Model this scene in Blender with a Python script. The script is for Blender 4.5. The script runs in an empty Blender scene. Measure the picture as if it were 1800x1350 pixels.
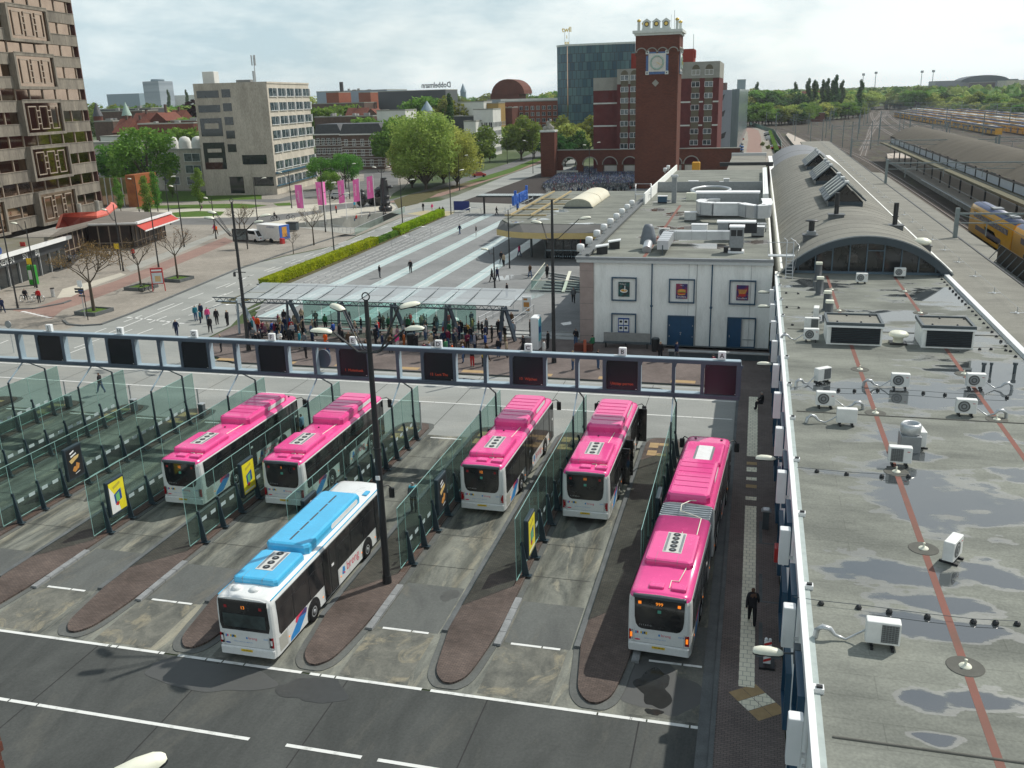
# Bus station seen from above: camera, sky and sun first, then ground, buses, station, street life, city and railway
import bpy,bmesh,math,random
from mathutils import Vector,Matrix
from math import sin,cos,pi,radians,hypot,atan2,sqrt
random.seed(7)
SC=bpy.context.scene;COL=SC.collection
FPX,PIT,ROL,YAW,CH=1614.5,.3026,.027927,-.261,21.8
_f=Vector((sin(YAW)*cos(PIT),cos(YAW)*cos(PIT),-sin(PIT)));_r=Vector((cos(YAW),-sin(YAW),0));_d=_f.cross(_r)
_r2=_r*cos(ROL)+_d*sin(ROL);_d2=_d*cos(ROL)-_r*sin(ROL)
cd=bpy.data.cameras.new('camera');cam=bpy.data.objects.new('camera',cd);COL.objects.link(cam)
cam.matrix_world=Matrix(((_r2 .x,-_d2 .x,-_f.x,0),(_r2 .y,-_d2 .y,-_f.y,0),(_r2 .z,-_d2 .z,-_f.z,CH),(0,0,0,1)))
cd.sensor_width=36;cd.lens=FPX/1800*36;cd.clip_end=12000;cd.clip_start=.3
SC.camera=cam
def ray(x,y):return _r2*((x-900)/FPX)+_d2*((y-675)/FPX)+_f
def G(x,y,z=0.):
 d=ray(x,y);t=(z-CH)/d.z;return Vector((d.x*t,d.y*t,z))
def AT(x,y,Y):
 d=ray(x,y);t=Y/d.y;return Vector((d.x*t,Y,CH+d.z*t))
SUN_EL,SUN_AZ=radians(48),radians(41)
W=bpy.data.worlds.new('World');SC.world=W;W.use_nodes=True
nt=W.node_tree;nt.nodes.clear()
N=nt.nodes.new;L=nt.links.new
out=N('ShaderNodeOutputWorld');bg=N('ShaderNodeBackground');bg.inputs[1].default_value=.1
sky=N('ShaderNodeTexSky');sky.sky_type='NISHITA';sky.sun_disc=False;sky.sun_elevation=SUN_EL;sky.sun_rotation=SUN_AZ
sky.air_density=1.0;sky.dust_density=.8;sky.ozone_density=1.2
tc=N('ShaderNodeTexCoord');mp=N('ShaderNodeMapping');mp.inputs['Scale'].default_value=(1,1,3.2);mp.inputs['Location'].default_value=(.3,.15,0)
nz=N('ShaderNodeTexNoise');nz.inputs['Scale'].default_value=2.6;nz.inputs['Detail'].default_value=9;nz.inputs['Roughness'].default_value=.58;nz.inputs['Distortion'].default_value=.35
cr=N('ShaderNodeValToRGB');cr.color_ramp.elements[0].position=.3;cr.color_ramp.elements[1].position=.6
cr.color_ramp.elements[0].color=(.8,.8,.8,1);cr.color_ramp.elements[1].color=(1,1,1,1)
nz2=N('ShaderNodeTexNoise');nz2 .inputs['Scale'].default_value=5.5;nz2 .inputs['Detail'].default_value=8;nz2 .inputs['Roughness'].default_value=.6
cr2=N('ShaderNodeValToRGB');cr2 .color_ramp.elements[0].position=.3;cr2 .color_ramp.elements[1].position=.64
cr2 .color_ramp.elements[0].color=(5.9,7.5,8.1,1);cr2 .color_ramp.elements[1].color=(10.8,11.5,11.3,1)
mx=N('ShaderNodeMix');mx.data_type='RGBA'
sxw=N('ShaderNodeSeparateXYZ');L(tc.outputs['Generated'],mp.inputs[0]);L(mp.outputs[0],nz.inputs['Vector']);L(nz.outputs[0],cr.inputs[0])
L(mp.outputs[0],nz2 .inputs['Vector']);L(tc.outputs['Generated'],sxw.inputs[0]);mdw=N('ShaderNodeMath');mdw.operation='MULTIPLY_ADD';mdw.inputs[1].default_value=.42;mdw.inputs[2].default_value=.09;L(sxw.outputs[0],mdw.inputs[0]);adw=N('ShaderNodeMath');L(mdw.outputs[0],adw.inputs[0]);L(nz2 .outputs[0],adw.inputs[1]);L(adw.outputs[0],cr2 .inputs[0])
zr_=N('ShaderNodeMapRange');zr_.inputs[1].default_value=.2;zr_.inputs[2].default_value=.6;zr_.inputs[3].default_value=1;zr_.inputs[4].default_value=.42;L(sxw.outputs[2],zr_.inputs[0]);zm_=N('ShaderNodeMath');zm_.operation='MULTIPLY';L(zr_.outputs[0],zm_.inputs[0]);L(cr.outputs[0],zm_.inputs[1]);L(zm_.outputs[0],mx.inputs[0]);L(sky.outputs[0],mx.inputs[6]);L(cr2 .outputs[0],mx.inputs[7])
L(mx.outputs[2],bg.inputs[0]);L(bg.outputs[0],out.inputs[0])
sl=bpy.data.lights.new('sun','SUN');sl.energy=4.2;sl.angle=radians(.6);sl.color=(1,.955,.88)
so=bpy.data.objects.new('sun',sl);COL.objects.link(so)
_s=Vector((sin(SUN_AZ)*cos(SUN_EL),cos(SUN_AZ)*cos(SUN_EL),sin(SUN_EL)))
so.rotation_euler=_s.to_track_quat('Z','Y').to_euler();so.location=(30,40,80)
SC.view_settings.view_transform='Standard';SC.view_settings.look='None';SC.view_settings.gamma=1;SC.view_settings.exposure=-.08
SC.render.engine='CYCLES'
class MB:
 def __init__(s):s.v=[];s.f=[];s.m=[];s.s=[];s.M=None
 def add(s,vs,fs,m=0,sm=False):
  b=len(s.v)
  if s.M is not None:vs=[s.M@Vector(v)for v in vs]
  s.v.extend([tuple(v)for v in vs]);s.f.extend([tuple(b+i for i in f)for f in fs]);s.m.extend([m]*len(fs));s.s.extend([sm]*len(fs));return s
 def box(s,x0,x1,y0,y1,z0,z1,m=0):
  if x0>x1:x0,x1=x1,x0
  if y0>y1:y0,y1=y1,y0
  if z0>z1:z0,z1=z1,z0
  return s.add([(x0,y0,z0),(x1,y0,z0),(x1,y1,z0),(x0,y1,z0),(x0,y0,z1),(x1,y0,z1),(x1,y1,z1),(x0,y1,z1)],[(3,2,1,0),(4,5,6,7),(0,1,5,4),(1,2,6,5),(2,3,7,6),(3,0,4,7)],m)
 def bbox(s,x0,x1,y0,y1,z0,z1,b=.05,m=0,sm=False):
  def ring(i,z):return[(x0+i,y0+i+b,z),(x0+i+b,y0+i,z),(x1-i-b,y0+i,z),(x1-i,y0+i+b,z),(x1-i,y1-i-b,z),(x1-i-b,y1-i,z),(x0+i+b,y1-i,z),(x0+i,y1-i-b,z)]
  R=ring(0,z0)+ring(0,z1-b)+ring(b*.3,z1-b*.3)+ring(b,z1);fs=[tuple(range(7,-1,-1)),tuple(range(24,32))]
  for k in range(3):
   for i in range(8):j=(i+1)%8;fs.append((8*k+i,8*k+j,8*k+8+j,8*k+8+i))
  return s.add(R,fs,m,sm)
 def bar(s,p,q,w,h=None,m=0,up=(0,0,1)):
  p=Vector(p);q=Vector(q);h=h or w;d=(q-p).normalized();u=Vector(up)
  if abs(d.dot(u))>.97:u=Vector((0,1,0))
  a=d.cross(u).normalized()*w/2;b=a.cross(d).normalized()*h/2
  vs=[p-a-b,p+a-b,p+a+b,p-a+b,q-a-b,q+a-b,q+a+b,q-a+b]
  return s.add(vs,[(0,1,2,3),(7,6,5,4),(1,0,4,5),(2,1,5,6),(3,2,6,7),(0,3,7,4)],m)
 def tube(s,pts,r,n=8,m=0,cap=True):
  pts=[Vector(p)for p in pts];rs=r if isinstance(r,(list,tuple))else[r]*len(pts);vs=[];fs=[]
  for i,p in enumerate(pts):
   d=(pts[min(i+1,len(pts)-1)]-pts[max(i-1,0)]).normalized()
   u=Vector((0,0,1))if abs(d.z)<.9 else Vector((0,1,0))
   a=d.cross(u).normalized();b=a.cross(d).normalized()
   for k in range(n):t=2*pi*k/n;vs.append(p+a*cos(t)*rs[i]+b*sin(t)*rs[i])
  for i in range(len(pts)-1):
   for k in range(n):j=(k+1)%n;fs.append((i*n+k,i*n+j,i*n+n+j,i*n+n+k))
  s.add(vs,fs,m,True)
  if cap:s.add(vs[:n],[tuple(range(n-1,-1,-1))],m);s.add(vs[-n:],[tuple(range(n))],m)
  return s
 def cyl(s,x,y,z0,z1,r0,r1=None,n=16,m=0,cap=True):return s.lathe(x,y,[(r0,z0),(r0 if r1 is None else r1,z1)],n,m,cap)
 def lathe(s,x,y,prof,n=16,m=0,cap=True):
  vs=[];fs=[]
  for r,z in prof:
   for k in range(n):t=2*pi*k/n;vs.append((x+r*cos(t),y+r*sin(t),z))
  for i in range(len(prof)-1):
   for k in range(n):j=(k+1)%n;fs.append((i*n+k,i*n+j,i*n+n+j,i*n+n+k))
  s.add(vs,fs,m,True)
  if cap:s.add(vs[:n],[tuple(range(n-1,-1,-1))],m);s.add(vs[-n:],[tuple(range(n))],m)
  return s
 def prism(s,poly,z0,z1,m=0,mt=None,bottom=True):
  n=len(poly);A=sum(poly[i][0]*poly[(i+1)%n][1]-poly[(i+1)%n][0]*poly[i][1]for i in range(n))
  if A<0:poly=poly[::-1]
  vs=[(p[0],p[1],z0)for p in poly]+[(p[0],p[1],z1)for p in poly]
  s.add(vs,[(i,(i+1)%n,n+(i+1)%n,n+i)for i in range(n)],m)
  s.add(vs[n:],[tuple(range(n))],m if mt is None else mt)
  if bottom:s.add(vs[:n],[tuple(range(n-1,-1,-1))],m)
  return s
 def ext(s,poly,ax,a,b,m=0,sm=False):
  n=len(poly)
  P=(lambda u,v,t:(t,u,v))if ax=='x'else(lambda u,v,t:(u,t,v))
  vs=[P(u,v,a)for u,v in poly]+[P(u,v,b)for u,v in poly]
  s.add(vs,[(i,(i+1)%n,n+(i+1)%n,n+i)for i in range(n)],m,sm)
  return s.add(vs,[tuple(range(n-1,-1,-1)),tuple(range(n,2*n))],m)
 def quad(s,a,b,c,d,m=0):return s.add([a,b,c,d],[(0,1,2,3)],m)
 def sph(s,c,r,n=10,k=6,m=0,sz=1.):
  pr=[(r*sin(pi*(i+.001)/k*.998),c[2]-r*sz*cos(pi*i/k))for i in range(k+1)]
  return s.lathe(c[0],c[1],pr,n,m,False)
 def text(s,body,size,M_,m=0,ext=.0,align='CENTER',wide=1.,bold=0.):
  key=(body,ext,align,bold)
  if key not in _TX:
   c=bpy.data.curves.new('t','FONT');c.body=body;c.size=1;c.extrude=ext;c.align_x=align;c.align_y='CENTER';c.resolution_u=2;c.offset=bold
   o=bpy.data.objects.new('t',c);me=o.to_mesh()
   _TX[key]=([v.co.copy()for v in me.vertices],[tuple(p.vertices)for p in me.polygons]);o.to_mesh_clear()
   bpy.data.objects.remove(o);bpy.data.curves.remove(c)
  vs,fs=_TX[key]
  return s.add([M_@Vector((v.x*size*wide,v.y*size,v.z*size))for v in vs],fs,m)
 def build(s,name,mats,parent=None,loc=None,rot=None):
  me=bpy.data.meshes.new(name);me.from_pydata(s.v,[],s.f);mats=mats if isinstance(mats,(list,tuple))else[mats]
  for k in mats:me.materials.append(k)
  me.polygons.foreach_set('material_index',s.m);me.polygons.foreach_set('use_smooth',s.s);me.update()
  o=bpy.data.objects.new(name,me);COL.objects.link(o)
  if parent is not None:o.parent=parent
  if loc is not None:o.location=loc
  if rot is not None:o.rotation_euler=(0,0,rot)
  return o
_TX={}
FR=lambda x,y,z:Matrix(((1,0,0,x),(0,0,-1,y),(0,1,0,z),(0,0,0,1)))
SR=lambda x,y,z:Matrix(((0,0,1,x),(1,0,0,y),(0,1,0,z),(0,0,0,1)))
def tag(o,label=None,cat=None,group=None,kind=None):
 if label:o['label']=label
 if cat:o['category']=cat
 if group:o['group']=group
 if kind:o['kind']=kind
 return o
def thing(name,label,cat,loc=(0,0,0),rz=0.,group=None,kind=None):
 o=bpy.data.objects.new(name,None);COL.objects.link(o);o.location=loc;o.rotation_euler=(0,0,rz);o.empty_display_size=.3
 return tag(o,label,cat,group,kind)
KIDS={}
def dup(o,loc=None,rz=None,label=None,group=None,scale=None,top=True):
 c=o.copy();COL.objects.link(c)
 if top:
  if loc is not None:c.location=loc
  if rz is not None:c.rotation_euler=(0,0,rz)
  if scale is not None:c.scale=scale if isinstance(scale,(tuple,list))else(scale,)*3
  if label:c['label']=label
  if group:c['group']=group
 for ch in list(KIDS.get(o.name,o.children)):
  k=dup(ch,top=False);k.parent=c
 return c
MATS={}
def newmat(name):
 m=bpy.data.materials.new(name);m.use_nodes=True;t=m.node_tree;return m,t,t.nodes['Principled BSDF']
def mat(name,c,c2=None,rough=.65,scale=3.,stretch=(1,1,1),metal=0.,bump=0.,detail=6,pos=True,lo=.3,hi=.7,spec=.5,rvar=0.,coat=0.,fine=0.,world=True):
 if name in MATS:return MATS[name]
 m,t,b=newmat(name);c2=c2 or tuple(k*.8 for k in c)
 N,L=t.nodes.new,t.links.new
 tcn=N('ShaderNodeNewGeometry')if world else N('ShaderNodeTexCoord');mp=N('ShaderNodeMapping');mp.inputs['Scale'].default_value=stretch
 L(tcn.outputs['Position'if world else 'Object'],mp.inputs[0])
 n=N('ShaderNodeTexNoise');n.inputs['Scale'].default_value=scale;n.inputs['Detail'].default_value=detail;n.inputs['Roughness'].default_value=.6
 L(mp.outputs[0],n.inputs['Vector'])
 r=N('ShaderNodeValToRGB');r.color_ramp.elements[0].position=lo;r.color_ramp.elements[1].position=hi
 r.color_ramp.elements[0].color=(*c2,1);r.color_ramp.elements[1].color=(*c,1);L(n.outputs[0],r.inputs[0]);col=r.outputs[0]
 if fine:
  n2=N('ShaderNodeTexNoise');n2 .inputs['Scale'].default_value=scale*14;n2 .inputs['Detail'].default_value=3;L(mp.outputs[0],n2 .inputs['Vector'])
  mr=N('ShaderNodeMapRange');mr.inputs[1].default_value=.3;mr.inputs[2].default_value=.7;mr.inputs[3].default_value=1-fine;mr.inputs[4].default_value=1+fine*.5;L(n2 .outputs[0],mr.inputs[0])
  mm=N('ShaderNodeVectorMath');mm.operation='SCALE';L(col,mm.inputs[0]);L(mr.outputs[0],mm.inputs['Scale']);col=mm.outputs[0]
 L(col,b.inputs['Base Color']);b.inputs['Metallic'].default_value=metal;b.inputs['Specular IOR Level'].default_value=spec if rough<.75 else min(spec,.12);b.inputs['Roughness'].default_value=rough
 b.inputs['Coat Weight'].default_value=coat;b.inputs['Coat Roughness'].default_value=.05
 if rvar:
  mr=N('ShaderNodeMapRange');mr.inputs[3].default_value=rough-rvar;mr.inputs[4].default_value=rough+rvar;L(n.outputs[0],mr.inputs[0]);L(mr.outputs[0],b.inputs['Roughness'])
 if bump:
  bp=N('ShaderNodeBump');bp.inputs['Strength'].default_value=bump;bp.inputs['Distance'].default_value=.03;L(n.outputs[0],bp.inputs['Height']);L(bp.outputs[0],b.inputs['Normal'])
 MATS[name]=m;return m
def brick(name,c1,c2,mortar,bw=.22,bh=.07,ms=.012,rough=.8,axis='xy',off=.5,big=.25,bscale=.15):
 if name in MATS:return MATS[name]
 m,t,b=newmat(name);N,L=t.nodes.new,t.links.new
 g=N('ShaderNodeNewGeometry');sp=N('ShaderNodeSeparateXYZ');L(g.outputs['Position'],sp.inputs[0]);cb=N('ShaderNodeCombineXYZ')
 if axis=='xy':L(sp.outputs[0],cb.inputs[0]);L(sp.outputs[1],cb.inputs[1])
 else:
  ad=N('ShaderNodeMath');L(sp.outputs[0],ad.inputs[0]);L(sp.outputs[1],ad.inputs[1]);L(ad.outputs[0],cb.inputs[0]);L(sp.outputs[2],cb.inputs[1])
 k=N('ShaderNodeTexBrick');k.inputs['Scale'].default_value=1;k.inputs['Color1'].default_value=(*c1,1);k.inputs['Color2'].default_value=(*c2,1);k.inputs['Mortar'].default_value=(*mortar,1)
 k.inputs['Mortar Size'].default_value=ms;k.inputs['Brick Width'].default_value=bw;k.inputs['Row Height'].default_value=bh;k.offset=off;L(cb.outputs[0],k.inputs['Vector'])
 n=N('ShaderNodeTexNoise');n.inputs['Scale'].default_value=bscale;n.inputs['Detail'].default_value=8;n.inputs['Roughness'].default_value=.7;L(g.outputs['Position'],n.inputs['Vector'])
 mr=N('ShaderNodeMapRange');mr.inputs[1].default_value=.3;mr.inputs[2].default_value=.7;mr.inputs[3].default_value=1-big;mr.inputs[4].default_value=1+big;L(n.outputs[0],mr.inputs[0])
 mm=N('ShaderNodeVectorMath');mm.operation='SCALE';L(k.outputs[0],mm.inputs[0]);L(mr.outputs[0],mm.inputs['Scale']);L(mm.outputs[0],b.inputs['Base Color']);b.inputs['Roughness'].default_value=rough;b.inputs['Specular IOR Level'].default_value=.12
 MATS[name]=m;return m
def glass(name,c,alpha=.3,rough=.03,refl=.5,body=.5):
 if name in MATS:return MATS[name]
 m,t,b=newmat(name);N,L=t.nodes.new,t.links.new
 tr=N('ShaderNodeBsdfTransparent');tr.inputs[0].default_value=(*c,1);mxs=N('ShaderNodeMixShader');mxs.inputs[0].default_value=alpha
 b.inputs['Base Color'].default_value=(c[0]*body,c[1]*body,c[2]*body,1);b.inputs['Roughness'].default_value=rough;b.inputs['Specular IOR Level'].default_value=refl
 L(tr.outputs[0],mxs.inputs[1]);L(b.outputs[0],mxs.inputs[2]);L(mxs.outputs[0],t.nodes['Material Output'].inputs[0]);MATS[name]=m;return m
def emit(name,c,s=1.):
 if name in MATS:return MATS[name]
 m,t,b=newmat(name);b.inputs['Base Color'].default_value=(*[k*.3 for k in c],1);b.inputs['Emission Color'].default_value=(*c,1);b.inputs['Emission Strength'].default_value=s;MATS[name]=m;return m
def paint(name,c,rough=.35,coat=.3,metal=0.):return mat(name,c,tuple(k*.86 for k in c),rough=rough,coat=coat,metal=metal,scale=1.1,world=False,rvar=.1,fine=.05)
black=mat('black steel',(.018,.02,.022),rough=.45,scale=5);dgrey=mat('dark grey steel',(.07,.09,.1),rough=.45,scale=5)
grey=mat('grey metal',(.28,.3,.31),rough=.4,metal=.4,scale=4);galv=mat('galvanised metal',(.55,.57,.57),(.42,.44,.45),rough=.35,metal=.55,scale=6)
white=mat('white paint',(.78,.79,.78),(.68,.69,.67),rough=.45,scale=2.5);cream=mat('cream lamp shell',(.8,.8,.66),(.68,.68,.55),rough=.4,scale=3)
dwin=mat('dark window glass',(.02,.027,.03),(.01,.014,.016),rough=.06,spec=.8,scale=.7)
lwin=mat('pale window glass',(.1,.13,.14),(.03,.045,.05),rough=.08,spec=.8,scale=.9,lo=.42,hi=.58)
rubber=mat('rubber',(.018,.018,.018),rough=.85);redp=paint('red paint',(.5,.03,.03));yel=mat('yellow',(.8,.55,.02),rough=.5);bluep=mat('blue paint',(.01,.07,.3),rough=.5)
conc=mat('concrete',(.42,.4,.35),(.27,.26,.23),rough=.85,scale=.8,bump=.2,fine=.15)
from mathutils.geometry import tessellate_polygon
def sheet(name,poly,z,m,holes=(),kind='structure',label=None,cat=None):
 lp=[[Vector((p[0],p[1],0))for p in poly]]+[[Vector((p[0],p[1],0))for p in h]for h in holes]
 tr=tessellate_polygon(lp);flat=[v for l in lp for v in l];mb=MB();vs=[(v.x,v.y,z)for v in flat];fs=[]
 for t in tr:
  a,b,c=[flat[i]for i in t];A=(b-a).cross(c-a).z
  fs.append(tuple(t)if A>0 else tuple(t[::-1]))
 mb.add(vs,fs);o=mb.build(name,m);tag(o,label,cat,kind=kind);return o
def gp(pts,z=0):return[tuple(G(x,y,z))[:2]for x,y in pts]
def rect(x0,x1,y0,y1):return[(x0,y0),(x1,y0),(x1,y1),(x0,y1)]
def ground_mat(name,base,dark,beige,stretch,rough=.85,s=.35,tint=.5,joint=0,wet=0.):
 if name in MATS:return MATS[name]
 m,t,b=newmat(name);N,L=t.nodes.new,t.links.new
 g=N('ShaderNodeNewGeometry');mp=N('ShaderNodeMapping');mp.inputs['Scale'].default_value=stretch;L(g.outputs['Position'],mp.inputs[0])
 def nz(sc,det,ro,vec,dist=0.):
  n=N('ShaderNodeTexNoise');n.inputs['Scale'].default_value=sc;n.inputs['Detail'].default_value=det;n.inputs['Roughness'].default_value=ro;n.inputs['Distortion'].default_value=dist;L(vec,n.inputs['Vector']);return n.outputs[0]
 def ramp(i,p0,c0,p1,c1):
  r=N('ShaderNodeValToRGB');r.color_ramp.elements[0].position=p0;r.color_ramp.elements[1].position=p1;r.color_ramp.elements[0].color=(*c0,1);r.color_ramp.elements[1].color=(*c1,1);L(i,r.inputs[0]);return r.outputs[0]
 a=ramp(nz(s,9,.68,mp.outputs[0],.6),.38,dark,.6,base)
 k=ramp(nz(s*.7,7,.72,mp.outputs[0],1.2),.53,(0,0,0),.64,(1,1,1))
 mx=N('ShaderNodeMix');mx.data_type='RGBA';mul=N('ShaderNodeMath');mul.operation='MULTIPLY';mul.inputs[1].default_value=tint
 L(k,mul.inputs[0]);L(mul.outputs[0],mx.inputs[0]);L(a,mx.inputs[6]);mx.inputs[7].default_value=(*beige,1)
 f=nz(9,4,.75,g.outputs['Position']);mr=N('ShaderNodeMapRange');mr.inputs[1].default_value=.3;mr.inputs[2].default_value=.7;mr.inputs[3].default_value=.84;mr.inputs[4].default_value=1.14;L(f,mr.inputs[0])
 mm=N('ShaderNodeVectorMath');mm.operation='SCALE';L(mx.outputs[2],mm.inputs[0]);L(mr.outputs[0],mm.inputs['Scale']);L(mm.outputs[0],b.inputs['Base Color'])
 f2=nz(.09,4,.6,g.outputs['Position']);mr2=N('ShaderNodeMapRange');mr2 .inputs[1].default_value=.3;mr2 .inputs[2].default_value=.7;mr2 .inputs[3].default_value=rough-.18;mr2 .inputs[4].default_value=rough+.1;L(f2,mr2 .inputs[0]);L(mr2 .outputs[0],b.inputs['Roughness'])
 bp=N('ShaderNodeBump');bp.inputs['Strength'].default_value=.25;bp.inputs['Distance'].default_value=.01;L(f,bp.inputs['Height']);L(bp.outputs[0],b.inputs['Normal']);b.inputs['Specular IOR Level'].default_value=.12
 MATS[name]=m;return m
m_asph=ground_mat('front asphalt',(.085,.09,.085),(.058,.062,.059),(.115,.115,.1),(1.3,.5,1),s=.22,tint=.5)
m_lane=ground_mat('lane concrete',(.2,.205,.175),(.085,.09,.082),(.31,.29,.22),(1.6,.38,1),s=.6,tint=.7)
mt_=m_lane.node_tree;bs_=mt_.nodes['Principled BSDF'];lk_=bs_.inputs['Base Color'].links[0].from_socket
def nd(op,a,b=None):
 n_=mt_.nodes.new('ShaderNodeMath');n_.operation=op
 for i_,v_ in enumerate((a,b)):
  if v_ is None:continue
  if isinstance(v_,(int,float)):n_.inputs[i_].default_value=v_
  else:mt_.links.new(v_,n_.inputs[i_])
 return n_.outputs[0]
gx_=mt_.nodes.new('ShaderNodeNewGeometry');sx_=mt_.nodes.new('ShaderNodeSeparateXYZ');mt_.links.new(gx_.outputs['Position'],sx_.inputs[0]);wn_=mt_.nodes.new('ShaderNodeTexNoise');wn_.inputs['Scale'].default_value=.35;mt_.links.new(gx_.outputs['Position'],wn_.inputs['Vector'])
f_=nd('ABSOLUTE',nd('SUBTRACT',nd('ABSOLUTE',nd('SUBTRACT',nd('FLOORED_MODULO',nd('ADD',nd('ADD',sx_.outputs[0],4.12+57.4),nd('MULTIPLY',wn_.outputs[0],.5)),5.74),2.1)),.95))
mr_=mt_.nodes.new('ShaderNodeMapRange');mr_.inputs[1].default_value=.08;mr_.inputs[2].default_value=.5;mr_.inputs[3].default_value=.68;mr_.inputs[4].default_value=1.1;mt_.links.new(f_,mr_.inputs[0]);sc_=mt_.nodes.new('ShaderNodeVectorMath');sc_.operation='SCALE';mt_.links.new(lk_,sc_.inputs[0]);mt_.links.new(mr_.outputs[0],sc_.inputs['Scale']);mt_.links.new(sc_.outputs[0],bs_.inputs['Base Color'])
m_road=ground_mat('light road',(.31,.32,.3),(.24,.25,.235),(.36,.35,.31),(.5,1.2,1),s=.12,tint=.4)
m_drv=ground_mat('driveway slabs',(.33,.33,.3),(.26,.265,.24),(.38,.365,.31),(1,1,1),s=.2,tint=.5)
m_brown=brick('brown clinker pavers',(.14,.108,.092),(.1,.08,.07),(.06,.05,.045),.21,.075,.01,big=.35,bscale=.4)
m_brownb=brick('brown platform pavers',(.19,.155,.14),(.15,.125,.115),(.08,.07,.065),.21,.1,.01,big=.3,bscale=.25)
m_grey=brick('grey pavers',(.31,.285,.245),(.26,.24,.205),(.2,.185,.16),.3,.3,.015,big=.25,bscale=.12)
m_plaza=brick('plaza pavers',(.25,.255,.25),(.215,.222,.22),(.17,.175,.175),.6,.3,.02,big=.22,bscale=.08)
m_strip=mat('pale green glass paving',(.44,.53,.51),(.35,.44,.43),rough=.3,scale=.8)
m_line=mat('road marking',(.66,.67,.64),(.42,.43,.4),rough=.7,scale=2.2,lo=.3,hi=.45)
m_kerb=mat('kerb stone',(.15,.16,.16),(.1,.108,.108),rough=.8,scale=1.2,fine=.15)
m_kerbl=mat('pale kerb stone',(.42,.43,.42),(.3,.31,.3),rough=.8,scale=1.2)
m_sand=mat('ochre tactile tile',(.42,.3,.16),(.34,.24,.13),rough=.85,scale=4)
m_tile=brick('cream guide tiles',(.82,.78,.62),(.74,.7,.55),(.35,.33,.26),.3,.3,.012,big=.15)
m_red=mat('red cycle asphalt',(.31,.21,.175),(.25,.17,.145),rough=.85,scale=.5,fine=.2)
m_grass=mat('lawn',(.1,.17,.03),(.06,.11,.02),rough=.9,scale=.6,fine=.4)
m_dirt=mat('verge soil',(.13,.11,.06),(.09,.09,.04),rough=.95,scale=.6,fine=.4)
m_square=ground_mat('pale square slabs',(.5,.47,.39),(.42,.4,.34),(.56,.52,.42),(1,1,1),s=.2,tint=.5)
m_ballast=ground_mat('railway ballast',(.07,.056,.043),(.04,.034,.027),(.085,.1,.04),(1,.25,1),s=.3,tint=.6)
m_city=ground_mat('city ground',(.09,.12,.05),(.05,.075,.03),(.2,.19,.17),(1,1,1),s=.02,tint=.8)
ramp_hole=gp([(506,397),(673,375),(709,373),(624,413)])
sheet('ground',rect(-3500,3500,-300,7000),-.03,m_city,[ramp_hole])
sheet('front_road',rect(-130,-.45,-60,28.42),0,m_asph)
sheet('lane_road',rect(-75,-.45,28.5,55.3),0,m_lane)
sheet('cross_road',[(-130,55.3),(-.45,55.3),(-.45,69.2),(-44,69.2),(-49,71.5),(-51.5,76),(-51.8,82),(-54.5,90),(-56,102),(-57.2,140),(-58.3,173),(-62,178),(-66.4,168),(-65,146),(-64.3,133),(-67.5,124),(-69.6,115),(-69,86),(-70.5,83),(-74,82),(-79,79),(-86,80.5),(-100,86),(-130,95)],0,m_road)
def patch(name,polys,z,m,kind='structure'):
 mb=MB()
 for p in polys:
  n=len(p);A=sum(p[i][0]*p[(i+1)%n][1]-p[(i+1)%n][0]*p[i][1]for i in range(n))
  if A<0:p=p[::-1]
  mb.add([(q[0],q[1],z)for q in p],[tuple(range(n))])
 return tag(mb.build(name,m),kind=kind)
m_seam=mat('road seam tar',(.045,.045,.045),rough=.9)
m_patch=ground_mat('repair asphalt',(.13,.137,.128),(.1,.105,.1),(.17,.16,.13),(1.3,.6,1),s=.4,tint=.5)
PITCH,XG0=5.74,-4.12
XG=[XG0-PITCH*k for k in range(11)]
pp=[]
for k in range(11):
 xl=XG[k]+.45;pp.append(rect(xl+.15,xl+2.95,32.25,35.1+(k%3)*.5))
patch('lane_repair_patches',pp,.004,m_patch)
m_stain=ground_mat('sandy stain',(.17,.17,.145),(.1,.103,.092),(.27,.245,.175),(1.1,.8,1),s=.9,tint=.8)
patch('lane_end_slabs',[rect(XG[k]+.45,XG[k]+3.3,28.7,32.1)for k in range(11)],.0035,m_stain)
seams=[]
for k in range(12):seams.append(rect(-.45-PITCH*k-2.72,-.45-PITCH*k-2.67,5,28.4))
for y in(37.9,41.2,44.6,48.1,51.3):
 for k in range(11):seams.append(rect(XG[k]+.5,XG[k]+3.3,y,y+.03))
for x in range(-70,-3,7):seams.append(rect(x,x+.04,55.6,69))
patch('road_seams',seams,.008,m_seam)
random.seed(3)
def blob(cx,cy,rx,ry,n=26,w=.25,seed=1):
 rr=random.Random(seed);ph=[rr.uniform(0,6.28)for _ in range(4)]
 return[(cx+rx*cos(t)*(1+w*(sin(2*t+ph[0])*.5+sin(3*t+ph[1])*.35+sin(5*t+ph[2])*.25+sin(9*t+ph[3])*.12)),cy+ry*sin(t)*(1+w*(sin(2*t+ph[0])*.5+sin(3*t+ph[1])*.35+sin(5*t+ph[2])*.25+sin(9*t+ph[3])*.12)))for t in[2*pi*i/n for i in range(n)]]
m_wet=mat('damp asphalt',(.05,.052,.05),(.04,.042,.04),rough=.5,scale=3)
m_fdark=mat('faintly darker asphalt',(.075,.078,.074),(.068,.07,.068),rough=.62,scale=3)
m_oil=mat('oil stained concrete',(.06,.06,.055),(.09,.09,.08),rough=.45,scale=2)
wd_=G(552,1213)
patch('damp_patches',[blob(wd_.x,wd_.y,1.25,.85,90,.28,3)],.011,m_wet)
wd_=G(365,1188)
patch('faint_dark_patches',[blob(wd_.x,wd_.y,2.6,1.0,80,.2,4)],.011,m_fdark)  # broad faint blotch, a little darker than the road asphalt
wc_=G(1150,1208)
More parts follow.
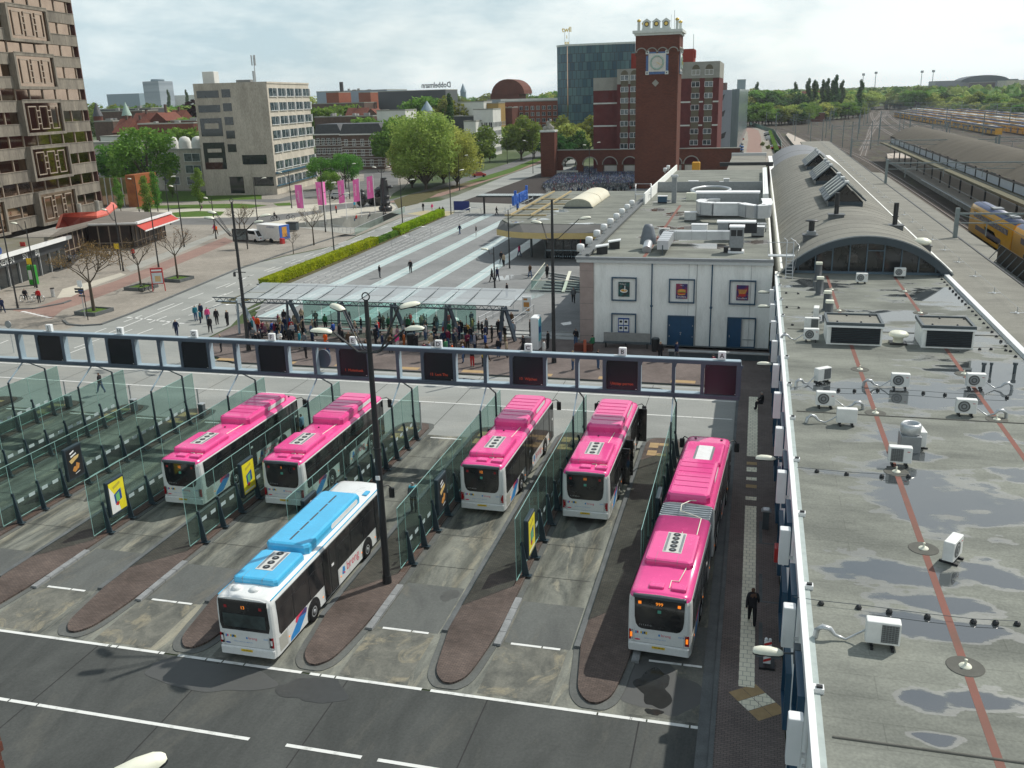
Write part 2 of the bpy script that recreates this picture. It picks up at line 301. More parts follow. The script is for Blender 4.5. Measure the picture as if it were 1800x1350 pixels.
patch('wet_lane_patch',[blob(wc_.x,wc_.y,.72,1.05,90,.42,5),blob(wc_.x+.15,wc_.y-1.5,.3,.2,40,.3,8)],.011,mat('puddle asphalt',(.03,.031,.03),rough=.12,scale=2))
patch('damp_lane_patch',[blob(wc_.x+.1,wc_.y+.1,1.5,1.7,100,.3,9)],.0075,m_fdark)
patch('oil_stains',[blob(XG[k]+1.85+.3*sin(k*3),40+((k*37)%11),.35+.1*(k%3),.8+.3*(k%2),seed=k)for k in range(11)]+[blob(-11.5,37.4,.7,.45,seed=30),blob(-12.7,35.4,.4,.5,seed=31)],.009,m_oil)
mk=[]
def line(y,segs,w=.16):
 for a,b in segs:mk.append(rect(a,b,y-w/2,y+w/2))
def dashed(x0,x1,n,g=.06,seed=0):
 r=random.Random(seed);c=[x0]+sorted(r.uniform(x0,x1)for _ in range(n-1))+[x1];return[(c[i],c[i+1]-g)for i in range(n)]
line(28.45,dashed(-75,-22.9,22,seed=2)+dashed(-22.3,-16.6,4,seed=3)+dashed(-16.3,-11.5,3,seed=4)+dashed(-11.2,-.7,6,seed=5))
line(24.35,dashed(-75,-16.6,24,seed=6)+[(-15.2,-12.3),(-11.7,-9.3),(-8,-5.6)])
line(65.95,dashed(-75,-.5,14,.05,seed=7));line(62.0,dashed(-75,-.7,12,.05,seed=8))
for k in range(11):
 line(32.2,[(XG[k]+.9,XG[k]+2.2),(XG[k]+2.27,XG[k]+3.0)],.14)
 line(54.8,[(XG[k]+.9,XG[k]+3.1)],.14)
for dx in(-61.5,-64.6):
 for y in range(70,172,6):mk.append(rect(dx-.07,dx+.07,y,y+3.2))
for i in range(7):a=G(42+i*7.3,548+i*1.7);mk.append([(a.x-.35,a.y-.25),(a.x+.35,a.y-.25),(a.x+.35,a.y+.25),(a.x-.35,a.y+.25)])
for i in range(9):a=G(228+i*11.5,558+i*1.3);mk.append([(a.x-.3,a.y-.2),(a.x+.3,a.y-.2),(a.x+.3,a.y+.2),(a.x-.3,a.y+.2)])
def pline(a,b,w=.14,dash=None):
 a=G(*a);b=G(*b);d=(b-a);l=d.length;d.normalize();n=Vector((-d.y,d.x,0))*w/2;t=0
 while t<l:
  e=min(l,t+(dash[0]if dash else l));p,q=a+d*t,a+d*e;mk.append([tuple(p-n)[:2],tuple(q-n)[:2],tuple(q+n)[:2],tuple(p+n)[:2]]);t=e+(dash[1]if dash else 1)
pline((190,586),(322,532));pline((235,590),(420,522),dash=(3,1.5));pline((397,505),(450,480),dash=(3,2));pline((130,612),(175,596));pline((0,604),(15,598))
pline((360,533),(440,500),dash=(2.2,2.2));pline((470,478),(650,415),dash=(4,2.5))
patch('road_markings',mk,.0125,m_line)
def island(xg,y1=57.2):
 c=xg-.9;S=[(xg-1.95,y1-1),(xg-1.95,32.6),(xg-1.72,30.9),(c-.62,29.7),(c-.25,29.1),(c+.1,28.95),(c+.45,29.15),(c+.75,29.8),(xg+.08,31.6),(xg+.22,33.6),(xg+.22,y1-.8),(xg,y1-.2),(c,y1),(xg-1.7,y1-.25)];n=len(S);Q=[]
 for i in range(n):
  p0,p1,p2,p3=[S[(i+j-1)%n]for j in range(4)];f=abs(p1[1]-p2[1])>10
  for k in range(1 if f else 4):u=k/4;Q.append(tuple(.5*(2*b_+(c_-a_)*u+(2*a_-5*b_+4*c_-d_)*u*u+(3*b_-a_-3*c_+d_)*u**3)for a_,b_,c_,d_ in zip(p0,p1,p2,p3))if not(abs(p0[1]-p1[1])>10 or abs(p2[1]-p3[1])>10)else tuple(b_+(c_-b_)*u for b_,c_ in zip(p1,p2)))
 return Q
def grow(p,d):
 cx=sum(a for a,b in p)/len(p);return[(x+(d if x>cx else-d),y+(d if y>40 else-d*(1 if y<31 else 0)))for x,y in p]
for k in range(10):
 b=MB();P=island(XG[k]);b.prism(grow(P,.28),-.02,.03,0);o=b.build('traffic_island_kerb',m_patch);tag(o,kind='structure')
 b=MB();b.prism(P,.0,.12,0);tag(b.build('traffic_island',m_brown),kind='structure')
 b=MB();xr=XG[k]+.23
 for j in range(4):b.box(xr,xr+.3,31.9+j*.95,32.82+j*.95,.0,.125,2)
 b.box(XG[k]-2.2,XG[k]-1.96,32.4,56,0,.14,1)
 tag(b.build('kerb_stones',[m_kerbl,m_kerb,mat('worn kerb stone',(.3,.31,.31),(.2,.21,.21),rough=.85,scale=1.5,fine=.15)]),kind='structure')
 b=MB();xb=XG[k]-1.7
 for j,(u,v)in enumerate([(0,0),(0,1),(1,0),(0,4),(1,4),(0,3)]):b.box(xb+u*.6,xb+u*.6+.58,54+v*.45,54+v*.45+.43,.118,.126)
 tag(b.build('tactile_tiles',m_sand),kind='structure')
 b=MB()
 for j in range(4):b.box(XG[k]-.12+j*.075,XG[k]-.09+j*.075,36.8,54.2,.118,.13)
 tag(b.build('drain_slot',mat('rusty drain',(.12,.07,.05),(.07,.05,.04),rough=.9)),kind='structure')
sheet("station_pavement",rect(-.44,1.95,-10,69.34),.12,m_brownb)
b=MB();b.box(-.62,-.44,22.5,70,-.02,.14);b.box(-1.05,-.63,20,56,-.02,.05);tag(b.build('pavement_kerb',m_kerb),kind='structure')
b=MB();b.box(.3,.9,31.1,47.6,.121,.128);b.box(.3,.9,52.5,53.2,.121,.128);b.box(.28,.92,55,67,.121,.127,0)
for i,y in enumerate((48.4,50.1,51.2,53.6,55.4)):b.box(.3,.9,y,y+.45,.121,.128,i%2)
tag(b.build('guide_strip',[m_tile,m_sand]),kind='structure')
b=MB()
for i in range(3):
 for j in range(2):
  p=Vector((.62,30.75,0))+Vector((.6,-.8,0)).normalized()*i*.62+Vector((.8,.6,0)).normalized()*(j*.62-.31);d=Vector((.6,-.8,0)).normalized()*.3;e=Vector((.8,.6,0)).normalized()*.3
  b.add([(*(p+s*d+u*e)[:2],.127)for s,u in((-1,-1),(1,-1),(1,1),(-1,1))],[(0,1,2,3)],1 if i!=1 else 0)
tag(b.build('turning_tiles',[m_tile,m_sand]),kind='structure')
b=MB()
for y in(33.2,37.5,43.2):b.box(.95,1.9,y,y+.12,.121,.126);b.box(1.05,1.2,y,y+2.6,.121,.1255)
tag(b.build('pavement_inlay',m_kerb),kind='structure')
plat=[(-44,69.35),(1.9,69.35),(1.9,80.9),(-15,80.9),(-15,84),(-50.2,84),(-51.3,82),(-51,76.6),(-48.7,72)]
o=MB();o.prism(plat,-.02,.12,0,1);tag(o.build('waiting_platform',[m_kerb,m_brownb]),kind='structure')
b=MB()
for k in range(8):
 x=XG[k]-1.6;b.box(x,x+1.9,69.6,70.3,.121,.127)
tag(b.build('platform_tiles',m_sand),kind='structure')
patch('platform_edge_line',[rect(-44,1.8,68.6,68.9)],.006,m_kerbl)
patch('platform_puddles',[blob(-30+i*7.5,67.6+.4*(i%2),1.6,.35,seed=50+i)for i in range(5)],.01,mat('puddle asphalt',(.03,.031,.03)))
plz=[(-15,83.2),(-22.6,83.2),(-22.6,84.6),(-50.5,84.6),(-53.5,92),(-55.2,103),(-56.3,140),(-57,172.5),(-40,176),(-27,225),(-15,225)]
b=MB();b.prism(plz,-.02,.4,0,1);tag(b.build('plaza',[m_kerbl,m_plaza]),kind='structure')
b=MB();b.box(-22.6,-15.1,81.3,83.19,.1,.2);b.box(-22.6,-15.1,82.2,83.19,.2,.3);b.box(-50,-22.6,84.2,84.59,.1,.26);tag(b.build('steps',m_kerbl),kind='structure')
b=MB()
for i in range(4):
 x=-50.3+5.45*i;y1=172 if i<3 else 172;b.box(x,x+.85,84.7,y1,.401,.406);b.box(x+.98,x+1.9,84.7,y1,.401,.406);b.box(x+.85,x+.98,84.7,y1,.401,.408,1)
 for y in range(88,172,12):b.box(x-.02,x+1.92,y,y+.12,.406,.4085,2)
tag(b.build('plaza_inlay_strips',[m_strip,m_line,m_plaza]),kind='structure')
b=MB()
for i in range(4):
 for j in range(22):x=-55.4+i*1.05;b.bar((x+1.6-(j*4)*.013,87+j*4,.43),(x+1.6-(j*4+3.7)*.013,90.7+j*4,.43),.16,.08)
tag(b.build('plaza_step_edges',m_kerbl),kind='structure')
patch('plaza_puddles',[[(x,y)for x,y in gp(p,.41)]for p in([(905,520),(930,508),(952,505),(958,518),(930,528),(905,528)],[(860,488),(900,483),(940,484),(935,490),(880,493)],[(985,568),(1003,565),(1005,570),(990,572)],[(915,482),(940,478),(950,482),(930,486)])],.412,mat('shallow water',(.3,.31,.31),rough=.06,scale=1))
sheet('forecourt',[(-79.9,178.3),(-62.1,178.3),(-58.5,173.1),(-57,172.6),(-40,176.2),(-27,225.2),(-15,225.2),(-8,300),(-40,300),(-62,262),(-60,215),(-70,196),(-79,192)],.0,m_drv)
west=[(-68.6,78),(-69.2,86),(-69.8,115),(-68,124),(-64.5,134),(-65.3,146),(-66.6,168),(-62.2,178.2),(-80,178.2),(-79,192),(-86,214),(-104,300),(-150,300),(-190,215),(-140,110),(-108,88),(-100,86.2),(-88,81.5),(-86,80.7),(-79,79.2),(-74,77.5)]
sheet('western_pavement',west,.002,m_grey,[ramp_hole])
sheet('cycle_lane',gp([(20,545),(62,541),(120,520),(200,495),(300,455),(395,417),(412,424),(300,470),(205,510),(140,535),(110,545),(90,561)]),.0065,m_red)
sheet('tree_pavement',gp([(112,566),(140,571),(175,570),(230,550),(300,520),(410,474),(500,443),(590,415),(640,405),(624,414),(560,405),(520,407),(460,412),(412,426),(300,472),(205,512),(140,545)]),.0105,m_grey)
b=MB()
K=gp([(112,564),(120,571),(145,573),(178,571),(232,551),(300,523),(412,476),(500,446),(590,417),(625,414)])
for p,q in zip(K,K[1:]):b.bar((*p,.05),(*q,.05),.3,.14)
K=gp([(0,545),(60,543),(110,534),(124,529)])
for p,q in zip(K,K[1:]):b.bar((*p,.05),(*q,.05),.3,.14)
tag(b.build('western_kerb',m_kerb),kind='structure')
sheet('pale_square',gp([(222,372),(330,367),(457,367),(536,360),(600,356),(685,355),(697,365),(690,371),(671,373),(506,396.5),(440,394),(330,384),(240,380)]),.014,m_square)
sheet('pale_pavement_patch',gp([(110,508),(170,492),(212,480),(222,483),(160,505),(125,522),(100,524)]),.0145,m_square)
sheet('pale_pavement_strip',gp([(220,470),(300,440),(405,400),(410,404),(310,447),(230,478)]),.0145,m_drv)
sheet('lawn',gp([(300,374),(345,371),(395,372),(388,379),(350,381),(310,382)]),.016,m_grass)
sheet('lawn',gp([(240,362),(420,358),(470,361),(440,366),(240,367)]),.016,m_grass)
sheet('lawn',gp([(480,358),(510,356),(512,361),(488,362)]),.016,m_grass)
sheet('lawn',gp([(200,335),(460,337),(460,352),(200,356)]),.016,m_grass)
sheet('side_road',gp([(300,384),(440,382),(560,370),(560,362),(690,350),(760,330),(900,285),(952,262),(952,275),(880,305),(760,342),(700,356),(600,368),(450,395),(300,395)]),.018,ground_mat('street asphalt',(.17,.17,.165),(.13,.13,.125),(.2,.2,.19),(1,1,1),s=.1))
sheet('main_road',gp([(690,375),(712,372),(800,345),(900,305),(960,285),(1010,262),(1040,262),(1000,300),(930,320),(860,348),(850,365),(800,375),(790,383),(720,378)]),.019,m_road)
sheet('cycle_path',gp([(680,356),(700,350),(770,338),(880,303),(952,280),(952,286),(885,309),(775,345),(702,356)]),.022,m_red)
sheet('verge',gp([(700,366),(692,352),(720,342),(770,333),(815,322),(860,315),(770,340),(735,358)]),.024,m_dirt)
sheet('verge',gp([(815,321),(900,295),(960,272),(960,278),(900,303),(850,318)]),.024,m_grass)
sheet('lawn',gp([(980,240),(1040,236),(1040,250),(985,258)]),.02,m_grass)
sheet('crossing',gp([(715,376),(748,370),(800,372),(790,384),(770,383)]),.027,mat('ochre crossing',(.42,.36,.2),(.34,.3,.18)))
a,bb,c,d=[Vector((*p,0))for p in ramp_hole];dz=Vector((0,0,-3.2))
b=MB();b.quad(a+Vector((0,0,-.2)),d+Vector((0,0,-.2)),c+dz,bb+dz,1)
b.quad(a+Vector((0,0,-.25)),bb+dz,bb,a,0);b.quad(bb+dz,c+dz,c,bb,2);b.quad(c,c+dz,d-Vector((0,0,.25)),d,0);b.quad(a,d,d-Vector((0,0,.25)),a-Vector((0,0,.25)),0)
b.bar(a+Vector((-.1,.15,.1)),bb+Vector((-.1,.15,.1)),.3,.25,0)
tag(b.build('ramp',[mat('board marked concrete',(.5,.49,.44),(.3,.3,.27),rough=.85,scale=.7,stretch=(1,1,.25)),m_drv,black]),kind='structure')
sheet('bicycle_park_ground',[(-63,196),(-40,190),(-28.5,219),(-28.5,290),(-62,276)],.026,mat('shade darkened paving',(.06,.052,.048),rough=.9))  # shade under the packed bicycles is put into this dark paving colour
sheet('railway_yard',[(23,60),(160,60),(420,560),(230,900),(140,1250),(90,1250),(60,760),(-14,770),(-14,700),(8,560),(12,375),(16,350),(22,250)],.0,m_ballast)
sheet('car_park_road',[(-3.9,330),(1.5,330),(1.2,480),(-.2,560),(-6,620),(-14,670),(-16,660),(-9,600),(-6,540),(-4.5,450)],.01,m_red)
sheet('car_park',[(-14,300),(9,300),(7.6,400),(6.4,540),(-5,625),(-14,690),(-20,680),(-14,560)],.004,m_grey)
m_pink=paint('pink bus paint',(.84,.075,.3),rough=.25,coat=.5);m_sky=paint('sky blue bus paint',(.07,.46,.75),rough=.25,coat=.5)
m_bw=paint('white bus paint',(.74,.76,.74),rough=.3,coat=.4);m_bgl=mat('bus window glass',(.012,.014,.016),(.03,.03,.03),rough=.07,spec=.7,scale=1.1,lo=.45,hi=.6)
m_bgl2=mat('bus lower glass',(.06,.085,.085),(.02,.025,.025),rough=.08,scale=1.5);m_gray=mat('grille grey',(.42,.42,.37),(.3,.3,.27),rough=.6,scale=30)
m_logo=mat('logo red',(.7,.06,.12),rough=.4);m_lblue=mat('logo blue',(.03,.25,.6),rough=.4);m_dpurple=mat('logo purple',(.09,.06,.2),rough=.4)
m_tail=mat('tail lamp red',(.35,.012,.02),rough=.2,spec=.8);m_or=emit('amber lamp',(1,.25,.02),1.0);m_led=emit('amber led',(1,.3,.03),.9);m_ledr=emit('red led',(.8,.1,.03),.3)
m_bell=mat('bellows grey',(.38,.42,.44),(.25,.28,.3),rough=.7,scale=2);m_seamr=mat('roof seam',(.5,.03,.13),rough=.5)
m_fanp=mat('fan plate',(.6,.6,.56),rough=.5);m_green=mat('green sticker',(.1,.4,.3),rough=.5)
def shell(y0,y1,rear=True,front=True,roof=1,low=0):
 b=MB();pr=[(1.275,.32),(1.275,1.0),(1.27,2.0),(1.25,2.62),(1.22,2.78),(1.12,2.92),(.9,2.97),(0,3.0)]
 prof=[(-x,z)for x,z in pr]+[(x,z)for x,z in pr[-2::-1]]
 st=[]
 if rear:st+=[(y0,.15,.06),(y0+.04,.07,.02),(y0+.14,.02,0),(y0+.35,0,0)]
 else:st+=[(y0,0,0)]
 if front:st+=[(y1-.5,0,0),(y1-.2,.04,.02),(y1-.06,.13,.08),(y1,.28,.2)]
 else:st+=[(y1,0,0)]
 n=len(prof);vs=[];
 for y,ins,dz in st:
  for x,z in prof:vs.append((x*(1-ins/1.275),y,z-(dz if z>2.5 else 0)))
 for i in range(len(st)-1):
  for k in range(n-1):
   z=(prof[k][1]+prof[k+1][1])/2;b.add([],[]);b.f.append((i*n+k,i*n+n+k,i*n+n+k+1,i*n+k+1)[::-1]);b.m.append(1 if z>2.75 else 0);b.s.append(k>2 and k<n-4)
  b.f.append((i*n,i*n+n-1,i*n+n+n-1,i*n+n)[::-1]);b.m.append(0);b.s.append(False)
 b.v=vs;b.f.append(tuple(range(n-1,-1,-1))[::-1]);b.m.append(0);b.s.append(False);b.f.append(tuple(range((len(st)-1)*n,len(st)*n))[::-1]);b.m.append(0);b.s.append(False)
 return b
def rear_pane(b,kind,y):
 if kind=='blue':P=[(-1.08,2.84),(-1.12,1.72),(-1.05,1.45),(1.05,1.45),(1.12,1.72),(1.08,2.84)]
 else:P=[(-1.0,2.82),(-.98,1.85),(-.93,1.55),(-.84,1.4),(-.7,1.34),(.7,1.34),(.84,1.4),(.93,1.55),(.98,1.85),(1.0,2.82)]
 b.ext(P,'y',y,y+.05)
def make_bus(kind,loc,rz,label,L=12.,route='13',no='5525',plate='BX-SB-63',doors_open=False):
 t=thing('articulated_bus'if kind=='long'else 'city_bus',label,'bus',loc,rz,'city buses parked in the lanes')
 roofm=m_bw if kind=='blue'else m_pink;pod=m_sky if kind=='blue'else m_pink
 secs=[(0,L)]if kind!='long'else[(0,7.2),(8.7,18.2)]
 for i,(a,c)in enumerate(secs):
  shell(a,c,i==0,i==len(secs)-1).build('body',[m_bw,roofm],t)
 if kind=='long':
  b=MB();n=13
  for i in range(n):
   y=7.2+1.5*i/n;w=1.2 if i%2 else 1.13;b.bbox(-w,w,y,y+1.5/n,.4,2.93 if i%2 else 2.86,.06)
  b.build('bellows',m_bell,t)
 for i,(a,c)in enumerate(secs):
  a2=a+(.42 if i==0 else.1);c2=c-(.32 if i==len(secs)-1 else.1)
  for s in(-1,1):
   b=MB();x=s*1.262
   b.ext([(a2,2.72),(a2,1.3),(a2+.12,1.14),(c2,1.14),(c2,2.72)]if i==0 else[(a2,2.72),(a2,1.14),(c2,1.14),(c2,2.72)],'x',x-.02,x+.022 if s>0 else x-.022+.0)
   o=b.build('side_window',m_bgl,t)
   m=MB();yy=a2+1.3
   while yy<c2-.4:m.box(s*1.284,s*1.29,yy,yy+.03,1.16,2.7);yy+=1.45
   m.box(s*1.284,s*1.289,a2,c2,2.28,2.3)
   m.build('window_divider',black,o)
 b=MB();rear_pane(b,kind,-.012);o=b.build('rear_window',m_bgl,t)
 if kind=='blue':b=MB();b.box(-.95,.95,-.022,-.013,1.6,2.2);b.build('rear_glass',m_bgl2,o)
 else:b=MB();b.bbox(-1.05,1.05,-.09,.3,2.76,2.9,.05);b.build('rear_spoiler',dgrey,t)
 d=MB();d.text(route,.2,FR(0,-.03,2.52),0,bold=.01);d.build('route_display',m_led,o)
 for s in(-1,1):
  b=MB();b.box(s*.78-.06,s*.78+.06,-.03,-.014,2.46,2.58);b.build('brake_lamp',m_or if kind=='long'else m_tail,o)
 if kind!='blue':
  b=MB();b.box(-.07,.07,-.025,-.013,2.12,2.25);b.build('sticker',m_green,o)
  b=MB();b.text('C I T A R O',.1,FR(-.55,-.03,1.52));b.build('model_lettering',galv,o)
 b=MB();b.bbox(-1.22,1.22,-.05,.1,.32,.68,.05);b.box(-.35,.35,-.075,-.05,.5,.66);b.build('bumper',m_bw,t)
 for s in(-1,1):
  b=MB();b.box(s*1.03,s*1.2,.0,.12,.78,1.24);
  l=b.build('tail_light',m_tail,t)
  if 1:
   b=MB();b.box(s*1.07,s*1.16,-.008,.05,.9,1.12)
   b.build('lamp_lens',m_or if kind=='long'else(white if kind=='blue'else m_tail),l)
 b=MB();b.box(-.26,.26,-.085,-.076,.53,.63);p=b.build('number_plate',yel,t)
 b=MB();b.text(plate,.09,FR(.02,-.088,.58));b.build('plate_number',black,p)
 b=MB()
 cols=[0,1,2,3,0,4,3]
 for i,cc in enumerate(cols):b.box(-.95+i*.07,-.89+i*.07,-.006,.0,1.08+.02*(i%2),1.2,cc)
 b.build('photo_strip',[m_lblue,m_logo,white,yel,black],t)
 b=MB();b.text('breng',.17,FR(.28,-.004,1.12),0);b.box(-.02,.05,-.005,.0,1.07,1.16,1);b.text(no,.11,FR(.88,-.004,1.14),1);b.text('openbaar vervoer met aardgas breng.nl',.055,FR(-.15,-.004,.92),1)
 b.build('rear_lettering',[m_logo,m_lblue],t)
 b=MB();b.prism([(-.86+.12*cos(a),.8+.035*sin(a))for a in[i*pi/6 for i in range(12)]],0,.005,0);b.M=None
 b.v=[(x,-.004-z*.2,y+.02)for x,y,z in b.v];b.build('badge',m_logo if kind!='blue'else bluep,t)
 wy=[3.4,L-2.7]if kind!='long'else[3.4,10.0,15.5]
 for y in wy:
  for s in(-1,1):
   a=MB();arch=[(y+.62*cos(q),max(.33,.5+.62*sin(q)))for q in[pi*i/14 for i in range(15)]]
   a.ext([(y+.62,.325)]+arch+[(y-.62,.325)],'x',s*1.24,s*1.281);a.build('wheel_arch',black,t)
   w=MB();w.lathe(0,0,[(.30,-.14),(.46,-.14),(.49,-.1),(.49,.1),(.46,.14),(.3,.14)],22,0);w.v=[(z*1.,yv,x)for x,yv,z in w.v]
   wo=w.build('wheel',rubber,t,(s*1.16,y,.49));KIDS.setdefault
   r=MB();r.lathe(0,0,[(.3,-.02),(.29,.03),(.2,.05),(.12,.0),(.11,.06),(0.01,.07)],16,0);r.v=[((z+.1)*s,yv,x)for x,yv,z in r.v];r.build('rim',galv,wo)
 ds=[(4.55,5.95),(L-1.5,L-.35)]if kind!='long'else[(4.4,5.8),(11.2,12.6),(16.6,17.8)]
 for(a,c)in ds:
  b=MB();b.box(1.25,1.292,a,c,.36,2.66);o=b.build('door',m_bgl,t)
  m=MB();m.box(1.292,1.297,a,a+.05,.36,2.66);m.box(1.292,1.297,c-.05,c,.36,2.66);m.box(1.292,1.297,(a+c)/2-.03,(a+c)/2+.03,.36,2.66);m.box(1.292,1.296,a,c,.36,.42);m.build('door_frame',black,o)
  m=MB();m.box(1.293,1.299,(a+c)/2+.12,(a+c)/2+.36,1.62,1.74);m.build('door_sticker',white,o)
  if doors_open and c<L-1:
   for q in(a,c):m=MB();m.box(1.3,1.72,q-.03,q+.03,.4,2.6);m.build('door_leaf',m_bgl,o)
 if doors_open:m=MB();m.box(1.3,1.8,L-.4,L-.34,.4,2.6);m.build('door_leaf',m_bgl,t)
 for s in(-1,1):
  b=MB();x=s*1.2765;o=s*.004
  if kind!='long'or s>0:
   P=[(1.25,.36),(2.1,.36),(2.75,.9),(2.8,1.1),(2.2,1.1)];cap=lambda P,m,k:b.ext(P,'x',x,x+o*k,m)
   cap([(1.2,.36),(2.0,.36),(2.72,.86),(2.05,.98),(1.3,.55)],1,1);cap([(2.05,.99),(2.72,.87),(2.82,1.02),(2.72,1.12),(2.2,1.12)],2,1)
   cap([(1.75,.95),(1.85,.85),(2.05,.985),(2.2,1.125),(2.0,1.15),(1.8,1.1)],0,1)
   cap([(1.75,1.0),(2.1,1.02),(2.55,1.125),(2.3,1.14),(1.9,1.139)],0,1.2)
  yl=7.6 if kind!='long'else 13.2
  T_=SR(x+o,yl,.83)if s>0 else Matrix(((0,0,-1,x+o),(-1,0,0,yl),(0,1,0,.83),(0,0,0,1)))
  b.text('breng',.62,T_,0);q=yl-1.05*s;b.ext([(q-.16,.7),(q+.02,.62),(q+.17,.78),(q+.14,.98),(q-.06,1.02)],'x',x,x+o,1);b.ext([(q-.1,.8),(q+.18,.66),(q+.1,.6)],'x',x,x+o*1.6,0)
  b.build('side_lettering',[m_logo,m_lblue,m_dpurple],t)
 b=MB();b.box(1.26,1.281,.35,1.0,.42,1.08);b.box(-1.281,-1.26,.35,1.0,.42,1.08);b.build('engine_grille',m_gray,t)
 b=MB()
 for y in([1.1,4.3,6.2,8.6,L-1.7]if kind!='long'else[1.1,4.2,6.9,9.2,12.9,16.2]):b.box(1.275,1.285,y,y+.09,.62,.68)
 b.build('side_marker',m_or,t)
 def ac(y0,y1,n):
  b=MB();b.bbox(-1.02,1.0,y0,y1,2.93,3.24,.12,0);o=b.build('cooling_unit',pod,t)
  b=MB();b.box(-.38,.42,y0+.75,y1-.15,3.23,3.252);o2=b.build('fan_plate',m_fanp,o)
  for i in range(n):
   y=y0+1.0+(y1-y0-1.35)*i/(n-1);f=MB();f.cyl(.02,y,3.25,3.262,.16,n=14,m=0);f.cyl(.02,y,3.262,3.275,.06,n=8,m=1);f.build('fan',[black,grey],o)
  g=MB()
  for s in(-.3,.34):g.box(s-.05,s+.05,y0+.85,y1-.25,3.252,3.258)
  g.box(-.55,-.54,y0-.003,y0+.8,3.0,3.243);g.box(.35,.36,y0-.003,y0+.7,3.0,3.243);g.build('vent_grille',dgrey if 0 else grey,o)
 def cng(y0,y1,ridges=True):
  b=MB();n=8;zt=3.42
  b.bbox(-1.05,1.0,y0,y1,2.92,zt,.16,0);o=b.build('gas_tank_cover',pod,t)
  g=MB()
  if ridges:
   k=y0+.9
   while k<y1-.5:g.bbox(-.86,.82,k,k+.5,zt-.01,zt+.025,.02);k+=.62
   g.build('cover_rib',pod,o)
  else:
   k=y0+.4
   while k<y1-.6:g.box(-.06,.03,k,k+.85,zt-.01,zt+.006);k+=.98
   g.build('roof_strap',dgrey,o)
  g=MB();g.ext([(y0+2.4,3.1),(y0+2.5,3.03),(y1-.5,3.03),(y1-.4,3.1),(y1-.4,3.2),(y1-.5,3.27),(y0+2.5,3.27),(y0+2.4,3.2)],'x',.99,1.006);g.build('white_label',white,o)
 def hatch(x,y):b=MB();b.bbox(x-.3,x+.3,y,y+.42,2.95,3.1,.04);b.build('roof_hatch',pod,t)
 if kind=='pink':
  ac(1.0,3.75,4);cng(5.95,10.95);hatch(-.05,.3);hatch(.78,.3)
  b=MB();b.tube([(.45,.5,3.02),(.45,.95,3.02),(.2,.95,3.02)],.02,6);b.tube([(.5,3.7,3.0),(.62,5.95,3.0)],.022,6);b.tube([(.98,.5,3.02),(.98,.9,3.02),(.62,.9,3.02)],.02,6);b.build('roof_pipe',cream,t)
  b=MB();b.cyl(.8,11.5,2.97,3.03,.06,n=8);b.cyl(-.2,5.2,3.0,3.05,.05,n=8);b.build('roof_antenna',black,t)
 elif kind=='blue':
  ac(1.05,3.6,4);cng(3.85,9.6,False)
  for x in(-.55,.25):
   b=MB();b.lathe(x,.62,[(.22,2.97),(.22,3.05),(.15,3.1),(0.01,3.12)],16);b.build('roof_vent',m_bw,t)
  b=MB();b.box(1.16,1.2,.2,11.6,2.85,2.885);b.box(-1.2,-1.16,.2,11.6,2.85,2.885);b.bbox(.8,1.05,10.2,10.7,2.97,3.03,.02);b.build('blue_edge_stripe',m_sky,t)
 else:
  ac(2.3,5.1,5);hatch(-.2,.35);hatch(.68,.35)
  b=MB();b.tube([(.3,.5,3.02),(.3,1.1,3.02),(.6,1.1,3.02),(.75,2.4,3.02)],.022,6);b.tube([(.8,5.0,3.02),(.8,7.1,3.04),(.3,7.3,3.1),(-.2,7.5,3.12),(-.25,8.2,3.12),(.1,8.8,3.1),(.5,8.9,3.1)],.025,6);b.tube([(.2,5.1,3.25),(.2,5.0,3.2)],.02,6);b.build('roof_pipe',cream,t)
  cng(8.85,13.4)
  b=MB();b.bbox(-1.02,1.05,13.6,16.6,2.93,3.22,.12);o=b.build('cooling_unit',pod,t);g=MB();g.box(-.3,.45,13.75,15.9,3.215,3.24,0);g.box(-.42,-.3,13.8,15.8,3.215,3.232,1);g.box(.45,.57,13.8,15.8,3.215,3.232,1);g.build('white_plate',[white,grey],o)
  b=MB()
  for x in(-.7,.75):b.cyl(x,17.6,2.93,3.02,.07,n=8)
  b.build('roof_antenna',black,t)
 b=MB()
 for y in([1.05,2.9,4.45,6.05,7.2,8.7,L-1.6]if kind!='long'else[1.05,2.9,5.9,9.4,11.1,12.7,14.9,16.5]):
  for s in(-1,1):b.box(s*1.274,s*1.2785,y,y+.012,.34,1.13)
 b.box(-1.1,1.1,-.004,.004,.7,.712);b.box(-1.0,-.99,-.004,.004,.72,1.3);b.box(.99,1.0,-.004,.004,.72,1.3)
 tag(b.build('panel_seams',grey,t),kind='stuff')
 for s in(-1,1):
  b=MB();b.tube([(s*1.15,L-.15,2.75),(s*1.4,L+.1,2.78),(s*1.52,L+.22,2.6)],.03,6);b.bbox(s*1.55-.14,s*1.55+.14,L+.14,L+.3,2.05,2.6,.04);b.build('mirror',black,t)
 b=MB();b.box(-1.0,1.0,L-.05,L+.01,1.0,2.7);b.build('windscreen',m_bgl,t)
 return t
make_bus('pink',(-30.5,41.45,0),0,'pink roofed bus leftmost of the row, person standing at its front door',route='12',no='5383',plate='BX-SJ-20')
make_bus('pink',(-24.72,42.45,0),0,'pink roofed bus with route 1 display beside the tall black lamp post',route='1',no='5481',plate='BX-SD-48')
make_bus('pink',(-13.6,43.95,0),radians(-1),'pink roofed bus with red tail lamps, lane right of the man in grey',route='12',no='5363',plate='BX-SX-07')
make_bus('pink',(-7.93,44.05,0),radians(-.6),'pink roofed bus with its kerb side doors standing open',route='11',no='5475',plate='BZ-SP-03',doors_open=True)
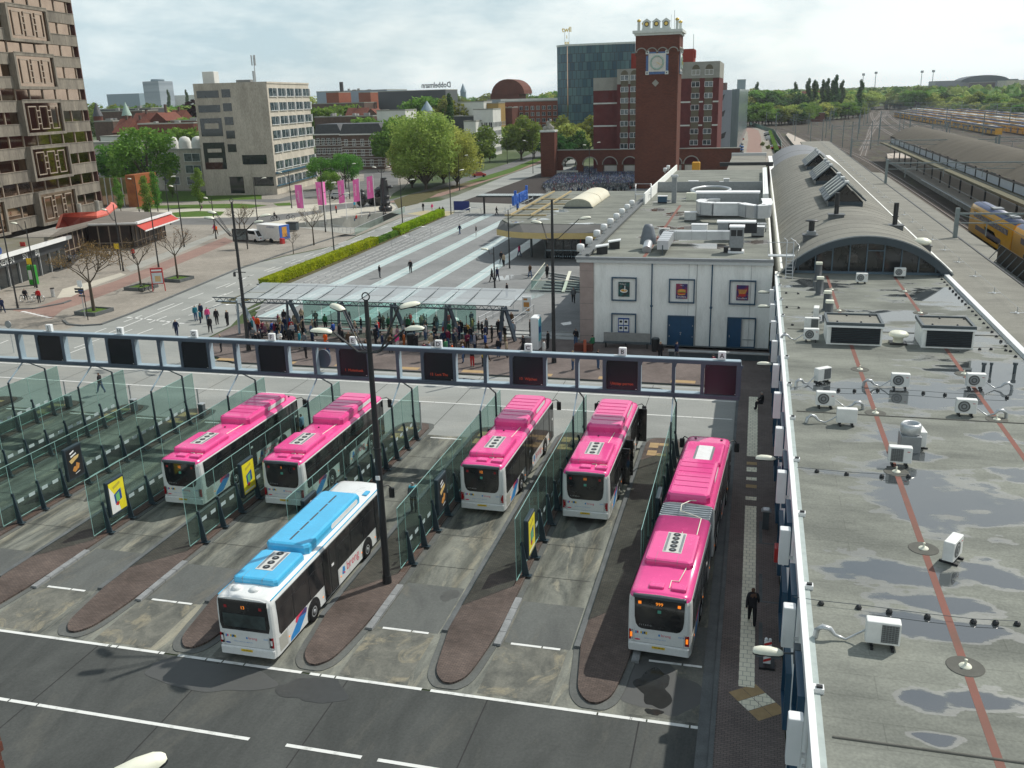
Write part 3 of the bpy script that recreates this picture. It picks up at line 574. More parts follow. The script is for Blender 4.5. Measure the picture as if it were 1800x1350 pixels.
make_bus('blue',(-19.12,28.68,0),0,'white city bus with sky blue roof units in the foreground lane',route='13',no='5525',plate='50-BBX-5')
make_bus('long',(-2.86,32.35,0),radians(-3.1),'long pink articulated bus with grey bellows next to the station pavement',L=18.2,route='999',no='9278',plate='BX-SR-14')
m_gl=glass('green screen glass',(.76,.89,.86),.14,refl=1.,body=.1);m_edge=mat('glass edge',(.3,.5,.46),rough=.2);m_fin=mat('blue black steel',(.03,.05,.062),(.022,.036,.046),rough=.4,scale=2)
m_gsteel=mat('slate blue steel',(.075,.1,.13),(.055,.075,.1),rough=.4,scale=.8);m_gpale=mat('pale blue steel',(.33,.42,.47),(.27,.35,.4),rough=.4,scale=.8)
FY=[54.05,52.3,50.5,48.7,46.9,45.1,43.3,41.4,39.55,37.7]
nm=['at the far right beside the articulated bus','between the two right hand pink buses','with the man in grey behind it','behind the blue roofed bus','right of the leftmost pink bus','left of the leftmost pink bus','second to the left of the leftmost pink bus','third to the left of the leftmost pink bus','fourth to the left of the leftmost pink bus','at the left edge under the last gantry screen']
for k in range(9):
 xg=XG[k];t=thing('glass_screen','green glass screen wall on dark fins '+nm[k],'glass wall',(xg,0,.12),0,'glass screens between the bus lanes')
 ys=[55.35]+FY+[36.75]
 for a,c in zip(ys,ys[1:]):
  b=MB();b.box(-.006,.006,c+.012,a-.012,.22,3.35);b.build('glass_pane',m_gl,t)
 b=MB();b.box(-.012,.012,36.75,55.35,3.35,3.375);b.box(-.02,.02,36.75,55.35,.2,.225);[b.box(-.01,.01,y_-.011,y_+.011,.22,3.35)for y_ in ys];b.build('edge_trim',m_edge,t)
 b=MB()
 for a,c in zip(FY,FY[1:]):b.box(.007,.012,c+.3,c+.75,1.0,1.2);b.box(.007,.012,c+1.15,c+1.6,1.0,1.2)
 tag(b.build('safety_marks',mat('frosted mark',(.42,.52,.52),rough=.4),t),kind='stuff')
 for i,y in enumerate(FY):
  b=MB();b.ext([(.03,0),(.42,0),(.36,.12),(.1,1.72),(.03,1.75)],'y',y-.035,y+.035);b.box(.03,.5,y-.12,y+.12,-.005,.03);b.box(-.03,.1,y-.05,y+.05,1.55,1.7)
  b.build('fin',m_fin,t)
  if i in(0,2):
   b=MB();zt=3.55;b.bar((.08,y,1.6),(.06,y,zt),.09);b.build('support_post',m_fin,t)
   b=MB();b.bar((.06,y,zt),(0,52.3,4.62),.07);b.build('strut',m_gpale if i==2 else m_fin,t)
def advert(k,y,kind,label):
 t=thing('advert_panel',label,'poster',(XG[k],y,.12),0,'advert cases on the glass walls')
 b=MB();b.bbox(.1,.32,-.72,.72,.75,2.75,.04);b.build('case',m_fin,t)
 b=MB();b.box(.32,.33,-.6,.6,.88,2.62,0)
 X=.331
 def ps(P,m,e=.002):b.ext(P,'x',X,X+e,m)
 if kind=='food':
  ps([(-.35,2.4),(-.3,2.3),(.05,2.42),(.02,2.5)],1);ps([(-.3,2.2),(-.28,2.1),(.2,2.22),(.18,2.3)],1);ps([(-.45,1.95),(-.3,1.72),(.3,1.95),(.4,2.12),(0,2.1)],2)
  ps([(-.3,1.3),(-.1,1.15),(.25,1.3),(.35,1.55),(.1,1.7),(.02,1.5),(-.15,1.5)],3);ps([(-.1,1.02),(.3,1.1),(.3,1.14),(-.1,1.06)],1)
  ms=[black,white,mat('poster cream',(.65,.5,.2),(.5,.3,.1),scale=6),mat('poster orange',(.6,.3,.06),(.4,.15,.04),scale=8)]
 else:
  ps([(-.6,.88),(-.6,2.45),(-.1,1.7),(.1,.88)]if k==5 else[(-.55,.95),(-.5,1.05),(.5,1.05),(.5,.95)],1);ps([(-.3,2.35),(-.28,2.2),(.3,2.35),(.3,2.5)],2);ps([(-.25,1.35),(-.28,1.9),(.3,2.1),(.32,1.5)],3,.003)
  ps([(-.12,1.4),(-.15,1.85),(.15,1.95),(.15,1.5)],4,.004);ps([(-.25,1.3),(-.05,1.2),(.1,1.35),(-.1,1.45)],5,.005)
  ms=[mat('poster yellow',(.8,.7,.03),rough=.4),white,mat('poster gold',(.5,.42,.05)),bluep,mat('poster green',(.15,.45,.15)),redp]
 b.build('poster',ms,t)
advert(6,42.35,'food','dark food poster on the second glass wall left of the buses')
advert(5,38.6,'yellow','yellow and white poster in a dark case left of the leftmost bus')
advert(4,42.35,'yellow','yellow poster in a dark case between the leftmost bus and its neighbour')
advert(3,38.6,'food','dark advert case just behind the blue roofed bus')
advert(2,42.35,'food','dark food poster by the man in the grey jacket')
advert(1,38.6,'yellow','yellow poster on the end of the glass wall right of the third pink bus')
advert(0,42.35,'food','dark advert case edge on beside the articulated bus')
for k in range(1,9):
 b=MB();b.cyl(0,0,0,1.95,.06,n=10);b.cyl(0,0,1.95,2.0,.075,n=10);o=b.build('bollard',galv,None,(XG[k]-.15,55.9,.12));tag(o,'pale steel post at the head of the bus island, bay %s'%'ABCDEFGHJK'[k],'post','steel posts at the heads of the bus islands')
for k,s in((6,'behind the second glass wall left of the buses'),(8,'behind the glass wall at the far left'),(7,'behind the third glass wall left of the buses')):
 t=thing('litter_bin','grey litter bin '+s,'bin',(XG[k]+.25,55.6,.12),0,'grey litter bins on the islands');b=MB();b.bbox(-.2,.2,-.2,.2,.08,.95,.04);b.build('body',dgrey,t);b=MB();b.bbox(-.22,.22,-.22,.22,.95,1.03,.03);b.build('lid',galv,t)
t=thing('sign_gantry','long slate blue gantry frame spanning the bus lanes with departure screens','gantry',(0,52.3,0));x0,x1=-56.5,-.35
b=MB();b.bbox(x0,x1,-.3,.3,6.78,7.0,.03);b.build('top_beam',m_gsteel,t)
b=MB();b.box(x0,x1,-.22,.22,7.0,7.02);b.build('top_flashing',m_gpale,t)
b=MB();b.bbox(x0,x1,-.3,.3,4.7,4.95,.03);b.box(x0,x1,-.2,.28,4.95,4.957,1);b.build('bottom_beam',[m_gsteel,m_gpale],t)
let='ABCDEFGHJ';txt={1:'Uitstap perron',2:'13  Wijchen',3:'12  Lent Thu',4:'1  Molenhoek'}
for k in range(9):
 xs=-1.4-PITCH*k;xc=XG[k]
 for(xx,w)in((xc,.2),(xs-1.06,.2),(xs+1.04,.18)):
  b=MB();b.ext([(xx-w/2,4.95),(xx+w/2,4.95),(xx+w/2,6.5),(xx+w/2+.1,6.78),(xx-w/2,6.78)],'y',-.27,-.2);b.box(xx-w/2+.03,xx+w/2-.02,-.2,.27,4.957,6.775,1);b.build('mullion',[m_gsteel,m_gpale],t)
 b=MB();b.box(xs-.93,xs+.93,-.24,.2,4.97,6.76);s=b.build('display_screen',mat('display glass',(.012,.012,.02),(.006,.008,.01),rough=.25),t)
 if k in txt:
  b=MB();b.text(txt[k],.24,FR(xs,-.246,5.35),wide=.95);b.build('led_text',m_ledr,s)
 b=MB();b.box(xs+.8,xs+.88,-.246,-.24,5.02,5.05);b.build('maker_plate',white,s)
 b=MB();b.bbox(xs-.22,xs+.22,-.14,.14,7.06,7.52,.03);b.box(xs-.5,xs+.22,-.05,.05,7.02,7.06);s=b.build('letter_box',white,t)
 b=MB();b.text(let[k],.38,FR(xs,-.146,7.28),bold=.012);b.build('letter',black,s)
b=MB();b.ext([(XG[4]+.35+.48*cos(a),5.85+.62*sin(a))for a in[i*pi/12 for i in range(24)]],'y',.35,.5);b.build('round_sign',m_gsteel,t)
for k in(-1,):
 b=MB();b.bbox(-.55,-.3,-.28,.28,4.7,7.0,.03);b.build('end_frame',m_gsteel,t)
def felt(name,pools,z,base=(.235,.245,.212),dark=(.145,.152,.134),seam=1.0,wcol=(.045,.052,.055)):
 m,t,b=newmat(name);N,L=t.nodes.new,t.links.new
 g=N('ShaderNodeNewGeometry');P=g.outputs['Position']
 n1=N('ShaderNodeTexNoise');n1 .inputs['Scale'].default_value=.35;n1 .inputs['Detail'].default_value=9;n1 .inputs['Roughness'].default_value=.65
 mp=N('ShaderNodeMapping');mp.inputs['Scale'].default_value=(.6,1.5,1);L(P,mp.inputs[0]);L(mp.outputs[0],n1 .inputs['Vector'])
 r=N('ShaderNodeValToRGB');r.color_ramp.elements[0].position=.36;r.color_ramp.elements[1].position=.62;r.color_ramp.elements[0].color=(*dark,1);r.color_ramp.elements[1].color=(*base,1);L(n1 .outputs[0],r.inputs[0]);col=r.outputs[0]
 n3=N('ShaderNodeTexNoise');n3 .inputs['Scale'].default_value=12;n3 .inputs['Detail'].default_value=3;L(P,n3 .inputs['Vector'])
 k=N('ShaderNodeTexBrick');k.inputs['Scale'].default_value=1;k.inputs['Color1'].default_value=k.inputs['Color2'].default_value=(1,1,1,1);k.inputs['Mortar'].default_value=(.84,.84,.84,1);k.inputs['Mortar Size'].default_value=.018;k.inputs['Brick Width'].default_value=7.5;k.inputs['Row Height'].default_value=seam;L(P,k.inputs['Vector'])
 ml=N('ShaderNodeMix');ml.data_type='RGBA';ml.blend_type='MULTIPLY';ml.inputs[0].default_value=1;L(col,ml.inputs[6]);L(k.outputs[0],ml.inputs[7])
 mr=N('ShaderNodeMapRange');mr.inputs[1].default_value=.3;mr.inputs[2].default_value=.7;mr.inputs[3].default_value=.86;mr.inputs[4].default_value=1.12;L(n3 .outputs[0],mr.inputs[0])
 sc=N('ShaderNodeVectorMath');sc.operation='SCALE';L(ml.outputs[2],sc.inputs[0]);L(mr.outputs[0],sc.inputs['Scale'])
 cur=None
 for(x,y,rx,ry)in pools:
  a=N('ShaderNodeVectorMath');a.operation='SUBTRACT';L(P,a.inputs[0]);a.inputs[1].default_value=(x,y,z)
  c=N('ShaderNodeVectorMath');c.operation='DIVIDE';L(a.outputs[0],c.inputs[0]);c.inputs[1].default_value=(rx,ry,50)
  l=N('ShaderNodeVectorMath');l.operation='LENGTH';L(c.outputs[0],l.inputs[0])
  if cur is None:cur=l.outputs['Value']
  else:
   q=N('ShaderNodeMath');q.operation='MINIMUM';L(cur,q.inputs[0]);L(l.outputs['Value'],q.inputs[1]);cur=q.outputs[0]
 n2=N('ShaderNodeTexNoise');n2 .inputs['Scale'].default_value=.7;n2 .inputs['Detail'].default_value=7;n2 .inputs['Roughness'].default_value=.5;mp2=N('ShaderNodeMapping');mp2 .inputs['Scale'].default_value=(.8,1.5,1);L(P,mp2 .inputs[0]);L(mp2 .outputs[0],n2 .inputs['Vector'])
 q=N('ShaderNodeMath');q.operation='MULTIPLY_ADD';L(n2 .outputs[0],q.inputs[0]);q.inputs[1].default_value=2.9;q.inputs[2].default_value=-1.45
 w=N('ShaderNodeMath');w.operation='ADD';L(cur,w.inputs[0]);L(q.outputs[0],w.inputs[1])
 rw=N('ShaderNodeValToRGB');e=rw.color_ramp.elements;e[0].position=.0;e[0].color=(1,1,1,1);e[1].position=1;e[1].color=(0,0,0,1)
 rw.color_ramp.interpolation='LINEAR'
 for p_,v_ in((.6,1),(.76,.45),(.9,.3),(.95,.42),(1.0,0)):x_=e.new(min(p_,.999));x_.color=(v_,)*3+(1,)
 sc2=N('ShaderNodeMath');sc2 .operation='MULTIPLY';L(w.outputs[0],sc2 .inputs[0]);sc2 .inputs[1].default_value=1.0;L(sc2 .outputs[0],rw.inputs[0])
 mx=N('ShaderNodeMix');mx.data_type='RGBA';L(rw.outputs[0],mx.inputs[0]);L(sc.outputs[0],mx.inputs[6]);mx.inputs[7].default_value=(*wcol,1);L(mx.outputs[2],b.inputs['Base Color'])
 ro=N('ShaderNodeMapRange');ro.inputs[1].default_value=0;ro.inputs[2].default_value=.8;ro.inputs[3].default_value=.85;ro.inputs[4].default_value=.02;L(rw.outputs[0],ro.inputs[0]);L(ro.outputs[0],b.inputs['Roughness'])
 so_=N('ShaderNodeMapRange');so_.inputs[3].default_value=.04;so_.inputs[4].default_value=.9;L(rw.outputs[0],so_.inputs[0]);L(so_.outputs[0],b.inputs['Specular IOR Level']);b.inputs['IOR'].default_value=1.9
 return m
RZ=6.6
pl=[]
for x,y,rx,ry in((1590,850,2.6,2.4),(1650,890,2.6,2.2),(1700,880,1.6,1.3),(1770,900,1.2,1.5),(1555,765,1.6,1.1),(1600,800,1.3,.9),(1500,690,2.6,1.6),(1600,695,3.,1.8),(1700,700,3,2),(1760,660,3,3.2),(1640,590,3.5,2.2),(1560,555,3.2,1.3),(1480,560,2.5,1.2),(1650,520,3.,3),(1440,500,2,2.2),(1560,1000,1.9,1.1),(1640,1010,1.4,.9),(1740,1010,1.2,.9),(1660,1060,1.6,.9),(1590,1085,1.1,.7),(1620,1225,.8,.45),(1730,1235,1.3,.55),(1760,770,.9,.7),(1700,1110,1.5,.5),(1645,1300,.5,.3),(1790,830,.8,.8)):
 p=G(x,y,RZ);e_=1.35 if y<760 else 1.12;pl.append((p.x,p.y,rx*e_,ry*e_))
m_felt=felt('roof felt with pools',pl,RZ)
m_felt2=felt('upper roof felt',[(*tuple(G(x,y,7.9))[:2],rx,ry)for x,y,rx,ry in((1155,368,1.5,2),(1170,400,1.6,1.5),(1190,375,1.5,3),(1215,400,1.8,2.5),(1180,420,2,1.5),(1250,432,2.5,1.5),(1330,425,1.6,1.6),(1140,415,1.1,1.3))],7.9,wcol=(.1,.075,.06))
m_felt3=felt('platform roof felt',[(60,60,.1,.1)],6,base=(.25,.245,.212),dark=(.19,.186,.162),seam=.9)
m_felt4=felt('hall roof felt',[(*tuple(G(x,y,5.3))[:2],rx,ry)for x,y,rx,ry in((905,390,.9,1.6),(950,385,1.2,1.4),(985,370,1.3,2),(1000,350,1,2),(1030,393,2,.8),(960,378,1,1.5))],5.3,wcol=(.25,.27,.28))
m_rend=mat('pale render wall',(.83,.84,.8),(.68,.69,.65),rough=.85,scale=1.1,fine=.05,stretch=(1,1,.22),lo=.28,hi=.5);m_navy=paint('dark teal blue paint',(.018,.07,.125),rough=.35,coat=.2);m_cap=mat('white roof trim',(.8,.81,.8),(.68,.7,.69),rough=.4,scale=.8)
m_pinkst=mat('pinkish stone cladding',(.4,.32,.29),(.33,.265,.24),rough=.8,scale=1.5,fine=.1)
t=thing('station_building','long station building with white side wall, felt roof with puddles and navy frames','station',(0,0,0))
b=MB();b.box(2.0,15.6,8,83.2,0,RZ-.02);b.build('wall',m_rend,t)
b=MB();b.box(2.3,15.45,8,83.1,RZ-.02,RZ);b.build('roof',m_felt,t)
b=MB();b.box(1.94,2.12,8,80.9,6.42,6.78);b.box(2.12,2.3,8,80.9,RZ-.1,6.62,1);b.box(15.5,15.85,8,83.1,6.45,6.82)
for i in range(14):y=11+5.45*i;b.box(2.1,2.4,y,y+.25,6.6,6.74);b.box(2.2,2.36,y+.05,y+.15,6.74,6.8,2)
b.build('roof_trim',[m_cap,mat('pale green trim',(.38,.44,.42),(.3,.35,.34),rough=.5),black],t)
b=MB()
for x in(6.2,11.6):b.box(x-.11,x+.11,12,81.5,RZ,RZ+.004)
b.build('red_roof_stripe',mat('red roofing tape',(.24,.105,.085),(.17,.1,.08),rough=.85,scale=.7),t)
b=MB()
for y in(20.2,45.0,62.0):b.tube([(2.5,y,RZ+.0),(15.4,y,RZ)],.045,6)
b.build('roof_ridge',mat('felt ridge',(.13,.13,.115),rough=.9),t)
for i in range(12):
 y=20.9+5.45*i
 if y>79:break
 b=MB();b.bbox(1.48,1.86,y-.08,y+.3,5.1,6.5,.03);b.box(1.86,2.0,y+.02,y+.12,5.3,5.4);b.build('light_box',m_cap,t)
 for(za,zb)in((.75,3.0),(4.1,6.0)):
  b=MB();y2=y+2.75;f=.1
  b.box(1.8,2.0,y2-1.1,y2-1.1+f,za,zb);b.box(1.8,2.0,y2+1.1-f,y2+1.1,za,zb);b.box(1.8,2.0,y2-1.1+f,y2+1.1-f,zb-f,zb);b.box(1.8,2.0,y2-1.1+f,y2+1.1-f,za,za+f);b.box(1.93,2.0,y2-.95,y2+.95,za+f,zb-f)
  b.build('window_frame',m_navy,t)
 b=MB();b.tube([(1.96,y+.15,.1),(1.96,y+.15,5.0)],.05,6);b.build('downpipe',white,t)
aw=[]
for x in(6.2,11.6):
 for y in(24.0,31.0,37.9,45.4,53,60.5,68,75.5):
  if x>10 and y<32:continue
  t2=thing('roof_anchor','','roof anchor',(x,y,RZ),0,'safety anchors set along the red roof stripes');t2['label']='round safety anchor on a felt disc, %s red roof stripe'%('left'if x<8 else 'right')
  b=MB();b.cyl(0,0,.004,.02,.5,.48,n=20);b.build('felt_disc',mat('felt ridge',(.13,.13,.115)),t2)
  b=MB();b.lathe(0,0,[(.17,.02),(.15,.05),(.04,.06),(.03,.2),(.05,.22),(.01,.23)],12);b.build('anchor_post',cream,t2)
blk=None
def roof_block(p,g='lightning cable blocks on the flat roof'):
 global blk
 if blk is None:
  b=MB();b.lathe(0,0,[(.09,0),(.1,.05),(.06,.12),(.01,.13)],8);blk=b.build('cable_block',black,None,p);tag(blk,'small black cable block standing on the grey felt roof','cable block',g)
 else:dup(blk,p)
cb=MB()
for row in([(1443,1063),(1509,1070),(1563,1077),(1630,1086),(1711,1095),(1750,1097),(1788,1099)],[(1436,830),(1488,835),(1550,839),(1597,839)],[(1474,687),(1502,688),(1543,687),(1623,692),(1661,695),(1770,700)],[(1382,516),(1403,517)],[(1383,541),(1404,542)],[(1393,572)],[(1722,615),(1742,615),(1768,617)]):
 pts=[G(x,y,RZ)for x,y in row]
 for p in pts:roof_block(p)
 if len(pts)>1:
  q=[pts[0]+Vector((-.8,.1,.12))]+[p+Vector((0,0,.14))for p in pts];cb.tube(q,.012,4)
for y0 in range(484,1000,34):pass
for i in range(22):p=Vector((15.1,57+i*1.18,RZ));roof_block(p)
tag(cb.build('lightning_cable',dgrey),'thin dark lightning cable running over the flat roof between black blocks','cable')
for i,(x,y,r)in enumerate(((1728,655,.13),(1741,655,.09),(1783,655,.13))):
 p=G(x,y,RZ);b=MB();b.cyl(0,0,0,.45,r*.7,n=10);b.cyl(0,0,.45,.58,r,n=10);tag(b.build('vent_pipe',dgrey,None,p),'short dark vent pipe in the roof pool, '+('widest, left of three','thin one in the middle','right of three')[i],'vent pipe','vent pipes in the roof pool')
m_ac=mat('air conditioner casing',(.74,.75,.72),(.64,.65,.62),rough=.5,scale=3);m_grill=mat('condenser grille',(.12,.125,.12),(.06,.065,.065),rough=.6,scale=30)
def acunit(p,rz,face,label,w=.92,h=.68,d=.36,pipe=1,zb=.16):
 t=thing('air_conditioner',label,'air conditioner',p,rz,'air conditioners on the station roof')
 b=MB();b.bbox(-w/2,w/2,-d/2,d/2,zb,zb+h,.03);b.build('casing',m_ac,t)
 b=MB()
 for s in(-.3,.3):b.box(s*w-.04,s*w+.04,-d/2-.12,d/2+.12,0,.07)
 for s in(-.3,.3):b.box(s*w-.03,s*w+.03,-d/2+.03,-d/2+.08,.07,zb);b.box(s*w-.03,s*w+.03,d/2-.08,d/2-.03,.07,zb)
 b.build('feet',black,t)
 if face=='fan':
  b=MB();fx=-.12*w;r=h*.4
  for q in range(4):rr=r*(1-q*.24);b.ext([(fx+rr*cos(a),zb+h/2+rr*sin(a))for a in[i*pi/10 for i in range(20)]],'y',-d/2-.012-.006*q,-d/2+.0,q%2)
  b.build('fan_grille',[m_grill,grey],t)
 else:
  b=MB();s=-1 if face=='back'else-1;x0=-.05*w if face=='back'else-.4*w;x1=.44*w if face=='back'else.12*w
  b.box(x0,x1,-d/2-.01,-d/2+.01,zb+.06,zb+h-.06)
  for i in range(9):z=zb+.1+i*(h-.18)/8;b.box(x0,x1,-d/2-.018,-d/2-.01,z,z+.012,1)
  for i in range(6):x=x0+.03+i*(x1-x0-.06)/5;b.box(x-.006,x+.006,-d/2-.018,-d/2-.01,zb+.06,zb+h-.06,1)
  b.build('coil_grille',[m_grill,grey],t)
 b=MB();b.box(w*.28,w*.4,-d/2-.006,-d/2,zb+h*.72,zb+h*.76);b.build('badge',redp,t)
 if pipe:
  s=pipe;b=MB();b.tube([(s*w/2,.05,zb+.25),(s*(w/2+.2),.05,zb+.1),(s*(w/2+.5),0,.06),(s*(w/2+.8),0,.16),(s*(w/2+.95),0,.34),(s*(w/2+1.15),0,.38),(s*(w/2+1.3),0,.25),(s*(w/2+1.33),0,0)],[.03,.03,.035,.05,.08,.085,.085,.085],8);b.build('pipe',galv,t)
def ag(x,y):return G(x,y,RZ)
acunit(ag(1549,1135),radians(-2),'back','white air conditioner nearest the camera with bent silver pipe to its left',pipe=-1)
acunit(ag(1672,985),radians(62),'fan','air conditioner turned sideways beside a round roof anchor on the red stripe',pipe=0)
acunit(ag(1580,817),radians(-2),'back2','air conditioner on the left front of the tall chimney cowl',pipe=0)
acunit(ag(1615,785),radians(95),'fan','air conditioner behind the cowl, side on with loose pipes',pipe=0)
acunit(ag(1450,716),radians(0),'fan','air conditioner with large round fan left of the side on unit',pipe=1)
acunit(ag(1487,747),radians(180),'fan','air conditioner seen from its ribbed back at the felt ridge',pipe=1)
acunit(ag(1696,730),radians(-2),'fan','air conditioner with a dark fan just above the long felt ridge, right half',pipe=1)
acunit(ag(1445,672),radians(38),'back','tall looking air conditioner turned with coil side to the pool',pipe=-1)
acunit(ag(1581,683),radians(-2),'fan','air conditioner in the middle of the big pool',pipe=-1)
acunit(ag(1713,683),radians(2),'fan','air conditioner at the right end of the big pool',pipe=1)
acunit(ag(1425,600),radians(0),'fan','air conditioner with sticker, front one of the cluster by the left louvre house',pipe=-1)
acunit(ag(1426,580),radians(0),'back','air conditioner behind the stickered one, cluster by the left louvre house',pipe=0)
acunit(ag(1434,560),radians(85),'back','narrow air conditioner rearmost in the cluster by the left louvre house',pipe=0)
acunit(ag(1514,498),radians(0),'fan','small air conditioner left one below the arched glass gable',w=.9,pipe=0)
acunit(ag(1581,488),radians(0),'fan','small air conditioner right one below the arched glass gable',w=.9,pipe=0)
t=thing('extractor_cowl','round grey extractor cowl on a square box in the middle of the roof','roof vent',(*tuple(ag(1597,790))[:2],RZ))
b=MB();b.bbox(-.42,.42,-.42,.42,0,.75,.03);b.build('base_box',grey,t);b=MB();b.lathe(0,0,[(.36,.75),(.42,.85),(.44,1.15),(.36,1.25),(.3,1.2),(.28,1.05),(.1,1.1),(.01,1.12)],20);b.build('cowl',galv,t)
t=thing('mushroom_vent','round white mushroom vent between the two louvre houses','roof vent',(*tuple(G(1578,604,RZ))[:2],RZ));b=MB();b.bbox(-.5,.5,-.4,.4,0,.12,.02);b.build('curb',black,t);b=MB();b.lathe(0,0,[(.3,.1),(.3,.4),(.55,.5),(.6,.62),(.45,.76),(.01,.8)],20);b.build('cap',cream,t)
for i,(x,y)in enumerate(((1438,490),(1440,518),(1453,545),(1456,563))):
 p=G(x,y,RZ);t=thing('chimney_vent','','roof vent',p,0,'slim grey vents with cream caps');t['label']='slim grey vent with cream cap, '+('farthest of the row by the ladder','second from the arched gable','third from the arched gable','one touching the left louvre house')[i]
 b=MB();b.lathe(0,0,[(.42,0),(.28,.12),(.26,1.2)],4);b.build('shaft',mat('dark slate',(.1,.11,.115),rough=.6),t);b=MB();b.bbox(-.27,.27,-.2,.2,1.22,1.42,.04);b.build('cap',cream,t)
m_lou=mat('louvre dark',(.012,.016,.022),rough=.4)
for i,(xa,xb)in enumerate(((4.72,7.95),(10.2,13.1))):
 t=thing('louvre_house',('left'if i==0 else 'right')+' hand plant house with dark louvred front and white trim on the flat roof','plant house',((xa+xb)/2,58.4,RZ));w=(xb-xa)/2
 b=MB();b.box(-w,w,0,2.7,0,1.25);b.build('wall',m_rend,t);b=MB();b.box(-w+.08,w-.08,-.02,2.66,1.25,1.3);b.build('roof',m_felt3,t)
 b=MB();b.box(-w-.06,w+.06,-.1,.05,1.2,1.42);b.box(-w-.06,w+.06,2.6,2.75,1.2,1.4);b.box(-w-.06,-w+.09,.05,2.6,1.2,1.4);b.box(w-.09,w+.06,.05,2.6,1.2,1.4);b.box(-w-.06,w+.06,-.12,-.1,1.12,1.24,1);b.build('trim',[dgrey,m_cap],t)
 b=MB();b.box(-w+.25,w-.12,-.03,-.005,.1,1.12);o=b.build('louvre',m_lou,t);b=MB()
 for k in range(9):z=.16+k*.11;b.add([(-w+.25,-.03,z+.05),(w-.12,-.03,z+.05),(w-.12,-.09,z),(-w+.25,-.09,z)],[(0,3,2,1),(0,1,2,3)])
 b.build('slats',dgrey,o)
 b=MB()
 for k in range(4):b.lathe(-w+.6+k*.7,2.3 if k%2 else.5,[(.07,1.3),(.05,1.4),(.01,1.41)],6)
 b.build('roof_block',black,t)
def facade_lamp(i,p,label):
 t=thing('wall_lamp',label,'lamp',p,0,'cream lamps reaching out from the station facade')
 b=MB();b.tube([(.9,.1,.0),(.3,0,.02)],.035,6);b.bbox(.75,.95,-.1,.3,-.25,.25,.02);b.build('bracket',dgrey,t)
 b=MB();lamp_head(b,.85);b.build('lamp_shade',[cream,black],t)
def lamp_head(b,s=1.):
 st=[(-.52,.12,.04),(-.47,.19,.12),(-.25,.225,.19),(.08,.225,.2),(.36,.19,.16),(.48,.13,.1),(.53,.07,.05)];n=10;vs=[];fs=[]
 for x,w,h in st:
  for k in range(n):a=pi*k/(n-1);vs.append((x*s,cos(a)*w*s,sin(a)*h*s))
 for i in range(len(st)-1):
  for k in range(n-1):fs.append((i*n+k,i*n+k+1,i*n+n+k+1,i*n+n+k)[::-1])
 b.add(vs,fs,0,True);b.add([(x*s,w*.95*s,-.0)for x,w,h in st]+[(x*s,-w*.95*s,-.0)for x,w,h in st[::-1]]+[(x*s,w*.9*s,-.06*s)for x,w,h in st]+[(x*s,-w*.9*s,-.06*s)for x,w,h in st[::-1]],[tuple(range(14)),tuple(range(27,13,-1))]+[(i,(i+1)%14,14+(i+1)%14,14+i)[::-1]for i in range(14)],1)
for i,(x,y,z,s)in enumerate(((1338,514,5.6,'farthest lamp on the station facade, near the blue posters wall'),(1338,539,5.6,'second farthest lamp on the station facade'),(1338,640,5.6,'lamp above the seated man in black'),(1345,806,5.6,'lamp over the guide tiles beside the grey pedestal'),(1349,1146,5.6,'nearest facade lamp above the red and white traffic board'))):
 p=G(x,y,z);facade_lamp(i,(1.05,p.y,z),s)
t=thing('station_wing','pale station wing with poster frames, navy doors and a flat roof full of ducts','station',(0,0,0))
b=MB();b.box(-13.75,1.75,81,172.8,0,7.75);b.build('wall',m_rend,t)
b=MB();b.box(-15,-13.75,80.9,172.8,0,7.75);
for z in(.7,2.2,3.7,5.2,6.7):b.box(-15.005,-13.745,80.892,80.9,z,z+.02,1)
b.build('corner_pier',[m_pinkst,dgrey],t)
b=MB();b.box(-15.0,1.55,80.95,122.7,7.75,7.85);b.build('roof',m_felt2,t);b=MB();b.box(-14.6,1.55,122.7,172.7,7.75,7.86);b.box(-14.6,.9,139,172.7,7.86,8.35);b.build('roof',felt('far roof felt',[(-8,130,2,1.6),(-12,127,1.5,2),(-6,150,2,1)],7.9),t)
b=MB();b.box(-15.35,1.8,80.6,80.98,7.78,8.0,1);b.box(-15.25,1.8,80.68,80.9,7.5,7.78);b.build('cornice',[mat('grey white trim',(.55,.57,.56),(.48,.5,.49)),grey],t)
b=MB();b.box(-15.4,-14.5,80.98,172.8,7.72,7.98);b.box(-14.5,-14.2,81.2,172.8,7.98,8.2);b.box(-15.4,-14.95,81.5,172.8,7.5,7.72);b.build('parapet',mat('dark roof edge',(.13,.14,.14),(.1,.11,.11),rough=.7),t)
b=MB();b.box(-14.2,-14.0,122.7,172.8,7.85,9.3);b.box(.95,1.15,122.7,166,7.85,9.2);b.box(1.15,1.6,122.7,166,8.6,9.25,1);b.build('upstand_wall',[m_rend,m_cap],t)
b=MB();b.box(-14,.9,138.9,139.1,7.9,9.3);b.build('cross_wall',grey,t)
b=MB();b.box(-9.5,-9.2,82,122,7.85,7.855);b.build('red_roof_stripe',mat('red roofing tape',(.34,.1,.075)),t)
def frame(b,x0,x1,z0,z1,y=80.9,w=.1,d=.12):b.box(x0,x1,y-d,y+.1,z1-w,z1);b.box(x0,x1,y-d,y+.1,z0,z0+w);b.box(x0,x0+w,y-d,y+.1,z0+w,z1-w);b.box(x1-w,x1,y-d,y+.1,z0+w,z1-w)
m_pa=mat('poster navy',(.03,.02,.12),(.25,.02,.06),rough=.4,scale=3,lo=.45,hi=.55);m_pb=mat('poster dark teal',(.01,.09,.09),(.02,.03,.03),rough=.4,scale=4,lo=.45,hi=.55);m_ora=mat('fried food colour',(.75,.4,.07),(.5,.2,.03),rough=.5,scale=9)
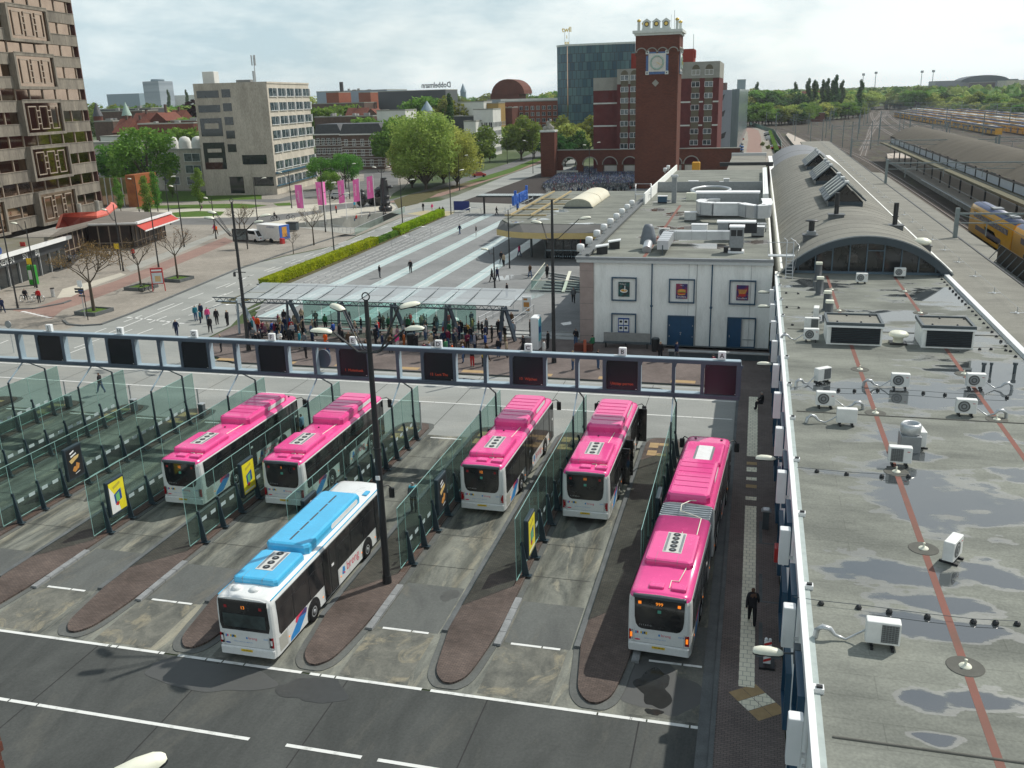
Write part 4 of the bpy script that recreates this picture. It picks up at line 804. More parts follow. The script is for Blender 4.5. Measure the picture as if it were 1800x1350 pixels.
for i,(x0,z0,kind)in enumerate(((-12.1,4.05,'soup'),(-7.0,4.0,'burger'),(-1.8,4.0,'fries'),(-12.1,.75,'list'))):
 b=MB();frame(b,x0,x0+2.25,z0,z0+2.15);fo=b.build('window_frame',m_navy,t)
 cx=x0+1.12;y=80.93;p=MB();p.box(cx-.5,cx+.5,y-.1,y,z0+.4,z0+1.72,0)
 P_=thing('poster_board',{'soup':'teal food poster with a bowl, left upper frame of the pale wall','burger':'burger poster in the middle upper frame of the pale wall','fries':'fries poster in the right upper frame of the pale wall','list':'blue notice board with four white sheets, lower left frame'}[kind],'poster',(0,0,0),0,'posters framed on the pale wall')
 p.build('board',bluep if kind=='list'else(m_pb if kind=='soup'else m_pa),P_)
 q=MB();yy=y-.101;c0=z0+.95
 if kind=='list':
  for sx in(-.43,.03):
   for sz in(.5,1.1):q.box(cx+sx,cx+sx+.4,yy-.004,yy,z0+sz,z0+sz+.5,0);q.box(cx+sx+.06,cx+sx+.3,yy-.006,yy-.004,z0+sz+.2,z0+sz+.4,1)
 elif kind=='burger':
  E_=lambda rx,rz,zc,m,k:q.ext([(cx+rx*cos(a),zc+rz*sin(a))for a in[i*pi/9 for i in range(18)]],'y',yy-.003*k,yy,m)
  E_(.36,.16,c0+.16,2,1);E_(.4,.07,c0+.02,4,2);E_(.36,.07,c0-.05,3,3);E_(.34,.1,c0-.13,2,1);q.text('Smullers',.24,FR(cx,yy-.01,z0+.58),0);q.text('Menu',.14,FR(cx,yy-.01,z0+1.6),0)
 elif kind=='fries':
  for k in range(9):a=-.5+k*.12;q.ext([(cx-.25+k*.05,c0-.1),(cx-.2+k*.05,c0-.1),(cx-.15+k*.05+a*.3,c0+.4),(cx-.2+k*.05+a*.3,c0+.42)],'y',yy-.003*(1+k%3),yy,2)
  q.ext([(cx-.35,c0-.2),(cx+.3,c0-.2),(cx+.25,c0+.05),(cx-.25,c0+.02)],'y',yy-.014,yy,3);q.text('Smullers',.24,FR(cx,yy-.02,z0+.58),0)
 else:
  E_=lambda rx,rz,zc,m,k:q.ext([(cx+rx*cos(a),zc+rz*sin(a))for a in[i*pi/9 for i in range(18)]],'y',yy-.003*k,yy,m)
  E_(.34,.17,c0-.02,0,1);E_(.27,.11,c0+.01,2,2);q.box(cx+.05,cx+.12,yy-.01,yy,c0,c0+.45,0);q.text('Welkom',.17,FR(cx-.1,yy-.01,z0+1.55),0)
 q.build('print',[white,black,m_ora,redp,mat('salad green',(.1,.3,.05))],P_)
for x in(-8.5,-3.3):
 b=MB();b.tube([(x,80.8,.1),(x,80.8,7.7)],.06,8);b.cyl(x,80.8,3.6,3.75,.12,n=8);b.build('downpipe',m_navy,t)
b=MB();b.tube([(-4.6,80.97,.1),(-4.6,80.97,7.7)],.02,4)
for x in(-14.9,-6.5,-1.2):b.tube([(x+1.2,80.985,0.2),(x+1.2,80.985,7.7)],.012,4)
b.build('wall_joint',grey,t)
b=MB();frame(b,-7.05,-4.7,.12,2.85);b.box(-6.95,-4.8,80.86,80.99,.12,2.75,1);b.box(-5.9,-5.86,80.84,80.86,.12,2.75,0)
for z in(.9,1.9):
 for x in(-6.9,-4.87):b.box(x,x+.06,80.82,80.86,z,z+.12,2)
d=b.build('door',[m_navy,mat('navy door',(.015,.075,.16),(.012,.06,.13),rough=.4),galv],t);b=MB();b.cyl(-5.88,80.83,1.1,1.25,.04,n=8);b.box(-5.95,-5.8,80.8,80.84,1.3,1.36,0);b.build('handle',galv,d)
b=MB();frame(b,-1.85,.6,.12,2.85);b.box(-1.75,-.62,80.86,80.99,.12,2.75,1);b.box(-.62,-.56,80.8,80.95,.12,2.75,2);b.box(-.5,.5,80.84,80.9,.85,.9,2)
d=b.build('door',[m_navy,MATS['navy door'],galv],t);b=MB();b.box(-1.65,-1.6,80.8,80.86,1.05,1.25);b.build('handle',galv,d)
b=MB();b.box(-15,1.7,80.5,80.99,.1,.13);b.box(-8.2,2,79.9,80.5,.1,.12,1);b.build('plinth',[m_kerb,dgrey],t)
gl=None
gpos=[(-15.15,82.2+4.5*i)for i in range(9)]+[(-16,171),(-16,177)]
for i,(x,y)in enumerate(gpos):
 if gl is None:
  gl=thing('cube_lamp','white rounded cube lamp on the roof edge, one of the row down the wing','lamp',(x,y,7.98),0,'cube lamps along the roof edge');b=MB();b.cyl(0,0,0,.3,.1,n=8);b.build('stem',white,gl);b=MB();b.bbox(-.32,.32,-.32,.32,.3,.95,.13,0,True);b.build('lamp_shade',m_cap,gl)
 else:dup(gl,(x,y,7.98))
for i,(x,y)in enumerate(((-13.4,83.6),(-12.7,86.6))):
 t=thing('smoke_hatch','dark smoke hatch with white lid, '+('nearer'if i==0 else 'farther')+' of the pair by the parapet','roof hatch',(x,y,7.85),radians(8));b=MB();b.ext([(-.5,0),(.5,0),(.5,.75),(-.5,.6)],'y',-.4,.4);b.build('body',black,t);b=MB();b.ext([(-.6,.6),(.6,.77),(.6,.87),(-.6,.7)],'y',-.5,.5);b.build('lid',m_cap,t)
m_duct=mat('silver duct',(.62,.64,.65),(.5,.52,.54),rough=.35,metal=.5,scale=1.5);m_dw=mat('duct white top',(.85,.86,.86),(.8,.81,.81),rough=.4)
def duct(name,label,pts,w,h,z):
 t=thing(name,label,'duct',(0,0,0));b=MB()
 for p,q in zip(pts,pts[1:]):b.bar((*p,z),(*q,z),w,h)
 b.build('duct_run',m_duct,t);b=MB()
 for p,q in zip(pts,pts[1:]):
  L_=hypot(q[0]-p[0],q[1]-p[1]);n=max(2,int(L_/1.2))
  for i in range(n):u=(i+.5)/n;a=Vector((p[0]+(q[0]-p[0])*u,p[1]+(q[1]-p[1])*u,z));d=Vector((q[0]-p[0],q[1]-p[1],0)).normalized()*.03;b.bar(a-d,a+d,w+.05,h+.05)
 b.build('duct_flange',galv,t)
 b=MB()
 for p in pts:b.box(p[0]-.05,p[0]+.05,p[1]-.05,p[1]+.05,7.85,z)
 b.build('duct_leg',dgrey,t)
duct('air_duct','silver ribbed air duct bending from the roof edge towards the right',[(-7.85,83.2),(-7.85,89.5),(-2.2,89.8)],1.0,.8,8.75)
duct('air_duct','flat grey duct behind the plant tower on the right of the wing roof',[(-1.6,98),(1.2,98.5)],.6,.5,8.5)
t=thing('plenum','big grey plenum box with white lid on the wing roof','duct',(0,0,0));b=MB();b.box(-6.6,.4,110,111.5,8.0,10.6);b.build('casing',grey,t);b=MB();b.box(-6.75,.5,109.8,111.7,10.6,10.75);b.build('lid',m_dw,t)
t=thing('air_duct','wide silver duct with white top curling in front of the plenum box','duct',(0,0,0));b=MB()
S=[(-4.0,109.9),(-5.6,109.5),(-6.0,108),(-5.6,106.3),(-4.4,105.6),(-1.5,105.4),(-.6,103.9),(.2,103.2),(1.2,103.6),(1.35,106),(1.2,110)]
for p,q in zip(S,S[1:]):b.bar((*p,9.3),(*q,9.3),.9,1.3)
b.build('duct_run',m_duct,t);b=MB()
for p,q in zip(S,S[1:]):b.bar((*p,10.0),(*q,10.0),1.1,.08)
b.build('lid',m_dw,t)
t=thing('plant_cabinet','tall grey plant cabinet with twin dark intakes near the roof edge','plant cabinet',(-1.45,85.2,7.85));b=MB();b.bbox(-.62,.62,-.5,.7,.5,2.3,.03);b.build('casing',grey,t);b=MB();b.bbox(-.68,.68,-.56,.76,2.3,2.42,.02);b.build('lid',m_dw,t);b=MB();b.box(-.5,-.04,-.52,-.48,1.55,2.1);b.box(.04,.5,-.52,-.48,1.55,2.1);b.build('intake',black,t);b=MB();b.box(-.7,.7,-.5,.7,.0,.2);b.box(-.5,.5,-.52,.6,.2,.5,1);b.box(-1.1,-.7,-.2,.4,0,.5,1);b.build('base',[m_dw,black],t)
t=thing('plant_box','dark duct box left of the plant cabinet','duct',(0,0,0));b=MB();b.box(-3.4,-2.4,92,93,8.2,9.6);b.box(-2.4,.3,92.2,93,8.6,9.6,1);b.build('casing',[grey,m_lou],t);b=MB();b.box(-3.5,.2,91.9,93.2,9.6,9.75);b.build('lid',m_dw,t)
t=thing('steel_cowl','tall grey flue cowl with cone foot at the left of the wing roof','roof vent',(-9.5,86.5,7.85));b=MB();b.lathe(0,0,[(.8,.5),(.75,.9),(.5,2.0),(.35,2.3),(.01,2.35)],14);b.build('cowl',mat('slate grey sheet',(.16,.18,.2),rough=.5),t);b=MB();b.tube([(.0,0,.6),(.1,-1.2,.6),(.1,-2.2,.25)],.42,12);b.build('pipe',m_duct,t)
acunit(Vector((-8.7,93.5,7.85)),0,'fan','air conditioner beside the flue cowl on the wing roof',w=1.1,h=.85,pipe=0)
t=thing('ring_main','round silver pipe ring on the wing roof beyond the plenum','duct',(-6,132,7.9));b=MB();b.tube([(2.6*cos(i*pi/12),4.5*sin(i*pi/12),.9)for i in range(25)],.22,8);b.build('pipe',galv,t);b=MB();b.box(-3,2.5,-5,-4,0,1.0);b.build('casing',cream,t);b=MB();b.box(2.5,4.2,-5.1,-4,.1,1.3);b.build('intake',black,t)
t=thing('flue','square grey flue standing on the wing roof','roof vent',(-10.4,124.6,7.9));b=MB();b.box(-.3,.3,-.3,.3,0,3.3);b.build('shaft',grey,t);b=MB();b.bbox(-.45,.45,-.45,.45,3.3,3.6,.05);b.build('cap',galv,t)
for i,(x,y,w,h,m_)in enumerate(((-11.9,124.5,1.2,.9,m_navy),(-9.2,144,1.4,1.1,galv),(-7.0,106.5,1.3,1.0,galv),(-5.5,98.5,1.6,.7,m_dw),(-4.5,150,.8,.9,galv),(.4,95,1.2,1.0,grey),(-3,148,1.0,.3,m_dw))):
 t=thing('roof_cabinet','','plant cabinet',(x,y,7.86));t['label']=('blue roof cabinet by the side parapet','silver cabinet on the far end of the wing roof','silver cabinet at the left of the plenum box','low white cabinet between duct and plenum','small vent box behind the cross wall','grey cabinet against the vaulted roof','flat white hatch behind the cross wall')[i]
 b=MB();b.bbox(-w/2,w/2,-.4,.4,.15,h,.04);b.build('casing',m_,t);b=MB();b.box(-w/2-.05,w/2+.05,-.45,.45,h,h+.06);b.build('lid',m_dw,t);b=MB();b.box(-w/2,w/2,-.3,.3,0,.15);b.build('base',black,t)
def guard(name,label,loc,rz,w=1.3,h=1.0):
 t=thing(name,label,'ladder',loc,rz);b=MB()
 for x in(-w/2,w/2):
  b.tube([(x,0,0),(x,0,h*1.6),(x,.8,h*1.6),(x,.8,0)],.035,6)
 for z in(h*.8,h*1.6):b.tube([(-w/2,0,z),(w/2,0,z)],.035,6)
 b.build('rail',galv,t);b=MB();b.box(-w/2,w/2,0,.8,h*.55,h*.6);b.build('platform',galv,t)
guard('step_over','silver step over frame on the side parapet',(-14.8,127,7.9),0,2.1,1.4)
t=thing('roof_ladder','pale steel ladder with handrails up to the wing roof','ladder',(2.9,80.6,RZ));b=MB()
for x in(-.1,.45):
 b.tube([(x,-.9,0),(x,.5,2.0),(x,.6,3.0),(x-.2,1.8,3.0)],.035,6)
for i in range(8):u=(i+.5)/8;b.tube([(-.1,-.9+1.4*u,2*u),(.45,-.9+1.4*u,2*u)],.03,6)
b.build('ladder_rails',galv,t);b=MB();b.box(-1.6,.6,.5,1.4,1.6,1.68);b.build('platform',galv,t);b=MB();b.tube([(.45,-.9,0),(.45,-.9,.2),(.9,.2,2.6),(.5,.6,3.0)],.03,6);b.tube([(-1.6,1.4,1.7),(-1.6,1.4,2.7),(.5,1.4,2.7)],.03,6);b.build('handrail',galv,t)
t=thing('vaulted_hall','barrel vaulted station hall roof with arched glass gable and ridge skylights','station hall',(0,0,0))
cx,hw,rise,z0=9.35,6.85,3.15,6.75;R=(hw*hw+rise*rise)/(2*rise);A0=math.asin(hw/R)
def arc(r_,n=28,a=None):a=a or A0;return[(cx+r_*sin(-a+2*a*i/n),z0+rise-R+r_*cos(-a+2*a*i/n))for i in range(n+1)]
b=MB();P=arc(R);Q=arc(R-.3)
def vault(b,y0,y1,ra,rb,m=0,n=28):
 P,Q=arc(ra,n),arc(rb,n)
 for i in range(n):b.add([(P[i][0],y0,P[i][1]),(P[i+1][0],y0,P[i+1][1]),(P[i+1][0],y1,P[i+1][1]),(P[i][0],y1,P[i][1])],[(0,1,2,3)],m,True);b.add([(P[i][0],y0,P[i][1]),(Q[i][0],y0,Q[i][1]),(Q[i+1][0],y0,Q[i+1][1]),(P[i+1][0],y0,P[i+1][1])],[(0,1,2,3)],m);b.add([(P[i][0],y1,P[i][1]),(Q[i][0],y1,Q[i][1]),(Q[i+1][0],y1,Q[i+1][1]),(P[i+1][0],y1,P[i+1][1])],[(3,2,1,0)],m)
vault(b,82.2,190,R,R-.3);b.build('roof',m_felt3,t)
b=MB();vault(b,190,232,R-.5,R-.8);b.build('roof',mat('blue grey felt',(.24,.25,.26),(.2,.21,.22),rough=.8),t)
b=MB();y=84.5
while y<190:vault(b,y,y+.05,R+.012,R-.02);y+=2.9
vault(b,210,210.2,R-.48,R-.52);b.build('roof_rib',mat('felt seam',(.185,.18,.165),rough=.9),t)
b=MB();vault(b,82.0,82.3,R+.03,R-.62,0);vault(b,81.95,82.0,R+.06,R-.04,1);b.build('gable_arch',[mat('slate steel',(.035,.055,.07),rough=.4),grey],t)
b=MB();Q=arc(R-.55,28,A0*.97);b.add([(x,82.8,z)for x,z in Q]+[(x,82.8,6.5)for x,z in Q[::-1]],[tuple(range(2*len(Q)))]);gz=b.build('gable_glass',m_bgl,t)
b=MB()
for i,x in enumerate([3.9+i*1.38 for i in range(9)]):
 zt=z0+rise-R+sqrt(max(0,(R-.4)**2-(x-cx)**2));b.box(x-.05,x+.05,82.62,82.74,6.6,zt)
for x in(5.4,9.5):b.box(x,x+1.3,82.6,82.7,8.55,8.63)
b.box(3,15.8,82.55,82.78,6.6,6.78);b.build('gable_mullion',mat('blue grey mullion',(.09,.14,.18),rough=.4),t)
b=MB();b.box(2.45,16.3,82.9,232,0,6.9);b.build('wall',m_rend,t)
m_skl=mat('skylight stripes',(.5,.52,.5),(.04,.055,.06),rough=.25,scale=1.6,stretch=(.01,1,.01),lo=.49,hi=.51)
for i,y in enumerate((104.5,128.8,153.5)):
 s=thing('ridge_skylight',('nearest','middle','farthest')[i]+' tent shaped skylight on the vaulted roof','skylight',(9.3,y,9.55),0,'tent skylights on the vault');D=12
 b=MB();b.box(-1.75,1.75,0,D,0,.7);b.build('curb',mat('slate steel',(.035,.055,.07)),s)
 b=MB();b.ext([(-1.6,.7),(1.6,.7),(0,2.4)],'y',.25,D-.1);b.build('gable_glass',m_bgl,s)
 for sg in(-1,1):
  b=MB();P=[(sg*1.95,.75),(sg*0,2.55),(sg*0,2.7),(sg*2.1,.85)]
  for k in range(5):
   m_=k%2;b.ext(P,'y',-.2+k*(D+.4)/5,-.2+(k+1)*(D+.4)/5-.35,0);b.ext([(p[0]*.98,p[1]-.06)for p in P],'y',-.2+(k+1)*(D+.4)/5-.35,-.2+(k+1)*(D+.4)/5,1)
  b.build('glazed_slope',[mat('slate steel',(.035,.055,.07)),m_cap],s)
  b=MB()
  for k in range(5):b.ext([(sg*1.6,1.2),(sg*.2,2.42),(sg*.2,2.56),(sg*1.65,1.34)],'y',.3+k*2.5,1.3+k*2.5,0)
  b.build('pane',mat('skylight grey pane',(.27,.28,.24),(.2,.21,.18),rough=.3),s)
 b=MB()
 for k in range(3):b.box(-.2,.2,.1+k*5.4,.8+k*5.4,2.66,2.85)
 b.build('ridge_cap',m_cap,s)
def flue(x,y,zb,h,kind,label):
 t=thing('roof_flue',label,'roof vent',(x,y,zb),0);b=MB();b.ext([(-.7,-.4),(.7,-.4),(.7,.55),(-.7,.45)],'y',-.6,.6);b.box(-.78,.78,-.68,.68,.5,.58);b.build('curb',mat('dark slate',(.1,.11,.115)),t)
 if kind=='tall':b=MB();b.cyl(0,0,.55,h,.22,n=12);b.cyl(0,0,h*.5,h*.5+.06,.3,n=12);b.build('pipe',black,t)
 elif kind=='cap':b=MB();b.bbox(-.4,.4,-.4,.4,.55,.9,.05,1);b.cyl(0,0,.9,h,.26,n=12);b.lathe(0,0,[(.3,h),(.62,h+.03),(.5,h+.12),(.01,h+.15)],14);b.build('pipe',[black,grey],t)
 else:b=MB();b.lathe(0,0,[(.5,.55),(.8,.75),(.75,.95),(.4,1.15),(.01,1.2)],18);b.build('cap',cream,t)
flue(5.1,88.2,8.55,1.75,'cap','short black flue with flat cap on the left of the vault')
flue(7.7,95.2,9.55,2.6,'tall','tall black flue near the ridge of the vault');flue(12.8,93,8.85,2.6,'tall','tall black flue on the right shoulder of the vault');flue(14.7,89.0,7.6,1,'dome','grey box with a pale mushroom cap low on the right of the vault')
t=thing('rear_annex','low flat annex with dark rim beyond the wing roof','building',(0,0,0));b=MB();b.box(-5.8,1.9,186,228,0,6.9);b.build('wall',mat('dark red brick wall',(.14,.05,.04),(.1,.04,.03),rough=.8),t);b=MB();b.box(-5.7,1.8,172.9,200,6.9,7.1);b.box(-5.7,1.8,201,228,6.9,7.3);b.build('roof',m_felt3,t);b=MB();b.box(-7.5,3.2,200,200.8,6.9,7.7);b.box(-5.9,2.0,227.5,228.5,6.9,7.9,1);b.build('rim',[black,galv],t)
t=thing('platform_canopy','long flat felt canopy roof beside the vaulted hall with a lower eave','canopy',(0,0,0))
b=MB();b.ext([(15.9,5.75),(15.9,6.05),(18.6,6.15),(21.5,6.0),(21.5,5.7)],'y',45,312);b.ext([(12.8,5.7),(12.8,6.0),(15.9,6.05),(15.9,5.75)],'y',232.2,312);b.build('roof',m_felt3,t)
b=MB();b.ext([(21.6,5.35),(21.6,5.65),(24.2,5.4),(24.2,5.1)],'y',45,200);b.build('eave',m_felt3,t)
b=MB();b.box(21.42,21.6,45,312,5.6,6.06);b.build('gutter',black,t)
b=MB();y=50
while y<305:b.box(17.6,17.9,y,y+.3,0.9,5.9);b.box(20.6,20.9,y,y+.3,.9,5.9);y+=9
b.build('column',dgrey,t)
b=MB();b.tube([(18.5,y,6.55)for y in range(50,310,7)],.012,4);b.build('safety_cable',galv,t)
anc=None
for i in range(37):
 p=(18.5,50+7*i,6.14)
 if anc is None:anc=thing('cable_anchor','pale cross shaped cable anchor on the platform canopy','roof anchor',p,0,'cable anchors down the platform canopy');b=MB();b.box(-.45,.45,-.06,.06,0,.03);b.box(-.08,.08,-.35,.35,0,.03);b.cyl(0,0,.0,.45,.035,n=6);b.build('anchor_post',galv,anc)
 else:dup(anc,p)
t=thing('mesh_screen','brown mesh screen on struts along the canopy eave','screen',(0,0,0));b=MB()
b.box(22.6,22.66,78,96,5.5,7.3);b.build('mesh',mat('brown mesh',(.06,.05,.04),(.03,.026,.02),rough=.8,scale=20),t);b=MB()
for y in range(79,97,2):b.bar((22.6,y,7.2),(21.7,y,6.0),.07)
b.build('strut',dgrey,t)
m_yel=mat('yellow fascia',(.62,.47,.2),(.56,.42,.18),rough=.5,scale=1)
t=thing('entrance_hall','station entrance hall with flat roof, yellow curved fascia and red doors','station entrance',(0,0,0))
F=[(-15.1,121.2),(-22,120.6),(-27,120.2),(-30,120.6),(-32.5,121.6),(-34.6,123.6),(-35.3,127)]
roofp=[(-15.1,122.2),(-32.4,122.4),(-34.6,126.5),(-36.4,166.4),(-15.1,166.4)]
b=MB();b.prism(roofp,4.9,5.3);b.build('roof',m_felt4,t)
b=MB();P=[(-15.1,122.1),(-20,122.1),(-28,122.2),(-31,122.4),(-33.4,123.6),(-34.7,126.4)];n=len(P)
for i in range(n-1):
 a,c=P[i],P[i+1];d,e=F[min(i+1,6)-0]if 0 else F[i],F[i+1]
 b.add([(a[0],a[1],5.25),(c[0],c[1],5.25),(e[0],e[1],4.35),(d[0],d[1],4.35)],[(0,1,2,3)],0);b.add([(d[0],d[1]-.05,4.35),(e[0],e[1]-.05,4.35),(e[0],e[1]-.02,3.55),(d[0],d[1]-.02,3.55)],[(0,1,2,3)],1);b.add([(d[0],d[1],3.55),(e[0],e[1],3.55),(c[0],c[1]+.5,4.9),(a[0],a[1]+.5,4.9)],[(0,1,2,3)],1)
b.build('fascia',[mat('grey fascia panel',(.16,.155,.14),(.13,.126,.115),rough=.6,scale=1),m_yel],t)
b=MB();b.box(-27.6,-15.1,123.5,165,.4,4.9);b.build('wall',dwin,t)
b=MB()
for i in range(11):x=-27.6+i*1.2;b.box(x-.05,x+.05,123.35,123.5,.4,4.9)
b.box(-27.6,-15.1,123.3,123.48,1.5,1.62,1);b.box(-27.75,-27.55,123.3,124,.4,4.9)
for i in range(12):b.box(-26+i*.3,-25.9+i*.3,121.3,121.35,1.0,1.15,1)
b.build('mullion',[dgrey,m_gpale],t)
b=MB();b.box(-22.6,-19.2,122.3,123.4,.4,3.4);d=b.build('door',mat('entrance dark',(.02,.02,.02)),t);b=MB()
for x in(-22.6,-20.9,-19.3):b.box(x,x+.14,122.2,122.32,.4,3.4)
b.build('door_frame',redp,d);b=MB();b.box(-22.8,-19.0,122.1,122.4,3.4,3.6);b.build('door_head',galv,t)
b=MB();b.cyl(-29.9,124.5,.4,4.9,.17,n=12);b.build('column',dgrey,t)
b=MB();cx2=-26.2
for y0,y1 in((140.2,149),(149.3,158)):
 n=12;P=[(cx2-2.2+4.4*i/n,5.3+1.35*sqrt(max(0,1-(-1+2*i/n)**2))*.95+.15)for i in range(n+1)]
 b.ext([(cx2-2.2,5.3)]+P+[(cx2+2.2,5.3)],'y',y0,y1,0,True)
o=b.build('roof_dome',mat('cream barrel light',(.72,.68,.52),(.65,.61,.46),rough=.4,scale=.5),t)
b=MB();b.box(cx2-2.3,cx2+2.3,140.0,140.2,5.3,5.55);b.ext([(cx2+2.15*cos(a),5.45+1.2*sin(a))for a in[i*pi/14 for i in range(15)]],'y',140.1,140.19,1);b.build('dome_frame',[dgrey,mat('dome end panel',(.36,.37,.3),rough=.4)],t)
b=MB()
for i in range(4):b.box(-34.6+i*.2,-28.5+i*.3,128+i*7,128.25+i*7,5.6,5.8)
for x in(-33.5,-30.5):b.bar((x,127,5.9),(x-.6,160,5.9),.2)
b.build('roof_bench_rack',mat('timber',(.45,.36,.2),rough=.8),t)
t=thing('roof_sign','blue raised letter sign on the roof edge of the entrance hall','sign',(0,0,0));b=MB()
M_=Matrix.Translation(Vector((-36.1,143,7.0)))@Matrix.Rotation(radians(86),4,'Z')@Matrix.Rotation(radians(90),4,'X');M2=Matrix.Translation(Vector((-36.1,143,7.0)))@Matrix.Rotation(radians(-86),4,'Z')@Matrix.Rotation(radians(90),4,'X')
b.text('hema plu',2.9,Matrix.Translation(Vector((-35.9,142.6,6.9)))@Matrix.Rotation(radians(92),4,'Z')@Matrix.Rotation(radians(90),4,'X')@Matrix.Scale(-1,4,Vector((1,0,0))),0,ext=.06,bold=.02);b.build('letters',mat('sign blue',(.02,.12,.5),rough=.4),t);b=MB();b.bar((-36.1,133,5.6),(-36.1,152,5.6),.1)
for y in range(134,153,3):b.bar((-36.1,y,5.3),(-36.1,y,6.2),.08)
b.build('sign_frame',galv,t)
def lamp_post(x,y,h,arms,label,ring=True,rz=0,r=.13,group='tall black lamp posts'):
 t=thing('street_lamp',label,'street lamp',(x,y,0.02),rz,group)
 b=MB();b.cyl(0,0,0,.5,r*1.35,r*1.2,n=12);b.lathe(0,0,[(r,.5),(r*.85,h*.5),(r*.55,h)],12);b.cyl(0,0,h*.5,h*.5+.08,r*1.1,n=10);b.build('pole',black,t)
 if ring:b=MB();b.tube([(.17*cos(i*pi/8),0,h+.17+.17*sin(i*pi/8))for i in range(17)],.03,6);b.build('finial_ring',black,t)
 for(az,ln,z0,z1)in arms:
  a=thing('arm',None,None,(0,0,0));a.parent=t;bpy.data.objects.remove(a)
  c,s=cos(az),sin(az);b=MB()
  for k in(-.07,.07):b.tube([(c*.05-s*k,s*.05+c*k,z0),(c*.5-s*k,s*.5+c*k,z0+.06),(c*ln-s*k,s*ln+c*k,z1)],.028,6)
  o=b.build('lamp_arm',black,t)
  hb=MB();hb.M=Matrix.Translation(Vector((c*(ln+.5),s*(ln+.5),z1+.02)))@Matrix.Rotation(az,4,'Z')@Matrix.Rotation(radians(-7),4,'Y')@Matrix.Scale(.88,4);lamp_head(hb);hb.build('lamp_shade',[cream,black],o)
 return t
A4=[(radians(200),1.5,11.35,12.35),(radians(150),1.7,11.35,13.0),(radians(35),1.4,11.35,13.2),(radians(-15),2.0,11.35,12.6)]
t=lamp_post(-15.9,35.72,13.65,A4,'tall black lamp post with four cream heads standing in front of the blue roofed bus',r=.17)
b=MB();b.box(-.1,.1,-.2,-.16,5.4,5.6);b.build('number_tag',white,t)
lamp_post(-15.9,73.6,13.8,[(radians(170),.9,10.6,11.9),(radians(15),2.2,10.6,12.2)],'tall black lamp post with two heads at the left corner of the pale wall',ring=False,r=.17)
t=lamp_post(-44.6,73.1,13.6,[(radians(185),1.8,10.6,12.2),(radians(165),2.1,10.6,12.6),(radians(20),2.3,10.6,12.3),(radians(-5),2.1,10.6,11.9)],'tall black lamp post with four heads at the left end of the bus shelter',r=.17)
b=MB();b.tube([(-.6,0,7.4),(.6,0,7.4)],.04,6);b.cyl(-.55,0,7.0,7.35,.12,n=8);b.box(-.45,-.1,-.22,-.18,4.6,5.1,1);b.build('camera_bracket',[black,white],t)
q=G(244,1356,12.4);lamp_post(q.x-1.9,q.y-2.0,10.2,[(radians(46),2.2,10.0,12.4)],'lamp whose cream head shows at the bottom edge of the picture',ring=False)
SL=[((31.5,541.5),10.9,[],'slim black post at the kerb by the two cyclists'),((65,506),8.5,[(pi,1.2,7.3,8.2)],'black post with yellow panel beside the green kiosk'),((217,476.5),9.2,[(pi*.95,1.4,7,8.4)],'black lamp post with yellow panel between the brown trees'),((279,470),9,[],'black lamp post behind the red framed map board'),((324,434),10,[(pi*.9,.8,8.6,9.6)],'double black post near the red awning terrace'),((588,449.5),9.4,[(0,2.2,8,9)],'black lamp post left of the long hedge'),((708,398),8.5,[(0,1.8,6.4,8.2)],'black lamp post at the top of the ramp'),((793,380),9.5,[(radians(30),2,7,8.6)],'black lamp post at the far end of the hedge'),((896,477),8,[],'grey plaza lamp with flat disc top near the entrance hall'),((870,512),5.2,[(pi,.6,4.4,4.9)],'short black lamp beside the two people in black'),((572.5,408),9.5,[(radians(20),1.6,6.8,8.4)],'thick black post above the ramp wall'),((380,420),7,[(radians(160),1.0,6,6.8)],'black lamp with advert by the delivery trailer'),((131,398),7,[(pi,1,6,6.8)],'black lamp at the red canopy'),((513,366),8,[(pi,1.5,6.5,7.6)],'black lamp on the pale square, second flag from left'),((615,350),8.5,[(0,1.2,7,8)],'black lamp behind the middle pink flag'),((675,374),9.5,[(0,1,8,9),(pi,1,8,9)],'black lamp post beside the dark bronze sculpture'),((760,318),9,[(0,1.5,7,8.6)],'lamp post on the verge under the plane trees'),((808,335),9,[(0,1.6,7,8.4)],'lamp post right of the plane trees'),((892,288),9,[(pi,1.2,7,8.6)],'lamp post at the main road bend'),((937,305),9.5,[(pi,2,8,9.4),(0,2,7.6,8.8)],'twin armed lamp at the bicycle park entrance'),((1036,318),10,[(0,2,8.5,9.8),(pi,.8,8,9.2)],'lamp post in the middle of the bicycle park'),((1079,300),10.5,[(pi,2.5,8.6,10),(0,2.2,8.6,10)],'twin armed lamp in the bicycle park left of the clock tower'),((1110,296),11,[(pi,1,9,10.4),(0,.7,9,10)],'lamp post touching the left side of the clock tower'),((300,395),9.5,[(radians(20),1.2,8,9)],'black post behind the cafe roof'),((453,390),8.5,[(radians(15),1.6,7,8.2)],'black post by the office corner'),((245,372),7.5,[(pi,.8,6,7)],'black lamp in front of the brown brick shelter block')]
for(px,py),h,arms,lab in SL:
 p=G(px,py);lamp_post(p.x,p.y,h,arms,lab,ring=(h>9.3),r=.1,group='slim black lamp posts')
m_cl=glass('clear roof glass',(.92,.97,.97),.62,refl=1.,rough=.15);m_gl2=glass('clear screen glass',(.72,.88,.84),.14)
t=thing('bus_shelter','long glass roofed bus shelter with dark truss and twin slanted legs behind the gantry','bus shelter',(0,0,.1))
